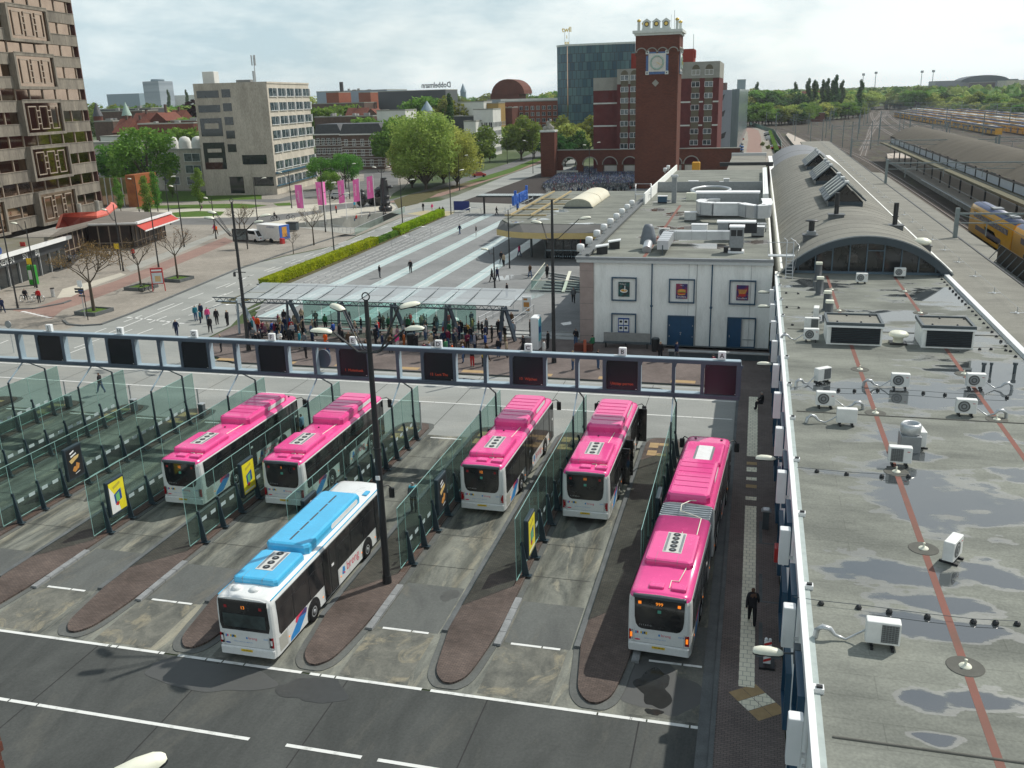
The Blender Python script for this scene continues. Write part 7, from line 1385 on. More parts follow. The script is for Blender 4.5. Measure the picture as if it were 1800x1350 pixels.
def car(label,p,rz,c,van=False,group=None,name='parked_car'):
 t=thing(name,label,'van'if van else 'car',p,rz,group);L2,w2=(2.5,.95)if van else(2.1,.86)
 b=MB();pr=[(-L2,.35),(-L2,.85),(-L2*.85,.95),(-L2*.55,1.9 if van else 1.42),(L2*.35,1.95 if van else 1.45),(L2*.62,1.0),(L2*.97,.85),(L2,.35)]
 lo=[(-w2,0),(w2,0)];n=len(pr);vs=[(x,-w2*(.82 if z>1.2 else 1),z)for x,z in pr]+[(x,w2*(.82 if z>1.2 else 1),z)for x,z in pr]
 b.add(vs,[(i,n+i,n+(i+1)%n,(i+1)%n)for i in range(n)]+[tuple(range(n))[::1],tuple(range(2*n-1,n-1,-1))]);b.build('body',c,t)
 b=MB();zt=1.84 if van else 1.36
 for s in(-1,1):b.add([(-L2*.72,s*(w2*.97+.01),.98),(L2*.5,s*(w2*.97+.01),.98),(L2*.3,s*(w2*.85+.01),zt),(-L2*.52,s*(w2*.85+.01),zt)],[(0,1,2,3)if s<0 else(3,2,1,0)])
 b.add([(L2*.64,-w2*.8,1.02),(L2*.64,w2*.8,1.02),(L2*.37,w2*.7,zt+.04),(L2*.37,-w2*.7,zt+.04)],[(0,1,2,3)]);b.add([(-L2*.84-.02,-w2*.8,1.0),(-L2*.84-.02,w2*.8,1.0),(-L2*.58-.02,w2*.7,zt),(-L2*.58-.02,-w2*.7,zt)],[(3,2,1,0)]);b.build('window',dwin,t)
 for x in(-L2*.62,L2*.62):
  for s in(-1,1):w=MB();w.tube([(x,s*w2-.1*s,.32),(x,s*w2+.02*s,.32)],.32,12);w.build('wheel',rubber,t)
 for s in(-1,1):w=MB();w.box(-L2-.01,-L2+.05,s*w2*.6-.12,s*w2*.6+.12,.65,.8);w.build('tail_light',redp,t);w=MB();w.box(L2*.98,L2+.01,s*w2*.6-.15,s*w2*.6+.15,.6,.75);w.build('headlight',white,t)
 return t
car('white delivery van hitched in front of the white box trailer',tuple(G(446,424)),radians(160),white,True,name='delivery_van')
car('red hatchback driving on the road beyond the plane trees',tuple(G(842,311)),radians(20),redp,name='red_car');car('white car under the plane trees at the road fork',tuple(G(834,289)),radians(15),white);car('silver car behind the third pink flag',tuple(G(596,349)),0,galv);car('pale car behind the gap between the flags',tuple(G(612,317)),radians(10),white);car('dark car behind the first plane tree',tuple(G(700,300)),radians(10),black)
p=G(678,371);t=thing('sculpture','dark bronze sculpture of stacked rounded machine parts on the square','sculpture',tuple(p));b=MB()
for x,y,z,r_,s in((0,0,.6,1.5,.5),(0,0,1.6,1.1,.6),(.1,0,2.8,1.0,.7),(0,0,4.0,.9,.6),(-.2,0,5.2,.8,.6),(.1,0,6.2,.7,.5),(-1.8,.3,3.2,.9,.7),(-1.3,.2,4.2,.8,.6),(1.4,0,4.9,.6,.6)):b.sph((x,y,z),r_,10,7,0,s)
b.lathe(0,0,[(1.3,0),(1.3,.4),(.9,.5),(.9,4.5),(.6,6.8)],12);b.build('figure',mat('black bronze',(.02,.021,.022),rough=.35),t)
p=G(664,361);t=thing('boulder_sculpture','round dark boulder like sculpture left of the stacked one','sculpture',tuple(p));b=MB();b.sph((0,0,1.7),1.9,12,8);b.sph((-1.1,0,1.2),1.3,10,7);b.sph((.7,-.2,3.1),1.0,10,7);b.build('figure',MATS['black bronze'],t)
p=G(636,364);t=thing('sculpture_figure','smaller dark sculpture near the fourth pink flag','sculpture',tuple(p));b=MB();b.sph((0,0,1.2),1.1,10,6);b.sph((.2,0,2.4),.9,10,6);b.sph((.2,.3,3.3),.5,8,5);b.sph((1.2,0,1.6),.7,8,5);b.build('figure',MATS['black bronze'],t)
t=thing('blue_board','blue construction board behind a steel hoop rail at the plaza end','sign board',tuple(G(812,373)));b=MB();b.box(-1.6,1.6,-.05,.05,.4,2.2);b.build('panel',mat('deep blue panel',(.01,.03,.2),rough=.5),t);b=MB();b.box(-1.7,-1.6,-.06,.06,0,2.2);b.box(1.6,1.7,-.06,.06,0,2.2);b.build('posts',grey,t)
p=G(850,376,.4);q=G(915,376,.4);t=thing('waiting_canopy','dark flat waiting canopy with glass top at the far end of the plaza','canopy',tuple(p));b=MB();b.box(-1,14,-1.2,2.2,3.3,3.5);b.build('roof',black,t);b=MB();b.box(-.8,13.8,-1.3,2.3,3.55,3.62);b.build('roof_glass',m_cl,t);b=MB();[b.box(x,x+.3,0,.3,0,3.3)for x in(0,6.6,13)];b.build('column',black,t)
p=G(140,503);
t=thing('map_board','red framed city map board by a budding tree on the western pavement','map board',(*tuple(G(280,512))[:2],.02),radians(20));b=MB();b.box(-.75,.75,-.05,.05,.9,2.9,0);b.box(-.62,.62,-.06,-.05,1.0,2.3,1);b.box(-.3,.4,-.065,-.06,1.2,1.9,2);b.box(-.6,.6,-.06,-.05,2.5,2.7,3);b.build('board',[redp,mat('map paper',(.6,.65,.65)),mat('map city',(.6,.35,.15),(.55,.45,.25),scale=6),white],t);b=MB();b.box(-.8,-.7,-.05,.05,0,.9);b.box(.7,.8,-.05,.05,0,.9);b.build('leg',redp,t)
def totem(px,py,lab,parts,name='road_sign',cat='road sign'):
 p=G(px,py);t=thing(name,lab,cat,(p.x,p.y,.02));b=MB()
 H_=max(z1 for*_,z1,m_,sh in parts);b.cyl(0,0,0,H_,.05,n=8);b.build('pole',galv if name=='road_sign'else black,t)
 for x0,x1,z0,z1,m_,sh in parts:
  b=MB()
  if sh=='r':c_=((x0+x1)/2,(z0+z1)/2);r_=(z1-z0)/2;b.ext([(c_[0]+r_*cos(a),c_[1]+r_*sin(a))for a in[k*pi/10 for k in range(20)]],'y',-.1,-.05)
  else:b.box(x0,x1,-.1,-.05,z0,z1)
  b.build('sign_panel',m_,t)
totem(150,558,'blue round sign and white plate on a post beside the biggest brown tree',[(-.3,.3,2.6,3.2,bluep,'r'),(-.25,.35,3.4,4.1,white,'s')]);totem(155,563,'black finger signpost beside the biggest brown tree',[(-1.0,0,3.3,3.5,black,'s'),(-1.0,0,3.0,3.2,black,'s'),(-.6,.2,2.6,2.75,black,'s')],'finger_post','signpost')
totem(25,620,'round no entry sign seen from the back at the left, above the gantry',[(-.35,.35,2.4,3.1,grey,'r'),(-.3,.3,2.1,2.3,grey,'s')])
for px,py,lab,zz in((52,487,'yellow panel with red plate over it beside the green kiosk',1),(62,505,'yellow panel on the black post in front of the green kiosk',0),(213,475,'small yellow panel on the black lamp between the brown trees',0),(20,500,'tiny yellow tag on the left most black post',0)):
 p=G(px,py);t=thing('yellow_sign',lab,'sign',(p.x,p.y,.02));b=MB();b.box(-.45,.45,-.2,-.12,3.0,3.75);b.build('panel',yel,t);b=MB();b.box(-.06,.06,-.12,0,0,3.75);b.build('post',black,t)
 if zz:b=MB();b.box(-.4,.4,-.2,-.12,3.8,4.8);b.build('red_panel',redp,t)
t=thing('green_kiosk','green covered kiosk or charging cabinet beside the yellow sign posts','kiosk',(*tuple(G(61,501))[:2],.02));b=MB();b.bbox(-.5,.5,-.4,.4,.1,2.6,.1);b.build('body',mat('green plastic',(.03,.3,.03),rough=.4),t);b=MB();b.box(-.3,.3,-.42,-.4,.8,2.0);b.build('panel',white,t)
t=thing('litter_bin','silver litter bin on the pavement right of the two cyclists','bin',(*tuple(G(94,522))[:2],.02));b=MB();b.cyl(0,0,0,1.0,.22,n=12);b.build('body',galv,t);b=MB();b.cyl(0,0,1.0,1.1,.25,n=12);b.build('lid',black,t)
t=thing('container_bin','grey wheeled container with open lid beside the ramp wall','bin',tuple(G(515,406)));b=MB();b.bbox(-1,1,-.6,.6,.2,1.5,.1);b.build('body',dgrey,t);b=MB();b.box(-1.05,1.05,-.65,.65,1.5,1.6);b.build('lid',black,t)
t=thing('bus_stop_frame','dark framed display board by the delivery van','display board',tuple(G(425,438)));b=MB();b.box(-1.3,1.3,-.15,.15,1.2,3.2);b.build('frame',black,t);b=MB();b.box(-1.1,1.1,-.17,-.15,1.5,3.0);b.build('panel',lwin,t);b=MB();b.box(-1.1,-1,-.1,.1,0,1.2);b.box(1,1.1,-.1,.1,0,1.2);b.build('leg',black,t)
bc_=AT(9,1272,5.3);t=thing('brick_corner','rough dark brick corner just showing at the bottom left edge of the picture','brick wall',(0,0,0));b=MB();rq=random.Random(2)
for k in range(12):b.box(bc_.x-1.2,bc_.x-.02+rq.uniform(-.02,.03)+k*.006,4.7,5.22,bc_.z-.1*(k+1),bc_.z-.1*k-.012)
b.box(bc_.x-1.2,bc_.x-.06,4.2,5.15,0,bc_.z-.1);b.build('wall',mat('old brick',(.14,.05,.035),(.08,.045,.04),rough=.9,scale=9,fine=.3),t)
def bike_mesh(seed=0):
 b=MB()
 for x in(-.52,.52):b.tube([(x+.33*cos(k*pi/6),0,.34+.33*sin(k*pi/6))for k in range(13)],.036,4,0,False)
 b.tube([(-.52,0,.34),(-.1,0,.32),(.35,0,.85),(-.2,0,.8),(-.52,0,.34)],.028,4,1,False);b.tube([(-.1,0,.32),(-.22,0,.95)],.026,4,1);b.tube([(.52,0,.34),(.34,0,1.0)],.026,4,1);b.tube([(.25,-.28,1.05),(.36,0,1.02),(.25,.28,1.05)],.025,4,2);b.box(-.36,-.1,-.08,.08,.94,1.0,3);b.box(-.62,-.35,-.15,.15,.72,.78,2);return b
bm_=[bike_mesh()for _ in range(1)][0];frames=[black,black,mat('bike blue',(.03,.08,.25)),redp,galv,mat('bike green',(.03,.15,.08)),white,black,white]
bike0=bm_.build('bicycle',[rubber,black,dgrey,black],None,(0,0,-50));bmsh=bike0 .data;bpy.data.objects.remove(bike0)
for q in range(4):pass
rr=random.Random(9)
def bicycle(p,rz,fm,label,group,s=1.):
 o=bpy.data.objects.new('bicycle',bmsh);COL.objects.link(o);o.location=p;o.rotation_euler=(rr.uniform(-.12,.12),0,rz);o.scale=(s,s,s)
 o.material_slots[1].link='OBJECT';o.material_slots[1].material=fm;o.material_slots[0].link='OBJECT';o.material_slots[0].material=rr.choice([rubber,rubber,rubber,white,galv]);return tag(o,label,'bicycle',group)
spots=[]
row=0
for r_ in range(33):
 yb=217+r_*2.1
 for i in range(74):
  x=-55.5+yb*.0+i*.4+(r_%2)*.2
  if x>-28.6-max(0,(yb-224))*.02:continue
  if x<-51-(yb-222)*.08+max(0,(226-yb))*.3:continue
  if yb>261 and x<-54:continue
  if rr.random()<.05:continue
  spots.append((x,yb+rr.uniform(-.25,.25)))
spots.sort(key=lambda s:s[1]);GB='bicycles packed in the bicycle park'
for i,(x,y)in enumerate(spots[:300]):bicycle((x,y,.03),pi/2+rr.uniform(-.25,.25)+(pi if rr.random()<.5 else 0),rr.choice(frames),'parked bicycle in the dense rows left of the clock tower',GB,1.12)
big=MB();sv,sf,sm_=bm_.v,bm_.f,bm_.m
for x,y in spots[300:2100]:
 M_=Matrix.Translation(Vector((x,y,.03)))@Matrix.Rotation(pi/2+rr.uniform(-.3,.3)+(pi if rr.random()<.5 else 0),4,'Z')@Matrix.Scale(1.12,4);k0=len(big.v);big.v.extend([tuple(M_@Vector(v))for v in sv]);fm=rr.choice((1,1,1,4,6,6,3,1));big.f.extend([tuple(k0+i for i in f)for f in sf]);wm=rr.choice((0,0,0,6));big.m.extend([(wm if m_==0 else(fm if m_==1 else m_))for m_ in sm_]);big.s.extend([False]*len(sf))
tag(big.build('bicycle_rows',[rubber,black,dgrey,bluep,redp,grey,white]),'rear rows of the packed bicycle park','bicycles',None,'stuff')
for px,py,rz,lab in((46,531,0,'bicycle ridden by the person in black at the kerb'),(67,530,.1,'bicycle pushed by the person in the red coat'),(258,513,.4,'bicycle leaning at the tree box beside the map board'),(484,388,.1,'bicycle of the rider crossing the pale square')):
 p=G(px,py);bicycle((p.x,p.y,.02),rz,black,lab,None,1.08)
p=G(483,388);o=person(Vector((p.x,p.y,.45)),-pi/2,'dark','black','b','sit');tag(o,'person in dark clothes cycling across the pale square')
p=G(493,386);bicycle((p.x+2,p.y+.5,.02),.1,grey,'second bicycle crossing the pale square',None,1.08)
mo=None
for i in range(16):
 p=G(72+i*5.6+rr.uniform(-1,1),476-i*1.75+rr.uniform(-1,2));p.z=.02
 if i>9:bicycle(tuple(p),rr.uniform(.8,2),rr.choice(frames),'bicycle among the mopeds in front of the shop row','bicycles by the shop row',1.1);continue
 if mo is None:
  mo=thing('moped','dark moped parked in the row before the shop row','moped',p,1.2,'mopeds by the shop row');b=MB();b.bbox(-.7,.1,-.18,.18,.35,.85,.1);b.bar((.1,0,.35),(.5,0,.95),.25,.12);b.build('body',black,mo);b=MB();b.bbox(-.6,0,-.14,.14,.85,.95,.04);b.build('seat',grey,mo)
  for x in(-.55,.6):w=MB();w.tube([(x,-.06,.25),(x,.06,.25)],.25,12);w.build('wheel',rubber,mo)
  w=MB();w.tube([(.45,-.3,1.0),(.55,0,1.0),(.45,.3,1.0)],.03,6);w.build('handlebar',galv,mo)
 else:dup(mo,p,rr.uniform(.8,2.0))
m_wst=mat('pale stone trim',(.62,.65,.6),(.5,.53,.5),rough=.7,scale=1);m_gold=mat('gilding',(.7,.5,.12),rough=.3,metal=.5);m_clk=mat('clock face',(.62,.6,.55),rough=.5);m_clkb=mat('clock tile blue',(.06,.14,.32),(.03,.08,.2),rough=.3,scale=3);m_ring=mat('clock ring green',(.35,.5,.42),rough=.4)
TW=thing('clock_tower','tall square red brick clock tower with pale cornice and gilded crown','clock tower',(-23.0,221,0));hw_=4.75;TH=34.2
b=MB();b.box(-hw_,hw_,0,9.5,0,TH);b.build('shaft',m_brickd,TW)
b=MB();b.box(-hw_-.15,hw_+.15,-.15,9.65,TH-3.5,TH)
for i in range(5):x=-hw_+i*9.5/4;b.box(x-.25,x+.25,-.15,0,TH-4.3,TH-3.5)
b.build('upper_brick',m_brickd,TW);b=MB()
for i in range(4):
 c_=-hw_+9.5*(i+.5)/4;b.tube([(c_+1.1*cos(a),-.25,TH-3.6+.95*sin(a))for a in[k*pi/10 for k in range(11)]],.13,5)
 c2=9.5*(i+.5)/4;b.tube([(hw_+.25,c2+1.1*cos(a),TH-3.6+.95*sin(a))for a in[k*pi/10 for k in range(11)]],.13,5)
b.build('arch_frieze',m_gband,TW)
b=MB();b.box(-hw_-.4,hw_+.4,-.4,9.9,TH,TH+.5);b.box(-hw_-.8,hw_+.8,-.8,10.3,TH+.5,TH+1.1);b.build('cornice',m_wst,TW)
b=MB()
for x in(-hw_+.2,hw_-.8):
 for y in(.0,8.9):b.box(x,x+.6,y,y+.6,TH+1.1,TH+2.9)
b.box(-3.6,2.9,.1,.5,TH+1.1,TH+1.5);b.build('crown_pier',m_wst,TW);b=MB()
for x in(-hw_+.5,hw_-.5):
 for y in(.3,9.2):b.sph((x,y,TH+3.15),.46,10,6,0,.8)
b.build('gold_ball',m_gold,TW)
for i in range(3):
 c_=-2.5+i*2.15;b=MB();b.ext([(c_-.85,TH+1.5),(c_+.85,TH+1.5),(c_+.85,TH+2.7),(c_+1.0,TH+2.9),(c_,TH+3.6),(c_-1.0,TH+2.9),(c_-.85,TH+2.7)],'y',.1,.5);o=b.build('crown_gable',m_wst,TW);b=MB();D_=lambda r_,m_,k:b.ext([(c_+r_*cos(a),TH+2.4+r_*sin(a))for a in[q*pi/8 for q in range(16)]],'y',.1-.03*k,.1,m_);D_(.55,0,1);D_(.36,1,2);b.build('disc',[black,m_gold],o)
def clock(parent,F):
 b=MB();b.M=F;z=24.2+4.2
 b.box(-2.5,2.5,-.12,.0,z-2.5,z+2.5,0);b.box(-1.95,1.95,-.2,-.12,z-1.95,z+1.95,1)
 for sx in(-1,1):
  for sz in(-1,1):b.box(sx*2.2-.38,sx*2.2+.38,-.3,-.12,z+sz*2.2-.38,z+sz*2.2+.38,4);b.box(sx*2.2-.14,sx*2.2+.14,-.33,-.3,z+sz*2.2-.14,z+sz*2.2+.14,5)
 b.tube([(1.4*cos(k*pi/16),-.24,z+1.4*sin(k*pi/16))for k in range(33)],.2,5,2)
 for k in range(12):a=k*pi/6;b.bar((1.25*cos(a),-.45,z+1.25*sin(a)),(1.55*cos(a),-.45,z+1.55*sin(a)),.1,.04,4)
 o=b.build('clock_face',[m_clkb,m_clk,m_ring,m_gold,m_wst,black],parent);b=MB();b.M=F;b.bar((-.2,-.5,z+.15),(1.25,-.5,z-.6),.16,.05);b.bar((-.1,-.55,z+.1),(.75,-.55,z-.5),.2,.05);b.build('clock_hands',m_gold,o)
clock(TW,Matrix.Identity(4));clock(TW,Matrix.Translation(Vector((hw_+.05,4.75,0)))@Matrix.Rotation(pi/2,4,'Z'))
b=MB();b.ext([(-.3,23.2),(.5,24),(-.3,24.8),(-1.1,24)],'y',-.08,0);b.build('stone_diamond',m_gband,TW);b=MB();b.tube([(3.4,3,TH+1),(3.4,3,TH+5.3)],.05,5);b.tube([(2.4,6,TH+1),(2.4,6,TH+4.6)],.03,5);b.build('antenna',grey,TW)
AW=thing('arcade_wall','dark red brick arcade wall with pale arch rims behind the bicycles','wall',(0,263,0));b=MB();arcs=[(AT(px,290,263).x,3.1,r_)for px,r_ in((1001,2.0),(1037,2.0),(1072,2.0),(1107,2.0),(1215,2.0),(1186,1.9))]
arcs.sort();x=-55.3;zt=7.0;zs=3.0
for cx_,w_,r_ in arcs:
 b.box(x,cx_-r_,0,1,0,zt);n=12
 for i in range(n):a0,a1=pi-pi*i/n,pi-pi*(i+1)/n;b.add([(cx_+r_*cos(a0),y,zs+r_*sin(a0))for y in(0,1)]+[(cx_+r_*cos(a1),y,zs+r_*sin(a1))for y in(0,1)]+[(cx_+r_*cos(a0),0,zt),(cx_+r_*cos(a1),0,zt),(cx_+r_*cos(a0),1,zt),(cx_+r_*cos(a1),1,zt)],[(0,2,5,4),(1,3,2,0),(6,7,3,1)])
 x=cx_+r_
b.box(x,-4.6,0,1,0,zt);b.build('wall',m_brickd,AW);b=MB();b.box(-55.4,-4.5,-.15,1.15,zt,zt+.2);b.build('coping',m_gband,AW);b=MB()
for cx_,w_,r_ in arcs:b.tube([(cx_+(r_+.1)*cos(k*pi/12),-.02,zs+(r_+.1)*sin(k*pi/12))for k in range(13)],.18,5)
b.build('arch_rim',m_gband,AW);b=MB()
for cx_,w_,r_ in arcs[2:]:b.box(cx_-r_,cx_+r_,1.5,1.6,0,2.9);b.box(cx_-r_+.2,cx_+r_-.2,1.4,1.5,.8,2.6,1)
b.build('arch_infill',[m_oliv,m_stuc],AW)
GP=thing('gate_pillar','square red brick gate pillar with stone figures on top','pillar',(-57.1,259.5,0));b=MB();b.box(-2,2,0,4,0,12.2);b.build('shaft',m_brickd,GP);b=MB();b.box(-2.15,2.15,-.15,4.15,12.2,12.7);b.build('cap',m_wst,GP);b=MB();[b.sph((x,2,z),r_,8,5,0,s)for x,z,r_,s in((-1,13.2,.7,1),(.2,13.6,.8,1.2),(1,13.3,.6,1),(-.2,14.6,.6,1),(.5,15.3,.4,1))];b.build('figures',conc,GP)
GP2=thing('gate_wall','low pale wall with white panels left of the bicycles','wall',(-52,262,0));b=MB();b.box(-3.4,3,0,.4,0,1.4);b.build('wall',m_stuc,GP2);b=MB();b.box(-3.4,3,-.05,.45,1.4,1.5);b.build('cap',m_wst,GP2)
t=thing('excavator','yellow excavator parked to the right of the clock tower foot','excavator',(-15.2,246,0),0);b=MB();b.bbox(-1,1,0,2,1,4.6,.15);b.build('cab',mat('machine yellow',(.75,.38,.03),rough=.5),t);b=MB();b.box(-1.2,5,-.5,2.5,.1,1);b.build('track',black,t)
car('white car beside the yellow excavator',(-16.0,238,0),0,white);car('blue and white car below the clock tower',(-14.4,234,0),0,mat('car blue',(.05,.15,.4)))
for i in range(2):t=thing('rubble_pile','dark heap of machine wheels %s of the excavator'%('right'if i else 'far right'),'heap',(-9.5+i*2.4-2,243,0));b=MB();b.tube([(0,0,1),(0,.6,1)],1,14);b.tube([(1.6,0,.9),(1.6,.6,.9)],.9,14);b.build('wheel_heap',black,t)
HT=thing('hotel','large plum brick hotel with stepped grey top storey behind the clock tower','hotel',(0,272,0));X_=lambda px:AT(px,200,272).x;Z_=lambda px,py:AT(px,py,272).z
xa,xb,xc,xd,xe=X_(1040),X_(1083),X_(1117),X_(1212),X_(1262)
zt1,zt2=Z_(1060,137),Z_(1230,109)
b=MB();b.box(xa,xb,3,25,0,zt1);b.box(xb,X_(1150),1.5,30,0,zt2-1.2);b.box(X_(1150),xe,0,30,0,zt2);b.build('wall',m_brickp,HT)
b=MB();g0=4.0;b.box(xa-.02,xb,2.95,3,zt1-3.4,zt1+.1);b.box(xb-.02,X_(1150),1.44,1.5,zt2-1.2-4.0,zt2-1.1);b.box(X_(1150),xe+.03,-.06,0,zt2-4.2,zt2+.1);b.box(xe,xe+.05,0,30,zt2-4.2,zt2+.1);b.build('top_band',m_gband,HT)
b=MB();b.box(xa,xe,1,30,zt2+.0,zt2+.0+.01)if 0 else b.box(X_(1150)+.2,xe-.2,.2,29.8,zt2,zt2+.1);b.build('roof',m_flat,HT)
b=MB();pr_=mat('red rooftop block',(.27,.05,.035),rough=.8);b.box(X_(1102),X_(1120),8,16,zt2-1.2,Z_(1110,92));b.box(X_(1190),X_(1213),8,16,zt2,Z_(1200,84));b.box(X_(1209),X_(1215.5),9,12,Z_(1210,100),Z_(1210,86));b.build('rooftop_block',pr_,HT);b=MB();b.tube([(X_(1211),10,Z_(1210,90)),(X_(1211),10,Z_(1210,56))],.07,5);b.build('antenna',grey,HT)
b=MB()
for zz in(Z_(1200,181),Z_(1200,222)):b.box(X_(1150),X_(1213),-.05,0,zz,zz+.4);b.box(X_(1252),xe,-.05,0,zz,zz+.4);b.box(xa,xb,2.95,3,zz+.2,zz+.6);b.box(X_(1228),X_(1235),-.05,0,zz,zz+.4)
b.build('string_course',m_wst,HT)
pts=[];sp=[]
rows=[Z_(1220,131)-.3+0*i for i in range(1)];zr=[Z_(1220,131.5),Z_(1220,152.5),Z_(1220,172.5),Z_(1220,193),Z_(1220,214),Z_(1220,235),Z_(1220,254.5)]
for px,y in((1096,1.45),(1113,1.45),(1221,0),(1244,0)):
 for i,z in enumerate(zr):pts.append((X_(px),y,z-(.8 if px<1150 else 0)))
kid_grid(HT,'window',winmesh(2.1,1.25),[lwin,white],pts)
b=MB()
for px,y in((1096,1.46),(1113,1.46),(1221,-.0),(1244,-.0)):
 x=X_(px)
 for i in range(6):b.box(x-1.05,x+1.05,y-.03,y,zr[i+1]+1.4-(.8 if px<1150 else 0),zr[i]-.15-(.8 if px<1150 else 0))
 z=zr[0]+1.35-(.8 if px<1150 else 0);n=10;b.ext([(x-1.05,z)]+[(x-1.05*cos(k*pi/n),z+1.3*sin(k*pi/n))for k in range(n+1)]+[(x+1.05,z)],'y',y-.1,y-.06)
b.build('olive_spandrel',m_oliv,HT)
t=thing('angular_building','grey angular building with slanted dark openings right of the hotel','building',(0,330,0));XX=lambda px:AT(px,200,330).x;ZZ=lambda py:AT(1280,py,330).z
b=MB();b.box(XX(1258),XX(1285),0,60,0,ZZ(158));b.build('wall',mat('blue grey cladding',(.27,.31,.35),(.23,.265,.3),rough=.5,scale=.2),t);b=MB();b.box(XX(1285),XX(1298),2,240,0,ZZ(157));b.build('glass_wing',mat('green grey glass',(.17,.23,.24),(.09,.13,.14),rough=.2,scale=.3,stretch=(1,1,.2)),t);b=MB()
for a,c_,e in((1262,1273,172),(1262,1275,200),(1264,1278,238)):b.ext([(XX(a),ZZ(e)),(XX(c_),ZZ(e-7)),(XX(c_-3),ZZ(e+4)),(XX(a),ZZ(e+8))],'y',-.05,0)
b.build('slanted_window',mat('dark steel panel',(.05,.055,.06),rough=.5),t)
t=thing('glass_tower','green blue glass office block behind the hotel with letters on its roof','office building',(0,430,0));XX=lambda px:AT(px,150,430).x;z1=AT(1050,79,430).z;x0,x1,xm=XX(975),XX(1116),XX(998)
m_curt,tt_,bb_=newmat('curtain wall');g_=tt_.nodes.new('ShaderNodeNewGeometry');s1=tt_.nodes.new('ShaderNodeSeparateXYZ');c1_=tt_.nodes.new('ShaderNodeCombineXYZ');tt_.links.new(g_.outputs['Position'],s1 .inputs[0]);tt_.links.new(s1 .outputs[0],c1_.inputs[0]);tt_.links.new(s1 .outputs[2],c1_.inputs[1]);k_=tt_.nodes.new('ShaderNodeTexBrick');k_.inputs['Scale'].default_value=1;k_.inputs['Brick Width'].default_value=1.9;k_.inputs['Row Height'].default_value=3.6;k_.inputs['Mortar Size'].default_value=.1;k_.inputs['Color1'].default_value=(.01,.055,.085,1);k_.inputs['Color2'].default_value=(.06,.14,.15,1);k_.inputs['Mortar'].default_value=(.02,.03,.035,1);tt_.links.new(c1_.outputs[0],k_.inputs['Vector']);tt_.links.new(k_.outputs[0],bb_.inputs['Base Color']);bb_.inputs['Roughness'].default_value=.15
b=MB();b.prism([(x0,6),(xm,0),(x1,0),(x1,30),(x0,30)],0,z1);b.build('curtain_wall',m_curt,t);b=MB();b.prism([(x0-.2,5.9),(xm,-.2),(x1,-.2),(x1,30),(x0-.2,30)],z1,z1+.8);b.build('roof_edge',m_wst,t)
b=MB();[b.box(xm-.2+k*0,xm+.2,-.15,0,0,z1)for k in range(1)];b.build('corner_strip',m_bronze,t)
xs_=XX(991);b=MB();q=lambda s,z,k=2.3:b.text(s,k,Matrix.Translation(Vector((xs_,8,z)))@Matrix.Rotation(pi/2,4,'X'),0,bold=.02,ext=.02)
q('twll',z1+7.4,3.0);q('i',z1+4.4);q('ex',z1+1.9);b.build('roof_letters',m_gold,t);b=MB();[b.tube([(xs_+s,8.2,z1),(xs_+s,8.2,z1+8)],.08,4)for s in(-1,1)];b.build('sign_frame',grey,t)
pb('apartment_row','long orange brick apartment row with white top floor and balconies','apartments',872,1041,178,455,14,wall=m_bricko,cols=17,rows=6,ww=1.6,wh=1.7,z0=1.2,dz=2.9,chim=5)
pb('apartment_penthouse','white set back penthouse floor on the apartment row','apartments',880,1036,172.5,457,9,wall=m_stuc,cols=20,rows=1,ww=1.6,wh=1.6,z0=AT(950,178,455).z+.6,parapet=False,side=False)
pb('barrel_house','dark red brick building with a round barrel gable','building',862,912,165,500,16,wall=m_brickd)
a=AT(893,165,500);b=MB();cx_=a.x;r_=(AT(922,165,500).x-AT(864,165,500).x)/2;b.ext([(cx_+r_*cos(k*pi/12),a.z+r_*.85*sin(k*pi/12)-.2)for k in range(13)],'y',499.5,518);tag(b.build('barrel_gable',m_brickd),'rounded brick barrel roof above the barrel gable building','roof')
pb('white_house','tall white town house with turquoise balconies right of the plane trees','house',832,866,193,360,12,wall=m_stuc,cols=4,rows=4,ww=1.3,wh=1.8,z0=1.2,dz=3.2);pb('white_house','stepped lower white house directly right of the plane trees','house',815,836,214,352,10,wall=m_stuc,cols=3,rows=3,ww=1.1,wh=1.6,dz=3.1);pb('slate_house','dark slate roofed house behind the white town house','house',798,837,205,368,12,wall=m_slate,roof=m_slate)
pb('cream_gable_house','cream house with broad mansard gable above the white town house','house',794,850,180,420,14,wall=m_stuc,roof=m_flat);pb('ochre_house','ochre yellow house with blue grey roof right of the white town house','house',846,876,182,425,12,wall=mat('ochre wall',(.4,.27,.1),rough=.8),cols=3,rows=4,dz=2.8);pb('brick_house','dark brick house with red shop front at the road bend','house',874,900,190,440,12,wall=m_brickd,cols=3,rows=3,dz=3)
pb('white_villa','white flat roofed villa left of the plane trees','house',662,712,195,330,12,wall=m_stuc,cols=5,rows=3,ww=1.1,wh=2)
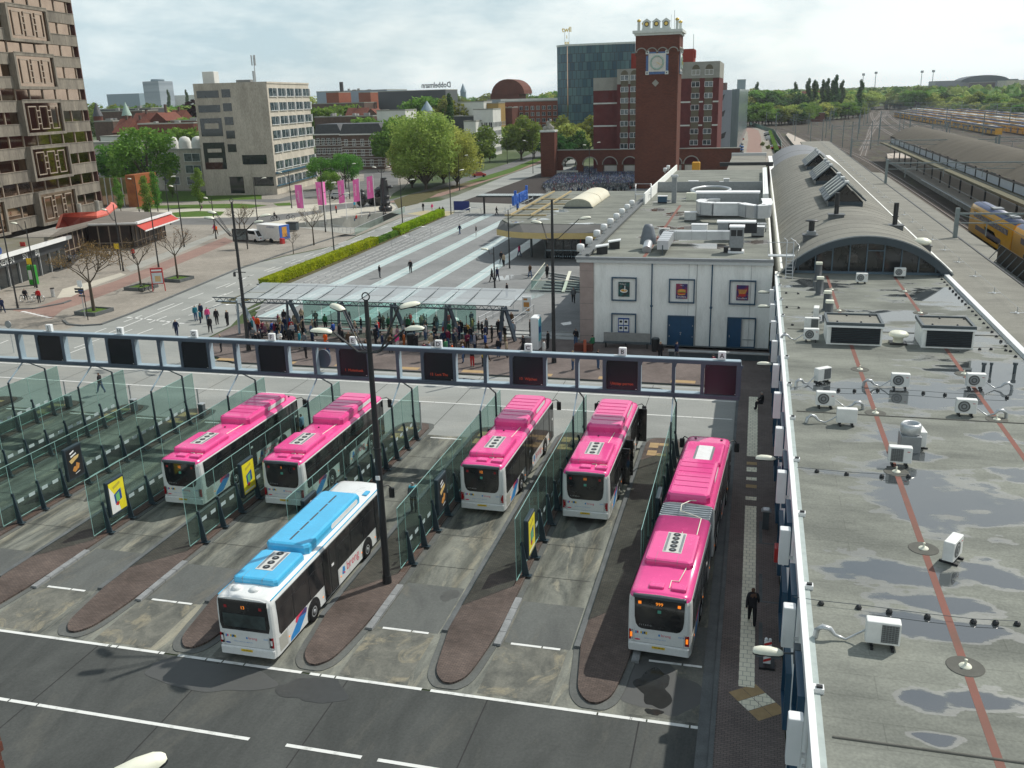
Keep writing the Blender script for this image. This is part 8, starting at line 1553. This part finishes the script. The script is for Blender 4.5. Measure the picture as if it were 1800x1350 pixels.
for i,(xl,xr,yt,lab)in enumerate(((553,600,222,'striped brick villa with mansard roof beside the office block'),(600,672,222,'striped brick villa with mansard roof left of the plane trees'))):
 t=pb('striped_villa',lab,'house',xl,xr,yt+14,305-i*12,14,wall=m_brickb,cols=5,rows=3,ww=1.1,wh=2,z0=1.2,dz=3.3,parapet=False,group='striped brick villas');w_=abs(AT(xr,yt,305).x-AT(xl,yt,305).x);z=AT(xl,yt+14,305-i*12).z
 b=MB();b.ext([(-w_/2-.3,z),(w_/2+.3,z),(w_/2-1.2,z+3.3),(-w_/2+1.2,z+3.3)],'y',-.3,14);b.build('mansard_roof',m_slate,t);b=MB();[b.box(-w_/2-.05,w_/2+.05,-.1,0,1.0+k*.9,1.15+k*.9)for k in range(10)if 1+k*.9<z];b.box(-w_/2-.4,w_/2+.4,-.5,.1,z-.3,z+.1);b.build('white_banding',m_stuc,t);b=MB();[b.box(x-.7,x+.7,-.2,1,z+.3,z+2.4)for x in(-w_*.25,w_*.25)];b.build('dormer',m_stuc,t)
for i,(xl,xr,yt,Y,wm,lab)in enumerate(((600,655,205,380,m_brickb,'brown brick terrace with white windows left half'),(552,605,206,395,m_brickb,'brown brick terrace partly behind the office block'),(655,672,208,385,m_brickd,'small dark brick terrace end'))):pb('terrace',lab,'house',xl,xr,yt,Y,10,wall=wm,cols=6,rows=3,ww=1,wh=1.8,dz=3,roof=m_flat,chim=3,group='brick terraces behind the office block')
for xl,xr,yt,Y,lab in((606,640,188,440,'red tiled roof house left of the steep gable'),(640,664,186,445,'steep dark gable house with red tiles'),(560,600,192,470,'grey flat house behind the terraces')):pb('gable_house',lab,'house',xl,xr,yt+6,Y,10,wall=m_brickb,roof=m_tile_r,pitched='x'if xl!=640 else 'y',cols=3,rows=2,chim=1,group='tiled houses in the middle distance')
t=pb('factory_hall','long pale grey factory hall with skylights and a black chimney','factory',556,680,160,640,40,wall=mat('pale blue sheet',(.3,.36,.42),(.26,.31,.37),rough=.5),cols=20,rows=2,ww=2.4,wh=2,z0=3,dz=4,chim=6)
a=AT(602,175,620);b=MB();b.cyl(a.x,620,0,AT(602,144,620).z,1.6,1.3,n=12);tag(b.build('chimney',mat('sooty brick',(.05,.045,.045))),'tall black factory chimney against the sky','chimney')
for xl,xr,lab in((573,595,'red framed brick box left, front of factory hall'),(630,651,'red framed brick box right, front of factory hall')):pb('brick_box',lab,'building',xl,xr,163,600,20,wall=m_bricko,cols=1,rows=1,ww=8,wh=8,z0=1)
t=pb('black_block','long black clad block carrying a mirrored script sign on its roof','building',664,783,160,560,24,wall=mat('black cladding',(.045,.05,.055),rough=.4),cols=24,rows=3,ww=2,wh=1.6,z0=3,dz=3.6,glass_=lwin,fr=black);a=AT(765,157,560);b=MB();b.text('Dobbelmann',4.6,Matrix.Translation(Vector((a.x,562,a.z+2.4)))@Matrix.Rotation(pi/2,4,'X')@Matrix.Scale(-1,4,Vector((1,0,0))),0,ext=.03,bold=.02,wide=.8);tag(b.build('roof_sign',dgrey),'mirrored script letters standing on the roof of the black block','sign')
pb('long_white_roof','low long white roofed shed in front of the factory hall','shed',548,640,182,540,20,wall=m_brickb,roof=m_stuc)
pb('grey_house','grey mansard house with blue roof windows','house',856,880,176,470,12,wall=mat('pale blue sheet',(.3,.36,.42)),cols=3,rows=3,dz=3)
for xl,xr,yt,Y,pit,wm,rm,lab in((262,290,196,330,'y',m_brickd,m_tile_r,'red brick villa with white edged gable'),(290,312,200,345,'x',m_brickd,m_tile_r,'red brick house with wide tiled roof right of the gabled villa'),(196,218,216,315,'x',m_brickd,m_tile_r,'low red hipped house left'),(222,240,216,318,'x',m_brickd,m_tile_r,'low red hipped house with striped awnings'),(165,198,214,335,None,m_brickb,m_flat,'grey flat house at the tower edge'),(242,340,218,300,None,m_brickd,m_stuc,'long red house with pale flat roof'),(176,250,196,380,None,m_brickb,m_slate,'dark terrace with little white dormers'),(165,265,192,420,None,m_slate,m_slate,'long dark teal roofed terrace'),(300,345,213,320,None,m_brickd,m_stuc,'red house with white roof edge near the office block'),(176,300,240,285,None,m_stuc,m_stuc,'row of low white sheds'),(225,262,205,350,'x',m_brickb,m_tile_r,'brown house left of the gabled villa')):
 pb('villa'if pit else 'town_house',lab,'house',xl,xr,yt,Y,12,wall=wm,roof=rm,pitched=pit,cols=max(2,int((xr-xl)/9)),rows=3,ww=1.2,wh=1.8,dz=3,chim=1 if pit else 2,group='houses of the old quarter at the left')
for px,py,Y,lab in((170,191,340,'thin slate turret with white collar at the tower edge'),(221,190,345,'green copper turret among the old houses')):
 a=AT(px,py,Y);b=MB();b.cyl(a.x,Y,0,a.z-3,1.8,n=8);t=thing('turret',lab,'turret',(0,0,0));b.build('wall',m_brickd,t);b=MB();b.cyl(a.x,Y,a.z-3,a.z+2.4,2.1,.1,n=8);b.build('spire',mat('green copper',(.3,.42,.35))if px>200 else m_slate,t)
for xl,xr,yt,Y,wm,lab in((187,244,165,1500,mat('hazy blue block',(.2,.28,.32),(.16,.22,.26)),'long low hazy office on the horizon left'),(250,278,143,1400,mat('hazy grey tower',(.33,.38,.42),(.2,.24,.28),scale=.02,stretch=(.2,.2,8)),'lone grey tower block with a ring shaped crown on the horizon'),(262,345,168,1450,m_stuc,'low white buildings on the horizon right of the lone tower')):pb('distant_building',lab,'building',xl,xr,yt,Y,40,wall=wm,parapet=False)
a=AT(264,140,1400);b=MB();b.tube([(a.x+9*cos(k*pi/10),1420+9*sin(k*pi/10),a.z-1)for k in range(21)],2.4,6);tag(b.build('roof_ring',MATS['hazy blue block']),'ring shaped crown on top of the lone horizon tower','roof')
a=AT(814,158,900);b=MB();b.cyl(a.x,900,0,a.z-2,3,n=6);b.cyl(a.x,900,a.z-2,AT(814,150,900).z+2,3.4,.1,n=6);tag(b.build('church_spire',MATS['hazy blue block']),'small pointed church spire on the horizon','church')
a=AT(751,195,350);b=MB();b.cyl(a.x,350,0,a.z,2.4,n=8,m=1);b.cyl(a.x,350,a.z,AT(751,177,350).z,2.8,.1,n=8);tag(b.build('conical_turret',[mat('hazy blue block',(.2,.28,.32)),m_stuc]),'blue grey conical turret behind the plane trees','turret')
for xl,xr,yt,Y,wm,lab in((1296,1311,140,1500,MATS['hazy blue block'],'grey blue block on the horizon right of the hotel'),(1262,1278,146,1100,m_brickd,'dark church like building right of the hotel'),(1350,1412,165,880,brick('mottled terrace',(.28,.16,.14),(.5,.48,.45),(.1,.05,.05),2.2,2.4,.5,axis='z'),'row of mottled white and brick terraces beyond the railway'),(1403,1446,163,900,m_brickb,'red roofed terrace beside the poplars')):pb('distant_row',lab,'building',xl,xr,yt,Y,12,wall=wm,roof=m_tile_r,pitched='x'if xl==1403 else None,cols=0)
pb('arena','long grey hall with a dark arched roof on the right horizon','hall',1645,1790,141,1500,60,wall=mat('grey hall cladding',(.2,.22,.25),rough=.5));a=AT(1732,141,1500);b=MB();b.ext([(a.x+32*cos(k*pi/14),a.z-2+9*sin(k*pi/14))for k in range(15)],'y',1499,1560);tag(b.build('arched_roof',[mat('dark arch',(.06,.08,.1)),m_cap]),'dark arched roof on the long grey hall','roof');pb('hall_block','brown glazed block in front of the grey hall','hall',1704,1750,145,1400,40,wall=mat('brown glazing',(.09,.07,.075),rough=.3));pb('beige_hall','plain beige hall at the right picture edge','hall',1770,1815,141,1350,50,wall=m_off)
for px,yt in((1518,130),(1540,127),(1621,125),(1641,124)):a=AT(px,yt,1900);b=MB();b.cyl(a.x,1900,0,a.z,.9,.5,n=6);b.box(a.x-2.5,a.x+2.5,1899,1900,a.z-3,a.z+1);tag(b.build('floodlight_mast',grey),'slender floodlight mast rising above the right hand woods','floodlight mast','floodlight masts above the woods')
b,tb=tree_mesh(11,5.5,2600,.42,11,18,.35,.18);F1=tree('green_tree','rounded mid green tree',(0,0,-80),b,tb,m_leaf);b,tb=tree_mesh(10,5.2,2400,.42,12,16,.3,.15);F2=tree('olive_tree','rounded olive green tree',(0,0,-80),b,tb,m_leafo);b,tb=tree_mesh(9,4.8,2200,.4,13,14,.3,.12);F3=tree('dark_tree','dense dark green tree',(0,0,-80),b,tb,m_leafd);b,tb=tree_mesh(9,5.2,2000,.4,14,14,.3,.15);F4=tree('pale_tree','pale yellow green tree',(0,0,-80),b,tb,m_leafy)
def put(F,px,py,Y,h,label,group,rz=None):a=AT(px,py,Y);base_h={F1:11,F2:10,F3:9,F4:9}[F];s=h/base_h;return dup(F,(a.x,Y,0),rr.uniform(0,6),label,group,scale=(s,s,s))
def putc(F,px,ytop,Y,label,group,w=1.):
 a=AT(px,ytop,Y);s=max(2.,a.z)/{F1:11,F2:10,F3:9,F4:9}[F];return dup(F,(a.x,Y,0),rr.uniform(0,6),label,group,scale=(s*w,s*w,s))
for px,yt,Y,F,lab in((195,252,235,F1,'green tree behind the concrete tower edge'),(215,262,225,F1,'green tree left of the big tree by the tower'),(325,222,262,F1,'green tree above the three round roof vents'),(345,228,268,F1,'green tree touching the left office edge'),(305,238,255,F3,'dark tree behind the low office wing'),(240,228,262,F2,'budding tree between low white sheds'),(262,240,250,F2,'olive tree beside the big tree by the tower'),(318,205,330,F1,'small green tree by the purple one'),(690,205,290,F1,'feathery green tree left of the plane trees'),(735,168,420,F1,'green tree behind the conical turret'),(765,172,430,F1,'green tree above the plane clump'),(780,172,420,F2,'olive tree behind the plane clump'),(560,186,420,F1,'dark green tree by the office corner'),(607,182,470,F1,'small tree among tiled houses'),(650,204,330,F1,'small tree before the white villa'),(842,222,300,F2,'thin leaved tree before the white houses'),(860,258,320,F1,'shrubby tree on the white house corner'),(876,222,380,F4,'yellow green tree at the road bend'),(915,205,330,F2,'large olive tree left of the gate pillar'),(938,225,340,F4,'yellow green tree left of the brick pillar'),(990,205,350,F2,'olive tree before the apartment row'),(1006,215,345,F4,'round yellow tree before the apartments'),(975,225,320,F3,'dark conical tree right of the gate pillar'),(993,240,300,F3,'small dark tree on the lawn before apartments'),(1012,232,310,F3,'little conifer before the hotel'),(1035,205,360,F2,'olive tree touching the hotel'),(1340,258,395,F2,'bush tree at the end of the car park'),(1350,262,372,F2,'bush tree by the platform end')):putc(F,px,yt,Y,lab,'city trees')
PU=putc(F3,323,178,380,'dark purple copper beech above the red houses','city trees',1.3)
for c_ in PU.children:
 if c_.name.startswith('crown'):c_.data=c_.data.copy();c_.data.materials[0]=m_leafp
b,tb=tree_mesh(22,2.6,2600,.4,21,14,.4,.05,'col');PP=tree('poplar','slim dark poplar on the skyline beyond the railway',(0,0,-90),b,tb,m_leafd,'poplars beyond the railway')
for px,yt,Y,s in((1423,140,800,1),(1431,143,810,1),(1437,145,815,.8),(1449,142,800,1),(1457,140,790,1),(1463,143,800,.9),(1472,134,780,1.15),(1481,143,800,.9),(1515,142,790,.9),(1398,146,900,.9),(1332,146,950,.8)):
 a=AT(px,yt,Y);k=a.z/22;dup(PP,(a.x,Y,0),rr.uniform(0,6),scale=(k*1.15,k*1.15,k))
a=AT(788,168,360);dup(PP,(a.x,360,0),0,'tall dark poplar behind the plane trees right of the turret',scale=(1,1,a.z/22));a=AT(752,165,700);
for px in(294,326):a=AT(px,160,900);dup(PP,(a.x,900,0),0,'dark pointed conifer on the left horizon',scale=(1.3,1.3,a.z/22))
WG='trees along the railway';i=0
for(x0,x1,yt0,yt1,Y0,Y1,n,nm_)in((1300,1350,178,182,640,620,9,'beside the glass wing'),(1350,1420,186,184,640,660,12,'in front of the mottled terraces'),(1420,1520,180,178,700,760,14,'below the poplars'),(1300,1420,158,158,780,800,10,'before the horizon woods'),(1420,1530,158,160,850,950,12,'behind the poplars'),(1600,1700,158,166,950,900,14,'left part of the wood behind the yard'),(1690,1800,160,172,880,760,14,'middle of the wood behind the yard'),(1640,1820,176,186,900,700,14,'front row behind the yellow trains'),(1560,1640,160,165,1050,1000,8,'beside the rail bridge'),(1720,1830,160,168,1000,900,10,'below the arched hall'),(165,345,182,186,520,560,13,'beyond the old houses'),(345,560,170,170,700,700,4,'behind the office block'),(700,870,166,165,800,900,9,'on the skyline behind the black block'),(920,975,162,160,800,850,5,'left of the glass tower')):
 for k in range(n):
  u=(k+rr.uniform(-.2,.2)+.5)/n;F=rr.choice((F1,F1,F2,F2,F4,F3));putc(F,x0+(x1-x0)*u,yt0+(yt1-yt0)*u+rr.uniform(-2,7),Y0+(Y1-Y0)*u+rr.uniform(-15,15),{F1:'mid green',F2:'olive green',F3:'dark green',F4:'pale green'}[F]+' tree '+nm_,WG,1.25);i+=1
for F in(F1,F2,F3,F4,PP):
 for c_ in list(F.children):bpy.data.objects.remove(c_)
 bpy.data.objects.remove(F)
rw_=random.Random(5);wd=MB()
def canopy(cx_,cy_,r_,h_):
 n=7;m_=3;vs=[];fs=[]
 ph=rw_.uniform(0,6)
 for j in range(m_+1):
  a=pi/2*j/m_
  for k in range(n):t_=2*pi*k/n;q=1+.22*rw_.uniform(-1,1);vs.append((cx_+r_*cos(a)*cos(t_)*q,cy_+r_*cos(a)*sin(t_)*q,h_*.45+h_*.55*sin(a)*q))
 for j in range(m_):
  for k in range(n):fs.append((j*n+k,j*n+(k+1)%n,(j+1)*n+(k+1)%n,(j+1)*n+k))
 wd.add(vs,fs,rw_.choice((0,0,1,2)),False)
for _ in range(5200):
 Y=1000+rw_.random()**1.4*4600;px=rw_.uniform(140,1900);a=AT(px,170,Y);x=a.x
 if px<1300 and Y<1100:continue
 canopy(x,Y,rw_.uniform(6,11)*(1 if Y<2500 else 1.7),rw_.uniform(9,17)*(1.25 if px>1300 else.9))
tag(wd.build('far_woods',[m_leaf,m_leafo,m_leafy]),'far off woods running along the horizon','woods',None,'stuff')
m_rail=mat('steel rail',(.2,.17,.15),rough=.4,metal=.5);m_slp=mat('sleeper band',(.09,.075,.065),(.13,.11,.09),rough=.9,scale=1.2,stretch=(.1,1,1))
TZ=[0]
def track(pts,label=None,seg=14):
 TZ[0]+=.0045
 P=[Vector((p[0],p[1],0))for p in pts];Q=[]
 for i in range(len(P)-1):
  p0,p1,p2,p3=P[max(i-1,0)],P[i],P[i+1],P[min(i+2,len(P)-1)]
  for k in range(seg):u=k/seg;Q.append(.5*((2*p1)+(p2-p0)*u+(2*p0-5*p1+4*p2-p3)*u*u+(3*p1-p0-3*p2+p3)*u**3))
 Q.append(P[-1]);b=MB()
 for a,c_ in zip(Q,Q[1:]):
  d=(c_-a).normalized();n=Vector((-d.y,d.x,0));z=Vector((0,0,.02+TZ[0]));b.add([a-n*1.35+z,a+n*1.35+z,c_+n*1.35+z,c_-n*1.35+z],[(3,2,1,0)],1)
  for s in(-.72,.72):b.bar(a+n*s+Vector((0,0,.1)),c_+n*s+Vector((0,0,.1)),.16,.14,0)
 o=b.build('railway_track',[m_rail,m_slp]);tag(o,kind='structure')
track([(27.5,40),(27.5,150),(28,230),(26.8,300),(23,390),(17,480),(9,560),(-10,690)]);track([(33.3,40),(33.3,150),(33.5,240),(32.5,320),(29,400),(22,490),(12,590),(0,700)]);track([(9,560),(10.5,450),(12.3,370),(13,340)]);track([(6,560),(8,450),(10,370),(10.6,340)])
for i in range(5):x=56+i*6.5;track([(x,90),(x,250),(x+2,400),(x+12,600),(x+40,900),(x+75,1150)])
for i in range(6):x=100+i*9;track([(x+10,300),(x,480),(x-3+i*2,600),(x-5+i*4,760),(x+i,920),(112+i*3,1060)])
track([(33.5,330),(44,420),(60,560),(85,760),(118,1000)]);track([(36,360),(50,470),(70,620),(95,800),(122,1030)])
def platf(name,poly,lab):b=MB();b.prism(poly,0,.9,0,1);t=thing(name,lab,'platform',(0,0,0));b.build('slab',[conc,mat('platform paving',(.48,.42,.36),(.4,.36,.31),rough=.85,scale=.3)],t);b=MB();[b.bar((*p,.93),(*q,.93),.35,.05)for p,q in list(zip(poly,poly[1:]))[:1]];b.build('edge_line',white,t)
platf('platform',[(24.4,60),(24.4,210),(23.6,300),(22.5,350),(18,440),(14.4,500),(12.8,480),(13.6,400),(15,340),(16.5,250),(16.6,60)],'first station platform, its pale end curving away past the canopy')
platf('platform',[(37,60),(37.2,235),(38.2,305),(41,330),(47,335),(50,310),(50,60)],'second station platform with pale rounded end under the curved roof')
t=thing('curved_canopy','long curved brown canopy roof on columns over the second platform','canopy',(0,0,0));n=16;y0,y1=70,312
prof=[(39.3+(k/n)*13.5,6.9+3.1*sin(pi*(k/n)*.86+.12))for k in range(n+1)];b=MB()
ysg=[y0+(y1-y0)*k/30 for k in range(31)]
for a,c_ in zip(ysg,ysg[1:]):
 for p,q in zip(prof,prof[1:]):b.add([(p[0],a,p[1]),(q[0],a,q[1]),(q[0],c_,q[1]),(p[0],c_,p[1])],[(0,1,2,3)],0,True)
b.ext(prof+[(52.8,6.7),(39.3,6.7)],'y',y1-.1,y1,0);b.build('roof',mat('brown roof felt',(.13,.115,.09),(.095,.085,.066),rough=.85,scale=.1,stretch=(1,3,1),fine=.15),t)
b=MB();k=y0
while k<y1-6:b.box(39.2,39.35,k+.25,k+8.8,5.5,6.85);k+=9.2
b.build('white_panel',mat('dull white panel',(.5,.54,.6),(.42,.46,.5),rough=.5,scale=.4),t)
b=MB();b.box(39.1,39.5,y0,y1,6.85,7.02);b.box(36.6,39.6,y0,y1,5.2,5.36,1);b.box(36.5,36.7,y0,y1,5.1,5.5,1);k=y0
while k<y1:b.box(39.1,39.45,k,k+.2,5.4,6.9);k+=9.2
b.build('fascia',[black,mat('mossy eave',(.17,.16,.11),rough=.9)],t);b=MB();k=y0+3
while k<y1:b.box(39.7,40.0,k,k+.3,.9,5.3);b.bar((39.8,k+.15,3.6),(37.5,k+.15,5.2),.14);b.box(46.7,47,k,k+.3,.9,8.5);k+=11
b.build('column',black,t)
m_ny=mat('train yellow',(.75,.4,.02),(.65,.33,.02),rough=.4,scale=.5,coat=.2)if 0 else paint('train yellow',(.75,.37,.02));m_nb=mat('train blue grey',(.1,.13,.22),(.07,.09,.17),rough=.5,scale=.5);m_nbl=paint('train navy',(.02,.025,.09))
T_=thing('intercity_train','yellow and navy double deck train standing beside the second platform','train',(33.4,156.5,.12))
for c_ in range(3):
 y0,y1=-27*c_-26.4,-27*c_;b=MB();rear=[(x,z)for x,z in((-1.4,.3),(-1.42,2.2),(-1.36,3.6),(-1.1,4.3),(-.6,4.62),(0,4.7),(.6,4.62),(1.1,4.3),(1.36,3.6),(1.42,2.2),(1.4,.3))]
 st=[(y0,1,0),(y1-2.6,1,0),(y1-1.0,.96,.15),(y1-.25,.86,.6),(y1,.72,1.4)]if c_==0 else[(y0,1,0),(y1,1,0)];n=len(rear);vs=[(x*s,y,min(z,4.7-dz_))for y,s,dz_ in st for x,z in rear]
 for i in range(len(st)-1):
  for k in range(n-1):b.f.append((i*n+k,i*n+k+1,(i+1)*n+k+1,(i+1)*n+k));b.m.append(1 if 2<k<7 and i<2 else 0);b.s.append(True)
 b.v=vs;b.f+=[tuple(range(n-1,-1,-1)),tuple(range((len(st)-1)*n,len(st)*n))];b.m+=[0,0];b.s+=[False,False];b.build('coach_body',[m_ny,m_nb],T_)
 for s in(-1,1):
  b=MB();b.box(s*1.38,s*1.43,y0+2,y1-4,2.75,3.45);b.box(s*1.41,s*1.44,y0+5,y1-6,1.1,1.75,0);b.build('window_band',m_nbl,T_)
  b=MB()
  for k in range(int((y1-y0-7)/1.9)):b.box(s*1.425,s*1.445,y0+2.4+k*1.9,y0+3.9+k*1.9,2.85,3.35)
  b.build('window',lwin,T_)
  b=MB();b.add([(s*1.43,y0+6,.9),(s*1.43,y0+13,.9),(s*1.43,y0+15,2.2),(s*1.43,y0+9,2.2)],[(0,1,2,3),(3,2,1,0)]);b.build('navy_swoosh',m_nbl,T_)
 b=MB();b.box(-.5,.5,y0+4,y0+9,4.68,4.9);b.box(-.7,.7,y0+14,y0+16,4.68,4.85);b.build('roof_gear',grey,T_)
b=MB();b.box(-.7,.7,-.32,.02,2.3,3.3);b.build('windscreen',dwin,T_)
M_tr=None
def coachrow(x0,y0,x1,y1,n,lab,roofm=None):
 t=thing('yellow_train',lab,'train',(0,0,0),0,'yellow trains stabled in the yard');a=Vector((x0,y0,.1));d=Vector((x1-x0,y1-y0,0));L_=d.length/n;d.normalize();nn_=Vector((-d.y,d.x,0))
 for i in range(n):
  p=a+d*(i*L_+.6);q=a+d*((i+1)*L_-.6);b=MB();b.bar(p+Vector((0,0,1.8)),q+Vector((0,0,1.8)),2.8,2.8,0);b.bar(p+Vector((0,0,3.35)),q+Vector((0,0,3.35)),2.5,.5,1);b.bar(p+Vector((0,0,3.65)),q+Vector((0,0,3.65)),1.9,.3,1)
  for s in(-1,1):
   b.bar(p+nn_*s*1.42+d*1+Vector((0,0,2.25)),q+nn_*s*1.42-d*1+Vector((0,0,2.25)),.04,.8,2)
   for f in(.25,.7):m_=p.lerp(q,f);b.bar(m_+nn_*s*1.43+Vector((0,0,1.6)),m_+d*2.6+nn_*s*1.43+Vector((0,0,1.6)),.04,2.1,3)
  m_=p.lerp(q,.45);b.bar(m_+Vector((0,0,3.85)),m_+d*L_*.32+Vector((0,0,3.85)),1.9,.12,4)
  b.build('coach',[m_ny,roofm or m_nb,dwin,m_nb,m_off],t)
coachrow(101.5,455,98,760,13,'nearest yellow train in the yard with a white nose');coachrow(113,430,107.5,800,14,'second yellow train in the yard');coachrow(124,420,116,840,15,'third yellow train in the yard');coachrow(135,420,127,880,16,'fourth train in the yard with a bright white roof',m_cap);coachrow(147,430,140,900,16,'fifth yellow train in the yard');coachrow(159,450,153,910,15,'farthest yellow train in the yard below the trees')
m_cat=mat('green grey mast',(.2,.24,.24),rough=.6)
def mast(x,y,h,z=0,arm=0,lab=None,w=.28):
 t=thing('catenary_mast',lab or 'grey steel overhead line mast in the railway yard','mast',(x,y,z),0,'overhead line masts');b=MB();b.box(-w/2,w/2,-w/2,w/2,0,h);b.build('post',m_cat,t)
 if arm:b=MB();b.bar((0,0,h-.6),(arm,0,h-.3),.12);b.bar((0,0,h-1.8),(arm*.8,0,h-.5),.08);b.tube([(arm*.8,0,h-.4),(arm*.8,0,h-1.6)],.05,5);b.build('bracket',m_cat,t)
def portal(x0,x1,y,h,lab):
 t=thing('catenary_portal',lab,'portal',(0,y,0),0,'overhead line portals');b=MB();[b.box(x-.2,x+.2,-.2,.2,0,h+.6)for x in(x0,x1)];b.build('post',m_cat,t);b=MB();b.bar((x0,0,h),(x1,0,h),.18);b.bar((x0,0,h-1),(x1,0,h-1),.1);n=int((x1-x0)/3);[b.bar((x0+(x1-x0)*k/n,0,h-1 if k%2 else h),(x0+(x1-x0)*(k+1)/n,0,h if k%2 else h-1),.07)for k in range(n)];[b.tube([(x,0,h-1),(x,0,h-2.4)],.06,5)for x in[x0+3+6*k for k in range(int((x1-x0)/6))]];b.build('truss_beam',m_cat,t)
portal(21.1,56,108.3,8.6,'nearest overhead portal crossing the yellow train');portal(21.4,54,171,9.4,'overhead portal above the first platform gap');portal(22,54,244,9.4,'third overhead portal beside the curved canopy')
portal(54,92,330,9.5,'wide overhead portal behind the curved canopy');portal(56,100,250,9.5,'wide overhead portal right of the curved canopy');portal(24,60,340,9.5,'overhead portal where the tracks begin to bend')
for k,(x0,x1,y)in enumerate(((96,165,460),(98,165,560),(100,165,680),(60,130,420),(60,120,520),(66,140,640),(80,150,800),(90,160,930))):portal(x0,x1,y,9.5,'overhead portal %s in the yard'%('over the noses of the stabled trains','over the middle of the stabled trains','over the far stabled trains','before the stabled trains','left of the stabled trains','in the curve of the main line','near the rail bridge','just before the rail bridge')[k])
for x,y in((8,480),(15,420),(20,395),(26,420),(31,380),(36,400),(42,440),(48,500),(54,560),(40,370),(46,400),(52,450),(60,600),(70,700),(30,460),(24,500),(18,540),(10,620),(4,600),(-4,660),(14,700),(28,720),(44,640),(64,480),(74,540),(86,480),(92,600),(38,560),(50,700)):mast(x,y,rr.uniform(8.5,10.5),0,rr.choice((2.5,-2.5,3)))
wr=MB()
for xs in((27.5,28,26.8,22,12),(33.3,33.5,32.5,28,16),(62,62,64,78,100),(75,75,77,90,115)):
 pts_=[(xs[0],100,6.4),(xs[1],230,6.4),(xs[2],320,6.4),(xs[3],470,6.4),(xs[4],600,6.4)];wr.tube(pts_,.03,4);wr.tube([(x,y,7.6)for x,y,z in pts_],.03,4)
tag(wr.build('overhead_wires',dgrey),'thin overhead contact wires strung along the railway tracks','wires',None,'stuff')
t=thing('road_bridge','dark road bridge crossing over the tracks with a grey deck','bridge',(0,0,0));p=G(1515,197);b=MB();b.bar((92,985,8),(185,1120,8),8,1.6);b.build('deck',mat('bridge grey',(.15,.17,.18),rough=.7),t);b=MB();[b.bar((92+93*k/6,985+135*k/6,0),(92+93*k/6,985+135*k/6,7.5),3,3,0)for k in range(7)];b.box(140,182,1090,1118,0,7.4);b.build('pier',mat('bridge pier',(.08,.095,.1),rough=.8),t)
pb('signal_house','low brick station shed with pale dome and yellow strip roof','building',1408,1450,199,690,16,wall=m_brickd,roof=m_flat);pb('yard_shed','low grey shed in front of the brick station shed','building',1388,1425,206,660,12,wall=m_flat);pb('platform_roof','dark flat roof on posts beside the brick shed','building',1448,1478,196,800,10,wall=mat('dark steel panel',(.05,.055,.06)));pb('white_kiosk','small white kiosk with a red door in the yard','kiosk',1479,1491,206,780,8,wall=m_stuc);pb('noise_wall','long pale noise wall below the trees at the far end of the car park','wall',1296,1360,207,745,2,wall=m_gband,parapet=False)
pb('white_truck_row','pale low warehouse roof before the row trees','building',1350,1400,212,700,8,wall=m_gband)
cc=[white,black,redp,mat('car blue',(.05,.15,.4)),galv,grey,dgrey]
cl=[(1298,227,0),(1303,233,6),(1301,243,0),(1300,247,2),(1298,256,5),(1298,261,3),(1297,266,3),(1297,271,1)]
for k,(px,py,m_)in enumerate(cl):car(['white car farthest in the left car row','dark car second in the left car row','white car third in the left car row','red car in the left car row','grey car below the red one','blue car above the dark ones','blue car near the end of the left car row','black car nearest in the left car row'][k],tuple(G(px,py)),rr.uniform(-.1,.1),cc[m_],group='cars in the station car park')
for k,(px,py,m_)in enumerate(((1349,236,0),(1350,240,6),(1351,244,0),(1353,247,4),(1362,260,0),(1364,263,2))):car(['white car top of the right car row','dark car in the right car row','white car middle of the right car row','silver car in the right car row','white car by the hedge of the right row','red car nearest in the right row'][k],tuple(G(px,py)),pi,cc[m_],group='cars in the station car park')
b=MB();
for p,q in(((7.9,340),(9,400)),((9,400),(7.5,520)),((7.5,520),(-6,660))):b.bar((*p,1),(*q,1),.1,2)
tag(b.build('track_fence',mat('fence mesh green',(.1,.2,.16),rough=.7)),'green mesh fence between the car park and the curving tracks','fence')
hedge('green hedge strip along the car park fence',6.6,350,5.6,520,1.4,1.5,m_leaf,8,4000)
t=thing('ramp_balustrade','green glass balustrade along the sunken ramp','balustrade',(0,0,0));p,q=G(624,413),G(712,373);b=MB();b.add([p,q,q+Vector((0,0,1.2)),p+Vector((0,0,1.2))],[(0,1,2,3)]);b.build('glass_pane',m_gl,t);b=MB();b.bar(p+Vector((0,0,1.2)),q+Vector((0,0,1.2)),.08);b.build('rail',galv,t)
rail('handrail','pale steel handrail at the mouth of the sunken ramp',[tuple(G(562,400)),tuple(G(624,413))])
sheet('office_apron',gp([(380,352),(490,350),(560,330),(640,318),(640,305),(700,300),(700,325),(560,345),(480,356)]),.03,ground_mat('street asphalt',(.17,.17,.165),(.13,.13,.125),(.2,.2,.19),(1,1,1),s=.1))
hb_=MB();hb_.box(-3600,3600,-320,7100,-4.5,70);m_hz,th_,bh_=newmat('haze air');th_.nodes.remove(bh_);pv=th_.nodes.new('ShaderNodeVolumePrincipled');pv.inputs['Color'].default_value=(.86,.93,1,1);pv.inputs['Density'].default_value=.00008;pv.inputs['Anisotropy'].default_value=.25
th_.links.new(pv.outputs[0],th_.nodes['Material Output'].inputs['Volume']);tag(hb_.build('haze',m_hz),'thin pale haze lying over the whole city','haze',None,'stuff')
